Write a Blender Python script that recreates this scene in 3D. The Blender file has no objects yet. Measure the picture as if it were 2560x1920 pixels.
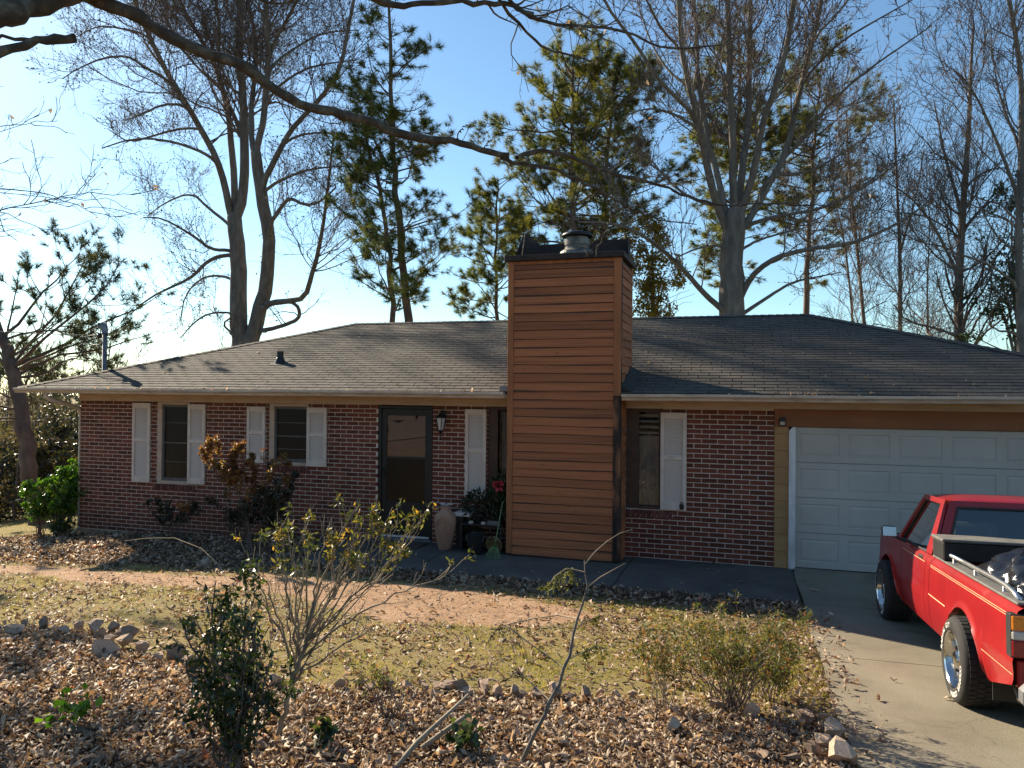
import bpy, math, random
import numpy as np
from mathutils import Matrix, Vector
random.seed(7)
RN = np.random.default_rng(11)
SC = bpy.context.scene
COL = SC.collection
rad = math.radians

# ------------------------------------------------------------------ camera
# house frame: X runs along the front wall, Y into the house, Z up, Z=0 on the patio slab
CAM_YAW, CAM_ROLL, CAM_PITCH = 0.302334, 0.008433, 0.009408
cd = bpy.data.cameras.new('camera'); cam = bpy.data.objects.new('camera', cd); COL.objects.link(cam)
cd.sensor_width = 36.0; cd.lens = 26.766; cd.clip_start = 0.05; cd.clip_end = 3000
_w = Matrix(((math.cos(CAM_YAW), math.sin(CAM_YAW), 0), (-math.sin(CAM_YAW), math.cos(CAM_YAW), 0), (0, 0, 1)))
_p = Matrix(((1, 0, 0), (0, math.cos(CAM_PITCH), math.sin(CAM_PITCH)), (0, -math.sin(CAM_PITCH), math.cos(CAM_PITCH))))
_r = Matrix(((math.cos(CAM_ROLL), 0, math.sin(CAM_ROLL)), (0, 1, 0), (-math.sin(CAM_ROLL), 0, math.cos(CAM_ROLL))))
_m = _r @ _p @ _w
_rt, _fw, _up = _m[0], _m[1], _m[2]
_R = Matrix(((_rt[0], _up[0], -_fw[0]), (_rt[1], _up[1], -_fw[1]), (_rt[2], _up[2], -_fw[2])))
cam.matrix_world = Matrix.Translation((0, -11.2296, 2.42)) @ _R.to_4x4()
SC.camera = cam

# ------------------------------------------------------------------ sky, sun, exposure
SUN_EL = 29.0
SUN_AZ = -60.8            # degrees clockwise from +Y: behind the house, to the left
wd = bpy.data.worlds.new('World'); SC.world = wd; wd.use_nodes = True
wn = wd.node_tree.nodes; wl = wd.node_tree.links
bg = wn['Background']
sky = wn.new('ShaderNodeTexSky'); sky.sky_type = 'NISHITA'; sky.sun_disc = False
sky.sun_elevation = rad(SUN_EL); sky.sun_rotation = rad(SUN_AZ)
sky.altitude = 200; sky.air_density = 1.0; sky.dust_density = 0.30; sky.ozone_density = 0.9
tn = wn.new('ShaderNodeMix'); tn.data_type = 'RGBA'; tn.blend_type = 'MULTIPLY'; tn.inputs[0].default_value = 1.0   # the camera's cool daylight balance
tn.inputs[7].default_value = (.80, 1.01, 1.10, 1)
wl.new(sky.outputs[0], tn.inputs[6]); wl.new(tn.outputs[2], bg.inputs[0]); bg.inputs[1].default_value = 0.075
sd = bpy.data.lights.new('sun', 'SUN'); sun = bpy.data.objects.new('sun', sd); COL.objects.link(sun)
sd.energy = 5.0; sd.angle = rad(0.53); sd.color = (1.0, 0.87, 0.67)
_h = rad(SUN_AZ); _e = rad(SUN_EL)
_to = Vector((math.sin(_h) * math.cos(_e), math.cos(_h) * math.cos(_e), math.sin(_e)))
sun.rotation_euler = (-_to).to_track_quat('-Z', 'Y').to_euler()
sun.location = _to * 60
SC.view_settings.view_transform = 'Standard'; SC.view_settings.look = 'None'
SC.view_settings.exposure = 1.12; SC.view_settings.gamma = 1.0; SC.view_settings.use_curve_mapping = False
SC.cycles.max_bounces = 6; SC.cycles.diffuse_bounces = 3; SC.cycles.glossy_bounces = 3
SC.cycles.transparent_max_bounces = 8; SC.cycles.transmission_bounces = 4
SC.cycles.caustics_reflective = False; SC.cycles.caustics_refractive = False
SC.cycles.sample_clamp_indirect = 6.0

# ------------------------------------------------------------------ material helpers
MATS = {}
def new_mat(name):
    m = bpy.data.materials.new(name); m.use_nodes = True
    nt = m.node_tree; b = nt.nodes['Principled BSDF']; MATS[name] = m
    return m, nt, b
def ramp(nt, stops, fac):
    r = nt.nodes.new('ShaderNodeValToRGB'); e = r.color_ramp.elements
    while len(e) < len(stops): e.new(0.5)
    for i, (p, c) in enumerate(stops):
        e[i].position = p; e[i].color = (c[0], c[1], c[2], 1)
    nt.links.new(fac, r.inputs[0]); return r.outputs[0]
def noise(nt, scale, detail=4, rough=.6, stretch=(1, 1, 1), coord='Object', dist=0):
    tc = nt.nodes.new('ShaderNodeTexCoord'); mp = nt.nodes.new('ShaderNodeMapping'); mp.inputs['Scale'].default_value = stretch
    if coord == 'World':
        g = nt.nodes.new('ShaderNodeNewGeometry'); nt.links.new(g.outputs['Position'], mp.inputs[0])
    else: nt.links.new(tc.outputs[coord], mp.inputs[0])
    n = nt.nodes.new('ShaderNodeTexNoise'); n.inputs['Scale'].default_value = scale; n.inputs['Detail'].default_value = detail
    n.inputs['Roughness'].default_value = rough; n.inputs['Distortion'].default_value = dist
    nt.links.new(mp.outputs[0], n.inputs['Vector']); return n.outputs['Fac']
def math_n(nt, op, a, b=None, clamp=False):
    n = nt.nodes.new('ShaderNodeMath'); n.operation = op; n.use_clamp = clamp
    for i, v in enumerate((a, b)):
        if v is None: continue
        if isinstance(v, (int, float)): n.inputs[i].default_value = v
        else: nt.links.new(v, n.inputs[i])
    return n.outputs[0]
def mixc(nt, fac, a, b, blend='MIX'):
    n = nt.nodes.new('ShaderNodeMix'); n.data_type = 'RGBA'; n.blend_type = blend
    for i, v in ((0, fac), (6, a), (7, b)):
        if isinstance(v, (int, float)): n.inputs[i].default_value = v
        elif isinstance(v, tuple): n.inputs[i].default_value = (v[0], v[1], v[2], 1)
        else: nt.links.new(v, n.inputs[i])
    return n.outputs[2]
def rnd_value(nt):
    a = nt.nodes.new('ShaderNodeAttribute'); a.attribute_name = 'rnd'
    o = nt.nodes.new('ShaderNodeObjectInfo')
    return math_n(nt, 'FRACT', math_n(nt, 'ADD', a.outputs['Fac'], o.outputs['Random']))
def bump(nt, b, h, strength, dist=.01):
    n = nt.nodes.new('ShaderNodeBump'); n.inputs['Strength'].default_value = strength; n.inputs['Distance'].default_value = dist
    nt.links.new(h, n.inputs['Height']); nt.links.new(n.outputs[0], b.inputs['Normal'])
def M(name, stops, scale=8, rough=.8, bstr=0, bscale=None, stretch=(1, 1, 1), metal=0, rnd=0, coord='Object', spec=None, coat=0, detail=4, dist=0):
    """procedural paint: noise through a colour ramp, optional per-piece brightness, bump"""
    m, nt, b = new_mat(name)
    if not isinstance(stops[0], tuple) or len(stops[0]) != 2: stops = [(0.3, stops[0]), (0.7, stops[-1])]
    f = noise(nt, scale, detail, .6, stretch, coord, dist)
    c = ramp(nt, stops, f)
    if rnd:
        rv = rnd_value(nt)
        v = math_n(nt, 'ADD', math_n(nt, 'MULTIPLY', rv, 2 * rnd), 1 - rnd)
        cc = nt.nodes.new('ShaderNodeCombineColor')
        for i in range(3): nt.links.new(v, cc.inputs[i])
        c = mixc(nt, 1.0, c, cc.outputs[0], 'MULTIPLY')
    nt.links.new(c, b.inputs['Base Color'])
    b.inputs['Roughness'].default_value = rough; b.inputs['Metallic'].default_value = metal
    if spec is not None: b.inputs['Specular IOR Level'].default_value = spec
    if coat: b.inputs['Coat Weight'].default_value = coat; b.inputs['Coat Roughness'].default_value = .04
    if bstr: bump(nt, b, noise(nt, bscale or scale * 3, 5, .65, stretch, coord), bstr)
    return m
def leafmat(name, stops, trans=.35, rough=.5, spec=.4, tint=None):
    """leaf: per-face colour from 'rnd', part of the light passes through"""
    m, nt, b = new_mat(name)
    c = ramp(nt, stops, rnd_value(nt))
    nt.links.new(c, b.inputs['Base Color']); b.inputs['Roughness'].default_value = rough
    b.inputs['Specular IOR Level'].default_value = spec
    t = nt.nodes.new('ShaderNodeBsdfTranslucent')
    nt.links.new(mixc(nt, 1.0, c, tint or (1.5, 1.4, .8), 'MULTIPLY'), t.inputs['Color'])
    mx = nt.nodes.new('ShaderNodeMixShader'); mx.inputs[0].default_value = trans
    out = nt.nodes['Material Output']
    nt.links.new(b.outputs[0], mx.inputs[1]); nt.links.new(t.outputs[0], mx.inputs[2]); nt.links.new(mx.outputs[0], out.inputs[0])
    return m
def glassmat(name, tint, refl=.10, rough=.01):
    m, nt, b = new_mat(name)
    tr = nt.nodes.new('ShaderNodeBsdfTransparent'); tr.inputs[0].default_value = (*tint, 1)
    gl = nt.nodes.new('ShaderNodeBsdfGlossy'); gl.inputs['Roughness'].default_value = rough
    lw = nt.nodes.new('ShaderNodeFresnel'); lw.inputs[0].default_value = 1.5
    f = math_n(nt, 'ADD', lw.outputs[0], refl, True)
    mx = nt.nodes.new('ShaderNodeMixShader'); nt.links.new(f, mx.inputs[0])
    nt.links.new(tr.outputs[0], mx.inputs[1]); nt.links.new(gl.outputs[0], mx.inputs[2])
    nt.links.new(mx.outputs[0], nt.nodes['Material Output'].inputs[0])
    return m

# ------------------------------------------------------------------ mesh helpers
WL = {}
def tag(o, label=None, cat=None, group=None, kind=None):
    if label: o['label'] = label
    if cat: o['category'] = cat
    if group: o['group'] = group
    if kind: o['kind'] = kind
    return o
def put(o, parent=None, loc=(0, 0, 0)):
    """link o with its origin at loc (scene coordinates of an unrotated thing)"""
    if o.name not in COL.objects: COL.objects.link(o)
    WL[o.name] = Vector(loc)
    if parent is not None:
        o.parent = parent; o.location = Vector(loc) - WL.get(parent.name, Vector((0, 0, 0)))
    else: o.location = loc
    return o
def empty(name, loc, label=None, cat=None, group=None):
    o = bpy.data.objects.new(name, None); o.empty_display_size = .2
    put(o, None, loc); return tag(o, label, cat, group)
class MB:
    """collects shapes; build() links them as ONE mesh object"""
    def __init__(s): s.v = []; s.f = []; s.r = []; s.m = []
    def add(s, v, f, rnd=0., mi=0):
        n = len(s.v); s.v += [tuple(p) for p in v]
        s.f += [tuple(i + n for i in q) for q in f]; s.r += [rnd] * len(f); s.m += [mi] * len(f); return s
    def box(s, x0, x1, y0, y1, z0, z1, rnd=0., mi=0, bev=0):
        if bev:
            c = [(x0, y0, z0), (x1, y1, z1)]
            v = []
            # chamfered box: each corner gives three vertices
            for ix in (0, 1):
                for iy in (0, 1):
                    for iz in (0, 1):
                        p = (c[ix][0], c[iy][1], c[iz][2]); sx, sy, sz = (1 - 2 * ix) * bev, (1 - 2 * iy) * bev, (1 - 2 * iz) * bev
                        v += [(p[0], p[1] + sy, p[2] + sz), (p[0] + sx, p[1], p[2] + sz), (p[0] + sx, p[1] + sy, p[2])]
            def k(ix, iy, iz, a): return (ix * 4 + iy * 2 + iz) * 3 + a
            f = [[k(0, 0, 0, 0), k(0, 0, 1, 0), k(0, 1, 1, 0), k(0, 1, 0, 0)], [k(1, 0, 0, 0), k(1, 1, 0, 0), k(1, 1, 1, 0), k(1, 0, 1, 0)],
                 [k(0, 0, 0, 1), k(1, 0, 0, 1), k(1, 0, 1, 1), k(0, 0, 1, 1)], [k(0, 1, 0, 1), k(0, 1, 1, 1), k(1, 1, 1, 1), k(1, 1, 0, 1)],
                 [k(0, 0, 0, 2), k(0, 1, 0, 2), k(1, 1, 0, 2), k(1, 0, 0, 2)], [k(0, 0, 1, 2), k(1, 0, 1, 2), k(1, 1, 1, 2), k(0, 1, 1, 2)]]
            for a in (0, 1):
                for b in (0, 1):
                    f += [[k(0, a, b, 1), k(0, a, b, 2), k(1, a, b, 2), k(1, a, b, 1)], [k(a, 0, b, 0), k(a, 0, b, 2), k(a, 1, b, 2), k(a, 1, b, 0)], [k(a, b, 0, 0), k(a, b, 0, 1), k(a, b, 1, 1), k(a, b, 1, 0)]]
            for ix in (0, 1):
                for iy in (0, 1):
                    for iz in (0, 1): f.append([k(ix, iy, iz, 0), k(ix, iy, iz, 1), k(ix, iy, iz, 2)])
            return s.add(v, f, rnd, mi)
        v = [(x0, y0, z0), (x1, y0, z0), (x1, y1, z0), (x0, y1, z0), (x0, y0, z1), (x1, y0, z1), (x1, y1, z1), (x0, y1, z1)]
        return s.add(v, [(0, 3, 2, 1), (4, 5, 6, 7), (0, 1, 5, 4), (1, 2, 6, 5), (2, 3, 7, 6), (3, 0, 4, 7)], rnd, mi)
    def hexa(s, v, rnd=0., mi=0):
        return s.add(v, [(0, 3, 2, 1), (4, 5, 6, 7), (0, 1, 5, 4), (1, 2, 6, 5), (2, 3, 7, 6), (3, 0, 4, 7)], rnd, mi)
    def tube(s, pts, r, n=8, rnd=0., mi=0, cap=True):
        P = np.array(pts, float); K = len(P)
        R = np.full(K, r) if isinstance(r, (int, float)) else np.array(r, float)
        V, F = tubes(P[None], R[None], n)
        s.add(V.tolist(), F.tolist(), rnd, mi)
        if cap:
            b = len(s.v) - K * n
            s.f += [tuple(range(b, b + n)), tuple(range(b + (K - 1) * n, b + K * n))]; s.r += [rnd] * 2; s.m += [mi] * 2
        return s
    def lathe(s, prof, n=20, c=(0, 0, 0), axis='z', rnd=0., mi=0):
        """prof: (radius, height) pairs turned about an axis through c"""
        v = []; f = []
        for (r, h) in prof:
            for i in range(n):
                a = 2 * math.pi * i / n; p = (r * math.cos(a), r * math.sin(a), h)
                if axis == 'x': p = (p[2], p[0], p[1])
                elif axis == 'y': p = (p[0], p[2], p[1])
                v.append((p[0] + c[0], p[1] + c[1], p[2] + c[2]))
        for j in range(len(prof) - 1):
            for i in range(n): f.append((j * n + i, j * n + (i + 1) % n, (j + 1) * n + (i + 1) % n, (j + 1) * n + i))
        return s.add(v, f, rnd, mi)
    def grid(s, fn, nu, nv, rnd=0., mi=0):
        v = [fn(i / nu, j / nv) for j in range(nv + 1) for i in range(nu + 1)]
        f = [(j * (nu + 1) + i, j * (nu + 1) + i + 1, (j + 1) * (nu + 1) + i + 1, (j + 1) * (nu + 1) + i) for j in range(nv) for i in range(nu)]
        return s.add(v, f, rnd, mi)
    def mesh(s, name, mats, org=(0, 0, 0), smooth=False):
        me = bpy.data.meshes.new(name)
        o = org; me.from_pydata([(p[0] - o[0], p[1] - o[1], p[2] - o[2]) for p in s.v], [], s.f)
        for m in (mats if isinstance(mats, (list, tuple)) else [mats]): me.materials.append(MATS[m] if isinstance(m, str) else m)
        a = me.attributes.new('rnd', 'FLOAT', 'FACE'); a.data.foreach_set('value', s.r)
        if max(s.m, default=0) > 0: me.polygons.foreach_set('material_index', s.m)
        if smooth: me.polygons.foreach_set('use_smooth', [True] * len(s.f))
        me.update(); return me
    def build(s, name, mats, parent=None, org=None, smooth=False, kind=None, loc=None):
        if org is None:
            org = tuple(WL.get(parent.name, (0, 0, 0))) if parent is not None else (0, 0, 0)
        o = bpy.data.objects.new(name, s.mesh(name, mats, org, smooth))
        put(o, parent, org if loc is None else loc)
        if kind: o['kind'] = kind
        return o
def autosmooth(o, ang=35):
    me = o.data; me.polygons.foreach_set('use_smooth', [True] * len(me.polygons)); me.set_sharp_from_angle(angle=rad(ang)); return o
def np_obj(name, V, F, rnd, mats, parent=None, org=None, mi=None, smooth=False, kind=None):
    """V (n,3), F (m,k) -> one mesh object"""
    if org is None: org = tuple(WL.get(parent.name, (0, 0, 0))) if parent is not None else (0, 0, 0)
    V = np.asarray(V, np.float32) - np.array(org, np.float32); F = np.asarray(F, np.int32); m, k = F.shape
    me = bpy.data.meshes.new(name)
    me.vertices.add(len(V)); me.vertices.foreach_set('co', V.ravel())
    me.loops.add(m * k); me.loops.foreach_set('vertex_index', F.ravel())
    me.polygons.add(m); me.polygons.foreach_set('loop_start', np.arange(0, m * k, k, dtype=np.int32))
    me.update(calc_edges=True)
    for q in (mats if isinstance(mats, (list, tuple)) else [mats]): me.materials.append(MATS[q])
    a = me.attributes.new('rnd', 'FLOAT', 'FACE'); a.data.foreach_set('value', np.asarray(rnd, np.float32))
    if mi is not None: me.polygons.foreach_set('material_index', np.asarray(mi, np.int32))
    if smooth: me.polygons.foreach_set('use_smooth', np.ones(m, bool))
    o = bpy.data.objects.new(name, me); put(o, parent, org)
    if kind: o['kind'] = kind
    return o
def tubes(P, R, n):
    """P (N,K,3), R (N,K): N tubes of K rings with n sides -> verts, quads"""
    N, K, _ = P.shape
    T = np.gradient(P, axis=1); T /= np.linalg.norm(T, axis=2, keepdims=True) + 1e-9
    ref = np.where(np.abs(T[:, :1, 2:3]) > .9, np.array([1., 0, 0]), np.array([0, 0, 1.]))
    ref = np.broadcast_to(ref, T.shape)
    A = np.cross(T, ref); A /= np.linalg.norm(A, axis=2, keepdims=True) + 1e-9
    B = np.cross(T, A)
    a = np.arange(n) * 2 * np.pi / n
    V = P[:, :, None] + R[:, :, None, None] * (A[:, :, None] * np.cos(a)[None, None, :, None] + B[:, :, None] * np.sin(a)[None, None, :, None])
    base = (np.arange(N) * K * n)[:, None, None] + (np.arange(K - 1) * n)[None, :, None]
    i = np.arange(n)[None, None]; j = (np.arange(n) + 1) % n; j = j[None, None]
    F = np.stack([base + i, base + j, base + n + j, base + n + i], -1).reshape(-1, 4)
    return V.reshape(-1, 3), F
def child(o, mesh_name_obj, parent):
    c = mesh_name_obj.copy(); COL.objects.link(c); c.parent = parent; return c

# ------------------------------------------------------------------ terrain height
def smooth(a, b, x):
    t = np.clip((x - a) / (b - a), 0, 1); return t * t * (3 - 2 * t)
def gz(x, y):
    x = np.asarray(x, float); y = np.asarray(y, float)
    z = .035 * np.clip(-y - 2, 0, 10) ** 1.35
    z = z - .06 * np.clip(-x - 6, 0, 7) - .13 * np.clip(-x - 13, 0, 30)
    z = z - .09 * np.clip(y - 9, 0, 60)
    z = z + .07 * np.exp(-((y + 7.2) / 1.6) ** 2) * smooth(.3, -.6, x)
    z = z + .13 * np.exp(-((x + 10.3) / 1.3) ** 2 - ((y + .9) / .8) ** 2)      # leaf heap by the corner
    return z
def gzf(x, y): return float(gz(x, y))
# ------------------------------------------------------------------ materials
M('mortar', [(.3, (.58, .46, .37)), (.7, (.76, .62, .51))], 30, .95, .3, 120)
M('brick', [(.25, (.100, .028, .015)), (.55, (.175, .050, .026)), (.8, (.235, .078, .042))], 7, .9, .35, 70, rnd=.34)
M('rowlock', [(.3, (.10, .035, .028)), (.7, (.19, .065, .048))], 9, .9, .35, 70, rnd=.3)
M('foundation', [(.3, (.23, .15, .09)), (.7, (.40, .29, .19))], 6, .95, .4, 40)
M('tan_trim', [(.25, (.40, .28, .20)), (.5, (.56, .405, .30)), (.8, (.61, .45, .345))], 3.5, .7, .08, 40, (1, 6, 6))
M('gutter', [(.25, (.34, .26, .19)), (.55, (.56, .45, .35)), (.8, (.64, .53, .42))], 4, .55, .05, 30, (1, 4, 4))
M('siding_orange', [(.24, (.12, .054, .028)), (.38, (.29, .098, .038)), (.55, (.39, .135, .050)), (.85, (.47, .175, .066))], 7, .8, .3, 30, (.10, 1, 4.5), rnd=.22, coord='World', detail=7)
M('rotten_board', [(.30, (.012, .010, .009)), (.5, (.05, .03, .02)), (.62, (.24, .105, .05)), (.8, (.42, .18, .075))], 4, .9, .4, 26, (3, 3, .45), coord='World', detail=8)
M('corner_board', [(.18, (.05, .028, .02)), (.36, (.28, .105, .042)), (.7, (.43, .165, .062))], 3.2, .85, .3, 30, (3, 3, .35), coord='World')
M('siding_ochre', [(.25, (.36, .19, .075)), (.7, (.46, .255, .105))], 5, .8, .15, 40, (.6, 1, 2), rnd=.12)
M('header_brown', [(.25, (.24, .092, .042)), (.7, (.34, .135, .060))], 3, .8, .15, 40, (.5, 1, 2))
M('shutter_white', [(.25, (.60, .48, .39)), (.6, (.74, .61, .51))], 6, .6, .05, 40)
M('white_paint', [(.28, (.52, .48, .44)), (.6, (.78, .77, .75))], 6, .55, .12, 50, (1, 1, .4))
M('garage_white', [(.25, (.45, .41, .365)), (.7, (.55, .505, .45))], 1.6, .5, .04, 60)
M('brown_frame', [(.3, (.055, .028, .018)), (.7, (.10, .052, .034))], 8, .6, .1, 40)
M('dark_door', [(.3, (.010, .009, .009)), (.7, (.018, .016, .015))], 10, .45)
M('black_metal', [(.3, (.012, .012, .012)), (.7, (.028, .027, .026))], 14, .45, metal=.3)
M('rust_metal', [(.3, (.018, .013, .012)), (.6, (.045, .028, .022)), (.8, (.075, .042, .028))], 9, .7, .2, 30, metal=.2)
M('flue_metal', [(.25, (.05, .045, .04)), (.6, (.22, .20, .17)), (.85, (.34, .31, .27))], 7, .55, .1, 30, metal=.5)
M('grey_metal', [(.3, (.16, .16, .165)), (.7, (.26, .26, .265))], 8, .5, metal=.5)
M('sash_grey', [(.3, (.085, .075, .065)), (.7, (.14, .125, .11))], 8, .6)
M('screen', [(.3, (.020, .019, .018)), (.7, (.032, .030, .028))], 40, .7)
M('curtain', [(.3, (.62, .58, .52)), (.7, (.76, .72, .66))], 6, .9)
M('inner_door', [(.3, (.42, .42, .41)), (.7, (.50, .50, .49))], 5, .6)
M('interior', [(.3, (.018, .016, .015)), (.7, (.03, .027, .025))], 3, .9)
M('shingle', [(.22, (.052, .042, .033)), (.5, (.080, .066, .052)), (.8, (.108, .090, .071))], 1.3, .92, .5, 140, rnd=.16, coord='World')
M('roof_felt', [(.3, (.03, .027, .025)), (.7, (.05, .045, .04))], 20, .95)
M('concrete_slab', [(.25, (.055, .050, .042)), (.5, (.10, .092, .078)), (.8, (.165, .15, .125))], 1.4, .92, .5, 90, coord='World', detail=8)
def drive_material():
    m = M('concrete_drive', [(.22, (.15, .128, .088)), (.5, (.235, .202, .142)), (.8, (.31, .27, .195))], 1.1, .92, .55, 110, coord='World', detail=9)
    nt = m.node_tree; b = nt.nodes['Principled BSDF']; base = b.inputs['Base Color'].links[0].from_socket
    st = ramp(nt, [(.56, (0, 0, 0)), (.70, (1, 1, 1))], noise(nt, .9, 5, .6, coord='World', dist=.8))            # old damp and oil stains
    sp_ = ramp(nt, [(.60, (0, 0, 0)), (.66, (1, 1, 1))], noise(nt, 75, 2, .5, coord='World'))                      # dark aggregate
    c = mixc(nt, math_n(nt, 'MULTIPLY', st, .55), base, (.10, .085, .062)); c = mixc(nt, math_n(nt, 'MULTIPLY', sp_, .45), c, (.09, .078, .06))
    w = nt.nodes.new('ShaderNodeTexVoronoi'); w.feature = 'DISTANCE_TO_EDGE'; w.inputs['Scale'].default_value = .42; g = nt.nodes.new('ShaderNodeNewGeometry')
    mp = nt.nodes.new('ShaderNodeVectorMath'); mp.operation = 'ADD'; nz = nt.nodes.new('ShaderNodeTexNoise'); nz.inputs['Scale'].default_value = 2.2; nz.inputs['Detail'].default_value = 6
    nt.links.new(g.outputs['Position'], mp.inputs[0]); nt.links.new(g.outputs['Position'], nz.inputs['Vector']); nt.links.new(nz.outputs['Color'], mp.inputs[1]); nt.links.new(mp.outputs[0], w.inputs['Vector'])
    cr = ramp(nt, [(.0, (1, 1, 1)), (.006, (0, 0, 0))], w.outputs['Distance']); c = mixc(nt, math_n(nt, 'MULTIPLY', cr, .28), c, (.05, .042, .03))
    nt.links.new(c, b.inputs['Base Color'])
drive_material()
M('terracotta', [(.3, (.36, .20, .125)), (.7, (.46, .27, .175))], 6, .85, .1, 60)
M('black_plastic', [(.3, (.010, .010, .011)), (.7, (.016, .016, .018))], 10, .4)
M('stone', [(.2, (.24, .155, .11)), (.5, (.42, .29, .20)), (.8, (.55, .43, .32))], 5, .92, .6, 24, rnd=.42)
M('pale_stone', [(.3, (.36, .30, .22)), (.7, (.56, .48, .37))], 5, .9, .5, 24)
M('bark_grey', [(.2, (.075, .062, .052)), (.55, (.17, .145, .122)), (.8, (.27, .24, .205))], 6, .95, .7, 22, (1, 1, .3), coord='World')
M('bark_lichen', [(.2, (.030, .024, .019)), (.48, (.065, .052, .040)), (.62, (.12, .105, .08)), (.8, (.22, .23, .19))], 9, .95, .7, 40, coord='World')
M('bark_pine', [(.2, (.065, .045, .035)), (.55, (.15, .105, .08)), (.8, (.22, .165, .13))], 6, .95, .7, 20, (1, 1, .4), coord='World')
M('twig_brown', [(.3, (.125, .092, .076)), (.7, (.20, .155, .13))], 5, .9)
M('stem_pale', [(.3, (.20, .155, .105)), (.7, (.36, .29, .20))], 12, .85)
leafmat('litter', [(0, (.080, .048, .030)), (.2, (.18, .118, .074)), (.48, (.32, .23, .148)), (.78, (.52, .40, .275)), (.97, (.72, .60, .45)), (1, (.40, .11, .045))], .30, .6, .5, (1.25, 1.0, .7))
leafmat('grass_blade', [(0, (.15, .17, .04)), (.4, (.26, .24, .06)), (.75, (.42, .34, .12)), (1, (.12, .20, .035))], .45, .6, .3)
leafmat('pod', [(0, (.050, .034, .028)), (1, (.11, .075, .06))], .1, .8, .2)
leafmat('pine_needle', [(0, (.045, .072, .022)), (.45, (.095, .120, .032)), (.8, (.175, .175, .045)), (1, (.23, .20, .06))], .45, .6, .3)
leafmat('far_needle', [(0, (.030, .045, .020)), (.5, (.065, .082, .032)), (1, (.12, .12, .05))], .25, .6, .3)
leafmat('brush_leaf', [(0, (.055, .055, .032)), (.5, (.11, .10, .055)), (1, (.18, .14, .085))], .3, .7, .2)
leafmat('holly_leaf', [(0, (.035, .085, .012)), (.5, (.075, .155, .020)), (.85, (.15, .24, .03)), (1, (.40, .36, .05))], .4, .32, .6, (1.4, 1.7, .4))
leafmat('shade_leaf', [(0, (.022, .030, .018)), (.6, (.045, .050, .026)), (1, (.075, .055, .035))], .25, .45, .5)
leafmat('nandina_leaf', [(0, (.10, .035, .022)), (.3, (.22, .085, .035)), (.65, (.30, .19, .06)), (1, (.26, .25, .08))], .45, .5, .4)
leafmat('azalea_leaf', [(0, (.055, .075, .020)), (.6, (.12, .135, .032)), (.9, (.24, .21, .045)), (1, (.46, .26, .045))], .45, .4, .5)
leafmat('dark_leaf', [(0, (.020, .040, .014)), (.6, (.042, .072, .022)), (.93, (.085, .115, .032)), (1, (.18, .19, .03))], .35, .35, .6)
leafmat('olive_leaf', [(0, (.07, .095, .022)), (.45, (.13, .15, .032)), (.8, (.24, .17, .05)), (1, (.30, .10, .04))], .4, .5, .4)
leafmat('yellow_leaf', [(0, (.13, .11, .025)), (.5, (.26, .20, .035)), (1, (.36, .26, .05))], .45, .5, .3)

# ------------------------------------------------------------------ zones of the yard
def rock_y(x): return np.interp(x, [-9, -7, -6.2, -5.3, -4.9, -4.2, -3.5, -2.5, -2, -1.3, -1, -.4, .3, .6], [-6.6, -6.3, -6.0, -5.9, -6.25, -6.47, -6.6, -6.45, -6.22, -6.1, -5.9, -5.85, -5.75, -5.9])
def wob(x, y, s=1., k=0):
    return (np.sin(x * 1.9 * s + k) * np.cos(y * 2.3 * s + 1.3 * k) + .6 * np.sin(x * 4.1 * s + y * 3.3 * s + 2 * k) + .4 * np.sin(x * 9.3 * s - y * 7.7 * s + k)) / 2
def m_dirt(x, y):
    c = np.interp(x, [-14, -10, -8, -6, -4.2, -3.2, -2.3], [-2.6, -2.85, -3.2, -3.25, -3.3, -3.45, -3.4])
    h = np.interp(x, [-14, -10, -8, -6, -4.6, -3.4, -2.6, -1.8, -1.4], [.25, .32, .36, .42, .62, .95, .80, .35, .0])
    return smooth(1.25, .6, np.abs(y - c + .18 * wob(x, y, .8)) / (h + 1e-3)) * (h > .01)
def m_bed(x, y): return smooth(.12, -.12, y - rock_y(x) + .1 * wob(x, y, 1.5)) * smooth(.75, .45, x)
def m_wall(x, y):
    a = smooth(-2.55, -2.2, y + .15 * wob(x, y, 1.2, 2)) * smooth(.7, .5, x) * (y < .1)
    return a * smooth(-15.5, -13, x)
def m_grass(x, y): return (1 - m_dirt(x, y)) * (1 - m_bed(x, y)) * (1 - m_wall(x, y))

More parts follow.
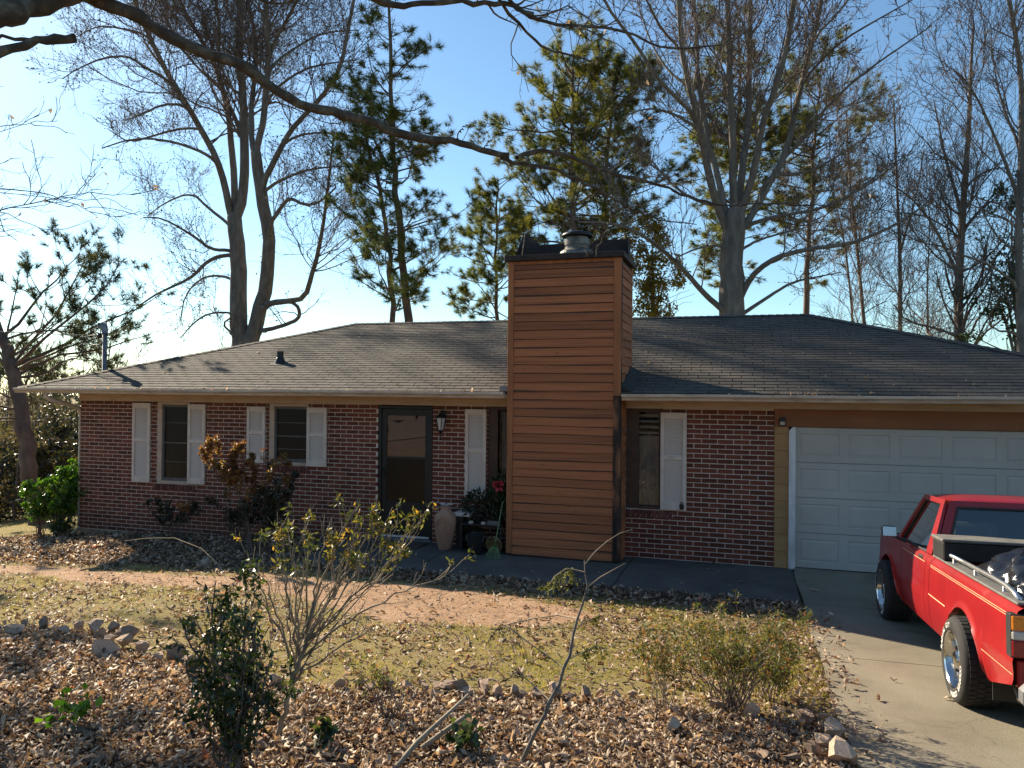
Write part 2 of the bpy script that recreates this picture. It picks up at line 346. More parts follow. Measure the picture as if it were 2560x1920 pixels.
# ------------------------------------------------------------------ ground: one sheet to the horizon
DRIVE_X = .60
def axis(a, b, step, far):
    k = [0.]; s = step
    while k[-1] < far: s *= 1.28; k.append(k[-1] + s)
    mid = np.arange(a, b + 1e-6, step)
    return np.concatenate([a - np.array(k[:0:-1]), mid, b + np.array(k[1:])])
def make_ground():
    xs = axis(-15, 7, .10, 900); ys = axis(-12.5, 1.2, .10, 900)
    Xg, Yg = np.meshgrid(xs, ys)
    Zg = gz(Xg, Yg)
    near = (Xg > -16) & (Xg < 8) & (Yg > -13) & (Yg < 2)
    Zg = Zg + np.where(near, .012 * wob(Xg, Yg, 3.1) + .008 * wob(Xg, Yg, 7.7, 1), 0)
    bed = m_bed(Xg, Yg) * near; Zg += .02 * bed * wob(Xg, Yg, 4.)
    under = ((Xg > DRIVE_X + .02) & (Xg < 6.4) & (Yg < .2)) | ((Xg > -6.3) & (Xg < DRIVE_X + .1) & (Yg > -1.80) & (Yg < .2)) | ((Xg > -11.9) & (Xg < 4.9) & (Yg > 0.05) & (Yg < 8))
    Zg = np.where(under, Zg - .12, Zg)
    n, k = Xg.shape
    V = np.stack([Xg, Yg, Zg], -1).reshape(-1, 3)
    i = np.arange(n - 1)[:, None] * k + np.arange(k - 1)[None]
    F = np.stack([i, i + 1, i + k + 1, i + k], -1).reshape(-1, 4)
    o = np_obj('ground', V, F, np.zeros(len(F)), 'ground_mat', smooth=True, kind='structure')
    c = o.data.color_attributes.new('zone', 'FLOAT_COLOR', 'POINT')
    X1, Y1 = V[:, 0].astype(float), V[:, 1].astype(float)
    wall = m_wall(X1, Y1); bedm = m_bed(X1, Y1)
    inyard = smooth(-17, -13, X1) * smooth(.8, -1, Y1 - 1) * 1.0
    c.data.foreach_set('color', np.stack([m_dirt(X1, Y1), np.clip(m_grass(X1, Y1), 0, 1), np.maximum(bedm, wall), np.ones_like(X1)], -1).astype(np.float32).ravel())
def ground_material():
    m, nt, b = new_mat('ground_mat')
    at = nt.nodes.new('ShaderNodeAttribute'); at.attribute_name = 'zone'
    sp = nt.nodes.new('ShaderNodeSeparateColor'); nt.links.new(at.outputs['Color'], sp.inputs[0])
    n1 = noise(nt, 1.7, 6, .65, coord='World'); n2 = noise(nt, 26, 4, .7, coord='World'); n3 = noise(nt, 5, 5, .6, coord='World')
    grass = mixc(nt, math_n(nt, 'MULTIPLY', n2, 1.0), ramp(nt, [(.3, (.13, .12, .034)), (.52, (.26, .205, .055)), (.75, (.37, .27, .105))], n3), (.24, .165, .09))
    grass = mixc(nt, .45, grass, ramp(nt, [(.35, (.16, .155, .04)), (.65, (.27, .19, .095))], n1))
    dirt = ramp(nt, [(.25, (.23, .125, .066)), (.5, (.37, .225, .13)), (.78, (.48, .32, .20))], n3)
    dirt = mixc(nt, .35, dirt, ramp(nt, [(.35, (.19, .10, .055)), (.65, (.52, .36, .24))], n2))
    bed = ramp(nt, [(.3, (.06, .035, .022)), (.6, (.15, .088, .055)), (.8, (.24, .155, .10))], n2)
    c = mixc(nt, sp.outputs[2], mixc(nt, math_n(nt, 'MULTIPLY', math_n(nt, 'SUBTRACT', math_n(nt, 'ADD', sp.outputs[0], math_n(nt, 'MULTIPLY', n1, 1.1)), .85), 3.0, True), grass, dirt), bed)
    nt.links.new(c, b.inputs['Base Color']); b.inputs['Roughness'].default_value = .95; b.inputs['Specular IOR Level'].default_value = .15
    bump(nt, b, math_n(nt, 'ADD', noise(nt, 40, 5, .7, coord='World'), noise(nt, 12, 3, .6, coord='World')), .7, .02)
ground_material(); make_ground()

# driveway: slabs of concrete with a tooled joint, rising towards the road
def make_drive():
    z = lambda y: gzf(3.0, y) + .012
    joints = [.05, -1.86, -3.9, -6.2, -8.5, -10.8, -14.0, -22]
    o = None
    for a, b in zip(joints[:-1], joints[1:]):
        mb = MB(); n = max(3, int((a - b) / .25))
        def fn(u, v, a=a, b=b):
            y = a - .006 + (b - a + .012) * v; x = DRIVE_X + .018 * math.sin(y * 2.7) + u * (6.3 - DRIVE_X)
            return (x, y, z(y) + .003 * math.sin(x * 3.1 + y))
        mb.grid(fn, 18, n)
        top = len(mb.v)
        e = [i for i in range(0, 19)] + [18 + 19 * j for j in range(1, n + 1)] + [19 * n + i for i in range(17, -1, -1)] + [19 * j for j in range(n - 1, 0, -1)]
        base = len(mb.v); mb.v += [(mb.v[i][0], mb.v[i][1], mb.v[i][2] - .11) for i in e]
        for q in range(len(e)): mb.f.append((e[q], e[(q + 1) % len(e)], base + (q + 1) % len(e), base + q)); mb.r.append(0); mb.m.append(0)
        if o is None:
            o = mb.build('driveway', 'concrete_drive', smooth=False); tag(o, kind='structure'); autosmooth(o, 40)
        else:
            s = mb.build('slab', 'concrete_drive', o); autosmooth(s, 40)
make_drive()
# patio slab along the house front
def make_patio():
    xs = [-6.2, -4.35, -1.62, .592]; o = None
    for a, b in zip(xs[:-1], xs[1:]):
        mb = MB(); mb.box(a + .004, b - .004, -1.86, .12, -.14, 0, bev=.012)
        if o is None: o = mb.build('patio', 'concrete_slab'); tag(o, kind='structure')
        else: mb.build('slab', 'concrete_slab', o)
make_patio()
# ------------------------------------------------------------------ the house
HX0, HX1 = -11.97, .335          # brick front
COURSE, BL, JT = .0701, .220, .011
house = empty('brick_house', (-4, 0, 0), 'low red brick ranch house with grey hipped shingle roof and white garage door', 'house')
glassmat('window_glass', (.75, .75, .75), .0); glassmat('door_glass', (.62, .64, .66), .10); glassmat('screen_glass', (.16, .155, .15), .0, .3)
OPEN = [(-10.22, -9.50, .715, 9), (-7.87, -7.09, 1.135, 9), (-5.79, -4.82, -.02, 9), (-3.88, -3.40, .715, 9), (-1.735, -1.20, .715, 9)]
def solid(z0, z1):
    """x intervals of the front wall that are brick at this height"""
    cuts = sorted((a, b) for (a, b, c, d) in OPEN if c < (z0 + z1) / 2 < d)
    out = []; x = HX0
    for a, b in cuts: out.append((x, a)); x = b
    out.append((x, HX1)); return out
def make_walls():
    mb = MB()
    zs = [-.6, -.02, .715, 1.135, 2.36]
    for z0, z1 in zip(zs[:-1], zs[1:]):
        for a, b in solid(z0, z1): mb.box(a, b, .0055, .13, z0, z1)
    w = mb.build('front_wall', 'mortar', house)
    # four slightly different whole bricks, shared by all
    def brick(mb, x0, x1, z0, z1, j, rnd=0., t=lambda p: p):
        y0, yb, bv = j[0], .03, .0035
        def c(i): return j[1 + i]
        f = [(x0 + bv + c(0), y0, z0 + bv + c(1)), (x1 - bv + c(2), y0 + c(3), z0 + bv + c(4)), (x1 - bv + c(5), y0, z1 - bv + c(6)), (x0 + bv + c(7), y0 + c(0), z1 - bv + c(3))]
        o = [(x0, y0 + bv, z0), (x1, y0 + bv, z0), (x1, y0 + bv, z1), (x0, y0 + bv, z1)]
        k = [(x0, yb, z0), (x1, yb, z0), (x1, yb, z1), (x0, yb, z1)]
        v = [t(p) for p in f + o + k]
        mb.add(v, [(0, 1, 2, 3)] + [(4 + i, 4 + (i + 1) % 4, (i + 1) % 4, i) for i in range(4)] + [(8 + i, 8 + (i + 1) % 4, 4 + (i + 1) % 4, 4 + i) for i in range(4)], rnd)
    def jit(): return [random.uniform(-.002, .002)] + [random.uniform(-.0016, .0016) for _ in range(8)]
    L, H = BL - JT, COURSE - JT
    whole = []
    for k in range(6):
        b = MB(); brick(b, -L / 2, L / 2, -H / 2, H / 2, jit()); whole.append(b.mesh('brick', 'brick'))
    rest = MB(); n1 = 0; row = 0; z = 2.18 - 34 * COURSE
    while z < 2.34:
        z0, z1 = z + JT / 2, z + COURSE - JT / 2
        x = HX1 - (BL / 2 if row % 2 else BL)
        first = True
        while x > HX0 - BL:
            a, b = x + JT, x + BL
            if first and row % 2: b = HX1
            for s0, s1 in solid(z0, z1):
                p, q = max(a, s0), min(b, s1)
                if q - p < .025: continue
                full = abs((q - p) - L) < .004
                vis = (q > -1.2 or (-4.82 < p and q < -4.2) or (p > -1.66 and z1 < .62)) and z0 > -.07 and z1 < 2.2
                if full and vis and n1 < 300:
                    o = bpy.data.objects.new('brick', random.choice(whole)); n1 += 1
                    put(o, w, ((p + q) / 2 + random.uniform(-.002, .002), 0, (z0 + z1) / 2 + random.uniform(-.0012, .0012)))
                elif z1 > -.3: brick(rest, p, q, z0, z1, jit(), random.random())
            first = False; x -= BL
        # the left gable side, seen from a step to the left
        y = .03 + (BL / 2 if row % 2 else 0)
        while y < 7.9:
            brick(rest, y, min(y + L, 8.0), z0, z1, jit(), random.random(), t=lambda p: (HX0 + p[1] - .009, p[0], p[2])); y += BL
        z += COURSE; row += 1
    rest.build('brick_courses', 'brick', w, kind='stuff')
    MB().box(HX0, HX0 + .12, .13, 8, -.6, 2.36).build('side_wall', 'mortar', house)
    MB().box(HX0 + .12, 5.0, 7.9, 8.0, -.6, 2.36).build('rear_wall', 'mortar', house)
    MB().box(4.9, 5.0, .13, 7.9, -.6, 2.36).build('side_wall', 'siding_ochre', house)
    mb = MB(); mb.box(HX0 + .002, -6.2, -.006, .12, -.75, 2.18 - 34 * COURSE - .004, bev=.004); mb.build('foundation', 'foundation', house)
    MB().box(HX0 + .13, 4.89, 2.6, 2.7, -.1, 2.3).build('inner_wall', 'interior', house)
    MB().box(HX0 + .13, 4.89, .14, 7.9, -.02, .0).build('inner_floor', 'interior', house)
    # rowlock sills
    for x0, x1, zt in ((-10.27, -9.36, .712), (-7.93, -7.06, 1.132), (-3.93, -3.42, .712), (-1.735, -1.05, .712), (-5.80, -4.80, .03)):
        b = MB(); b.box(x0, x1, .0, .12, zt - .112, zt - .012); s = b.build('window_sill', 'mortar', w)
        n = round((x1 - x0) / .0755); wd_ = (x1 - x0) / n
        for i in range(n):
            q = MB(); d = -.026 + random.uniform(-.003, .003)
            q.hexa([(x0 + i * wd_ + .007, d, zt - .108), (x0 + (i + 1) * wd_ - .007, d, zt - .108), (x0 + (i + 1) * wd_ - .007, .1, zt - .1), (x0 + i * wd_ + .007, .1, zt - .1),
                    (x0 + i * wd_ + .007, d, zt - .016), (x0 + (i + 1) * wd_ - .007, d, zt - .016), (x0 + (i + 1) * wd_ - .007, .1, zt), (x0 + i * wd_ + .007, .1, zt)])
            q.build('sill_brick', 'rowlock', w)
make_walls()

def make_window(x0, x1, z0, z1, mat, jl, jr, bars, glass, back=None):
    mb = MB(); y = .012
    mb.box(x0, x0 + jl, y, .1, z0, z1, bev=.004); mb.box(x1 - jr, x1, y, .1, z0, z1, bev=.004)
    mb.box(x0 + jl, x1 - jr, y, .1, z1 - .05, z1, bev=.004); mb.box(x0 + jl, x1 - jr, y - .018, .1, z0, z0 + .045, bev=.006)
    w = mb.build('window', mat, house)
    MB().box(x0 + jl, x1 - jr, .062, .066, z0 + .045, z1 - .05).build('pane', glass, w)
    for zz, h in bars:
        MB().box(x0 + jl + .002, x1 - jr - .002, .046, .060, zz - h / 2, zz + h / 2).build('sash_bar', 'sash_grey' if mat != 'brown_frame' else mat, w)
    if mat != 'brown_frame':
        b = MB()
        b.box(x0 + jl, x0 + jl + .035, .040, .061, z0 + .045, z1 - .05); b.box(x1 - jr - .035, x1 - jr, .040, .061, z0 + .045, z1 - .05)
        b.box(x0 + jl + .035, x1 - jr - .035, .040, .061, z1 - .095, z1 - .05); b.box(x0 + jl + .035, x1 - jr - .035, .040, .061, z0 + .045, z0 + .10); b.build('sash', 'sash_grey', w)
    return w
w1 = make_window(-10.22, -9.50, .715, 2.178, 'tan_trim', .10, .03, [(1.80, .012), (1.44, .022), (1.10, .012)], 'screen_glass')
w2 = make_window(-7.87, -7.09, 1.135, 2.178, 'tan_trim', .10, .03, [(1.85, .012), (1.62, .022), (1.40, .012)], 'screen_glass')
w3 = make_window(-3.88, -3.40, .715, 2.178, 'brown_frame', .15, .06, [], 'window_glass')
w4 = make_window(-1.735, -1.20, .715, 2.178, 'brown_frame', .185, .055, [], 'window_glass')
def make_curtain(w, x0, x1, z0, z1, y, n, mat='curtain', amp=.018):
    mb = MB(); mb.grid(lambda u, v: (x0 + (x1 - x0) * u + .01 * math.sin(u * 9 + v * 3), y + amp * math.sin(u * n * 6.28 + v * 1.3) + .012 * math.sin(u * 17), z0 + (z1 - z0) * v), 48, 6)
    mb.build('curtain', mat, w, smooth=True)
make_curtain(w4, -1.56, -1.24, .74, 1.78, .10, 4, amp=.012); make_curtain(w3, -3.72, -3.5, .74, 2.1, .16, 4)
for i in range(5):
    MB().box(-1.555, -1.25, .085, .095, 1.72 + i * .085, 1.755 + i * .085).build('blind_slat', 'curtain', w4)
MB().box(-10.1, -9.55, .20, .22, .72, 2.15).build('shade', 'screen', w1); MB().box(-7.75, -7.13, .20, .22, 1.14, 2.15).build('shade', 'screen', w2)

# louvred shutters
def make_shutter(x0, x1, z0, z1):
    y0, y1 = -.042, -.004; st = .055
    mid = z0 + (z1 - z0) * .535
    b = MB()
    b.box(x0, x0 + st, y0, y1, z0, z1, bev=.004); b.box(x1 - st, x1, y0, y1, z0, z1, bev=.004)
    for a, c in ((z0, z0 + .105), (mid - .03, mid + .03), (z1 - .09, z1)): b.box(x0 + st, x1 - st, y0 + .002, y1, a, c, bev=.003)
    b.box(x0 + st, x1 - st, y1 - .004, y1, z0 + .1, z1 - .08)
    s = b.build('shutter', 'shutter_white', house)
    q = MB(); L = x1 - x0 - 2 * st - .002
    q.hexa([(-L / 2, -.012, -.018), (L / 2, -.012, -.018), (L / 2, -.006, -.018), (-L / 2, -.006, -.018), (-L / 2, .008, .016), (L / 2, .008, .016), (L / 2, .013, .016), (-L / 2, .013, .016)])
    me = q.mesh('slat', 'shutter_white')
    for a, c in ((z0 + .105, mid - .03), (mid + .03, z1 - .09)):
        n = int((c - a) / .036)
        for i in range(n):
            put(bpy.data.objects.new('slat', me), s, ((x0 + x1) / 2, -.020, a + (i + .5) * (c - a) / n))
    return s
for x0, x1, z0, z1 in ((-10.735, -10.34, .712, 2.150), (-9.515, -9.15, .728, 2.142), (-8.285, -7.92, 1.15, 2.12), (-7.10, -6.725, 1.13, 2.12), (-4.255, -3.905, .735, 2.133), (-1.228, -.858, .722, 2.13)):
    make_shutter(x0, x1, z0, z1)

# storm door with the inner door behind it
def make_door():
    x0, x1 = -5.775, -4.825
    b = MB()
    b.box(x0, x0 + .045, .0, .10, .032, 2.165, bev=.003); b.box(x1 - .045, x1, .0, .10, .032, 2.165, bev=.003); b.box(x0 + .045, x1 - .045, .0, .10, 2.12, 2.165, bev=.003)
    fr = b.build('door_frame', 'dark_door', house)
    b = MB(); a, c = x0 + .05, x1 - .05
    b.box(a, a + .085, .02, .05, .06, 2.115, bev=.003); b.box(c - .085, c, .02, .05, .06, 2.115, bev=.003)
    b.box(a + .085, c - .085, .02, .05, 2.01, 2.115, bev=.003); b.box(a + .085, c - .085, .022, .048, 1.315, 1.345); b.box(a + .085, c - .085, .02, .05, .06, .62, bev=.003)
    d = b.build('storm_door', 'dark_door', house)
    MB().box(a + .085, c - .085, .034, .037, 1.345, 2.01).build('pane', 'door_glass', d)
    MB().box(a + .085, c - .085, .030, .033, .62, 1.315).build('pane', 'screen_glass', d)
    MB().box(a, c, .0, .019, .045, .075).build('sweep', 'white_paint', d)
    b = MB(); b.tube([(a + .04, .0, 1.02), (a + .04, -.035, 1.03), (a + .04, -.035, 1.12), (a + .04, .0, 1.13)], .009, 6); b.box(a + .025, a + .055, .008, .02, .98, 1.17); b.build('handle', 'black_metal', d)
    b = MB(); b.box(x0 + .06, x1 - .06, .105, .145, .03, 2.12)
    e = b.build('inner_door', 'inner_door', house)
    for i in range(2):
        for zz in (.25, 1.0, 1.62):
            q = MB(); xx = x0 + .17 + i * .36; q.box(xx, xx + .26, .094, .106, zz, zz + (.6 if zz < .9 else .45 if zz < 1.5 else .32), bev=.006); q.build('panel', 'inner_door', e)
    MB().box(x0, x1, -.03, .10, .0, .031, bev=.004).build('threshold', 'grey_metal', house)
make_door()

# frieze, soffit, fascia, gutters
for x0, x1, z0 in ((HX0 - .01, -3.418, 2.180), (-1.732, .330, 2.182), (.331, 5.02, 2.204)):
    MB().box(x0, x1, -.030, .011, z0, 2.352, bev=.004).build('frieze_board', 'tan_trim', house)
for x0, x1 in ((-12.86, -3.42), (-1.73, 5.50)):
    MB().box(x0, x1, -.455, .0, 2.353, 2.365).build('soffit', 'tan_trim', house)
    MB().box(x0, x1, -.480, -.456, 2.315, 2.400, bev=.003).build('fascia', 'tan_trim', house)
MB().box(-12.88, HX0 - .02, -.455, 8.45, 2.366, 2.376).build('soffit', 'tan_trim', house)
MB().box(-12.90, -12.87, -.48, 8.48, 2.315, 2.400, bev=.003).build('fascia', 'tan_trim', house)
MB().box(5.02, 5.5, .0, 8.45, 2.366, 2.376).build('soffit', 'tan_trim', house)
def make_gutter(x0, x1, dz0, dz1):
    pr = [(-.484, 2.395), (-.484, 2.316), (-.548, 2.314), (-.556, 2.338), (-.572, 2.358), (-.594, 2.368), (-.594, 2.404), (-.580, 2.405), (-.580, 2.398)]
    mb = MB(); n = 24
    for i in range(n + 1):
        t = i / n; x = x0 + (x1 - x0) * t; d = dz0 + (dz1 - dz0) * t + .003 * math.sin(t * 11)
        mb.v += [(x, p[0] + .002 * math.sin(t * 23 + p[1] * 9), p[1] + d) for p in pr]
    m = len(pr)
    for i in range(n):
        for j in range(m - 1): mb.f.append((i * m + j, (i + 1) * m + j, (i + 1) * m + j + 1, i * m + j + 1))
    mb.f += [tuple(range(m)), tuple(range(n * m, n * m + m))]
    mb.r = [0] * len(mb.f); mb.m = [0] * len(mb.f)
    return mb.build('gutter', 'gutter', house)
make_gutter(-12.94, -3.455, .0, .004); make_gutter(-1.715, 5.56, -.012, .006)
b = MB(); b.tube([(-12.22, -.53, 2.33), (-12.22, -.53, 2.26), (-12.18, -.47, 2.19), (-12.05, -.12, 2.08), (-12.02, .04, 2.02), (-12.02, .06, 1.9), (-12.02, .06, -.2), (-12.12, .0, -.34)], .042, 8)
b.build('downspout', 'gutter', house, smooth=True)

# ------------------------------------------------------------------ chimney clad in lapped boards
CX0, CX1, CY0, CY1, CZ = -3.415, -1.735, -.52, .56, 4.33
def make_chimney():
    core = MB(); core.box(CX0 + .02, CX1 - .02, CY0 + .02, CY1 - .02, 0.02, CZ - .01); ch = core.build('chimney', 'brown_frame', house)
    b = MB(); b.box(CX0, CX0 + .088, CY0, CY0 + .03, .035, CZ, bev=.003); b.build('corner_board', 'corner_board', ch)
    b = MB(); b.box(CX1 - .105, CX1, CY0, CY0 + .03, .035, 2.362, bev=.003); b.build('corner_board', 'rotten_board', ch)
    b = MB(); b.box(CX1 - .105, CX1, CY0, CY0 + .03, 2.366, CZ, bev=.003); b.build('corner_board', 'corner_board', ch)
    b = MB(); b.box(CX1 - .022, CX1 + .004, CY0 + .031, CY0 + .10, .035, CZ, bev=.003); b.build('corner_board', 'rotten_board', ch)
    b = MB(); b.box(CX1 - .022, CX1 + .002, CY1 - .09, CY1, 2.5, CZ, bev=.003); b.build('corner_board', 'corner_board', ch)
    b = MB(); b.box(CX0 - .004, CX0 + .022, CY0 + .031, CY0 + .10, .035, CZ, bev=.003); b.build('corner_board', 'corner_board', ch)
    b = MB(); b.box(CX0 + .09, CX1 - .107, CY0 + .004, CY0 + .028, CZ - .05, CZ, bev=.003); b.build('top_board', 'corner_board', ch)
    P = .1265; n = int((CZ - .05 - .03) / P) + 1
    for i in range(n):
        z0 = .03 + i * P; z1 = min(z0 + P + .012, CZ - .05)
        if z1 - z0 < .03: continue
        wv = [random.uniform(-.006, .006) for _ in range(4)]
        def lap(a0, a1, f):
            # a bevelled lap board, a little cupped and uneven along its lower edge
            m = MB(); k = 8
            for j in range(k + 1):
                t = j / k; a = a0 + (a1 - a0) * t; w_ = .003 * math.sin(t * 7 + i * 2.1) + wv[0] * (1 - t) + wv[1] * t
                m.v += [f(a, .0255 + .004 * math.sin(t * 4 + i), z0 + w_), f(a, .007, z1), f(a, -.006, z1), f(a, -.006, z0 + w_)]
            for j in range(k):
                for e in range(4): m.f.append((j * 4 + e, (j + 1) * 4 + e, (j + 1) * 4 + (e + 1) % 4, j * 4 + (e + 1) % 4))
            m.f += [(3, 2, 1, 0), (k * 4, k * 4 + 1, k * 4 + 2, k * 4 + 3)]; m.r = [0.] * len(m.f); m.m = [0] * len(m.f)
            bo = m.build('board', 'siding_orange', ch)
            if abs(a1 - a0) > 1.2:
                kn = MB()
                for q in range(2):
                    a = random.uniform(a0 + .05, a1 - .05); zz = z0 + random.uniform(.02, P - .02); r_ = random.choice((.003, .004, .008)); o_ = .0255 - .0185 * (zz - z0) / P + .0035
                    kn.add([f(a + r_ * 1.3 * math.cos(t_), o_, zz + r_ * math.sin(t_)) for t_ in np.linspace(0, 6.283, 9)[:-1]], [tuple(range(8))])
                kn.build('knots', 'brown_frame', ch, kind='stuff')
        lap(CX0 + .090, CX1 - .107, lambda a, o, z: (a, CY0 + .0305 - o, z))
        yend = .0 if z0 < 2.34 else CY1 - .092
        if not (2.30 < z0 < 2.42): lap(CY0 + .102, yend, lambda a, o, z: (CX1 - .018 + o, a, z))
        lap(yend, CY0 + .102, lambda a, o, z: (CX0 + .018 - o, a, z))
    # metal pan, shroud plates and flue
    b = MB(); b.box(CX0 - .045, CX1 + .045, CY0 - .05, CY1 + .04, CZ + .001, CZ + .085, bev=.006); pan = b.build('cap_pan', 'rust_metal', ch)
    z = CZ + .086
    def plate(pts, name='shroud_plate', t=.006):
        m = MB(); n = len(pts); v = [Vector(p) for p in pts]; nn = (v[1] - v[0]).cross(v[2] - v[0]).normalized() * t
        m.add([tuple(p) for p in v] + [tuple(p + nn) for p in v], [tuple(range(n)), tuple(range(2 * n - 1, n - 1, -1))] + [(i, n + i, n + (i + 1) % n, (i + 1) % n) for i in range(n)])
        m.build(name, 'rust_metal', ch)
    plate([(CX0 + .20, .40, z), (CX1 - .02, .40, z), (CX1 - .02, .44, z + .36), (CX0 + .22, .44, z + .33)])
    plate([(CX0 - .02, .20, z), (CX0 + .20, .395, z), (CX0 + .22, .43, z + .335), (CX0 + .03, .24, z + .50)])
    plate([(CX0 - .03, .19, z), (CX0 - .03, -.15, z), (CX0 + .025, .23, z + .49)])
    plate([(CX1 + .00, .44, z), (CX1 + .02, .0, z), (CX1 - .05, .42, z + .50)])
    f = MB(); c = (-2.49, .0, z + .075)
    f.lathe([(.27, -.075), (.265, .0), (.255, .03), (.20, .07), (.188, .075), (.188, .10), (.175, .104), (.175, .125), (.19, .13), (.19, .215), (.17, .22), (.17, .25)], 28, c)
    f.build('flue', 'flue_metal', ch, smooth=False); f = MB()
    f.lathe([(.0, .245), (.20, .25), (.232, .262), (.235, .285), (.20, .318), (.12, .340), (.0, .348)], 28, c)
    f.build('flue_cap', 'black_metal', ch, smooth=True)
    b = MB(); b.box(CX0 + .09, CX1 - .1, CY0 + .015, CY0 + .05, .0, .034); b.build('skirt', 'rust_metal', ch)
make_chimney()

# ------------------------------------------------------------------ roof
RX0, RX1, RY0, RY1, RZ0, SL = -12.93, 5.54, -.50, 8.50, 2.405, .331
RID = (4.0, RZ0 + 4.5 * SL); HL, HR = RX0 + 4.5, RX1 - 4.5
def make_roof():
    z, t = RZ0, .02
    c = [(RX0, RY0, z), (RX1, RY0, z), (RX1, RY1, z), (RX0, RY1, z), (HL, RID[0], RID[1]), (HR, RID[0], RID[1])]
    lo = [(p[0], p[1], p[2] - .03) for p in c[:4]] + [(p[0], p[1], p[2] - .05) for p in c[4:]]
    mb = MB(); mb.add(c + lo, [(0, 1, 5, 4), (1, 2, 5), (2, 3, 4, 5), (3, 0, 4), (7, 6, 10, 11), (8, 7, 11), (9, 8, 11, 10), (6, 9, 10), (0, 6, 7, 1), (1, 7, 8, 2), (2, 8, 9, 3), (3, 9, 6, 0)])
    roof = mb.build('roof', 'roof_felt', house)
    ca = 1 / math.sqrt(1 + SL * SL); sa = SL * ca; EXP = .1395; TW = .302; ln = 4.5 / ca; nrow = int(ln / EXP)
    def pt(x, s, h): return (x, RY0 + s * ca - h * sa, RZ0 + s * sa + h * ca)
    g = .0058
    def tabv(x0, x1, x2, x3, s0, s1, f, lift=0.): return [f(x0, s0, .002), f(x1, s0, .002), f(x2, s1, .0015), f(x3, s1, .0015), f(x0, s0, .0112 + lift), f(x1, s0, .0112 + lift * .4), f(x2, s1, .003), f(x3, s1, .003)]
    meshes = []
    for k in range(5):
        m = MB(); s = random.uniform(-.004, .004); m.hexa(tabv(-TW / 2 + g, TW / 2 - g, TW / 2 - g, -TW / 2 + g, s, EXP + .012, lambda x, s, h: (x, s, h), random.uniform(0, .003))); meshes.append(m.mesh('shingle', 'shingle'))
    rest = MB(); n1 = 0
    for j in range(nrow + 1):
        s0 = j * EXP; s1 = min(s0 + EXP + .012, ln); off = (TW / 2 if j % 2 else 0) + random.uniform(-.018, .018)
        y0, y1 = s0 * ca, s1 * ca; xl0, xr0, xl1, xr1 = RX0 + y0, RX1 - y0, RX0 + y1, RX1 - y1
        x = RX0 - off
        while x < xr0:
            a, b = x + g, x + TW - g; x += TW
            if b < xl0 + .02 or a > xr0 - .02: continue
            inside = a > xl1 and b < xr1
            if inside and j < 13 and a > CX1 + .02 and n1 < 300:
                o = bpy.data.objects.new('shingle', random.choice(meshes)); n1 += 1
                put(o, roof, pt((a + b) / 2, s0, 0)); o.rotation_euler = (math.atan(SL), 0, random.uniform(-.006, .006))
            else:
                a0, b0 = max(a, xl0), min(b, xr0); a1, b1 = min(max(a, xl1), xr1), max(min(b, xr1), xl1)
                if b1 - a1 < .0 or b0 - a0 < .02: continue
                rest.hexa(tabv(a0, b0, b1, a1, s0 + random.uniform(-.004, .004), s1, pt, random.uniform(0, .003)), random.random())
    # side and rear slopes
    for (A, B, Cc, Dd) in ((c[1], c[2], c[5], c[5]), (c[3], c[0], c[4], c[4]), (c[2], c[3], c[4], c[5])):
        A, B, Cc, Dd = map(Vector, (A, B, Cc, Dd)); nn = (B - A).cross(Dd - A).normalized()
        for j in range(nrow + 1):
            v0, v1 = j * EXP / ln, min(1, (j + 1) * EXP / ln + .003)
            p0, p1, q0, q1 = A.lerp(Dd, v0), B.lerp(Cc, v0), A.lerp(Dd, v1), B.lerp(Cc, v1)
            w_ = (p1 - p0).length; n = max(1, int(w_ / (TW * 2)))
            for i in range(n):
                u0, u1 = i / n, (i + 1) / n
                P = [p0.lerp(p1, u0), p0.lerp(p1, u1), q0.lerp(q1, u1), q0.lerp(q1, u0)]
                rest.hexa([tuple(p + nn * .002) for p in P] + [tuple(P[0] + nn * .010), tuple(P[1] + nn * .010), tuple(P[2] + nn * .003), tuple(P[3] + nn * .003)], random.random())
    rest.build('shingle_courses', 'shingle', roof, kind='stuff')
    # folded caps along hips and ridge
    cap = MB()
    for A, B, up in ((c[0], c[4], 0), (c[1], c[5], 0), (c[3], c[4], 0), (c[2], c[5], 0), (c[4], c[5], 0)):
        A, B = Vector(A), Vector(B); d = (B - A).normalized(); L = (B - A).length; n = int(L / .14)
        side = d.cross(Vector((0, 0, 1))).normalized(); dz = .33 * (.7 if d.z > .05 else .95)
        for i in range(n):
            a, e = A + d * (i * L / n), A + d * ((i + 1) * L / n + .02); w_ = .135; h0, h1 = .026, .016
            def q(p, s, h): return tuple(p + side * s * w_ + Vector((0, 0, h - abs(s) * w_ * dz)))
            r = random.random()
            cap.add([q(a, -1, h0), q(a, 0, h0), q(a, 1, h0), q(e, -1, h1), q(e, 0, h1), q(e, 1, h1), q(a, -1, h0 - .01), q(a, 0, h0 - .01), q(a, 1, h0 - .01)], [(0, 1, 4, 3), (1, 2, 5, 4), (6, 7, 1, 0), (7, 8, 2, 1)], r)
    cap.build('ridge_cap', 'shingle', roof, kind='stuff')
    # lead flashing tucked against the chimney
    b = MB(); b.box(CX1 + .002, CX1 + .03, CY0 + .1, CY1, 2.42, 2.43); b.hexa([pt(CX1 + .0, .03, .012), pt(CX1 + .16, .03, .012), pt(CX1 + .16, 1.02, .012), pt(CX1 + .0, 1.02, .012), pt(CX1 + .0, .03, .09), pt(CX1 + .012, .03, .09), pt(CX1 + .012, 1.02, .09), pt(CX1 + .0, 1.02, .09)]); b.build('flashing', 'roof_felt', roof)
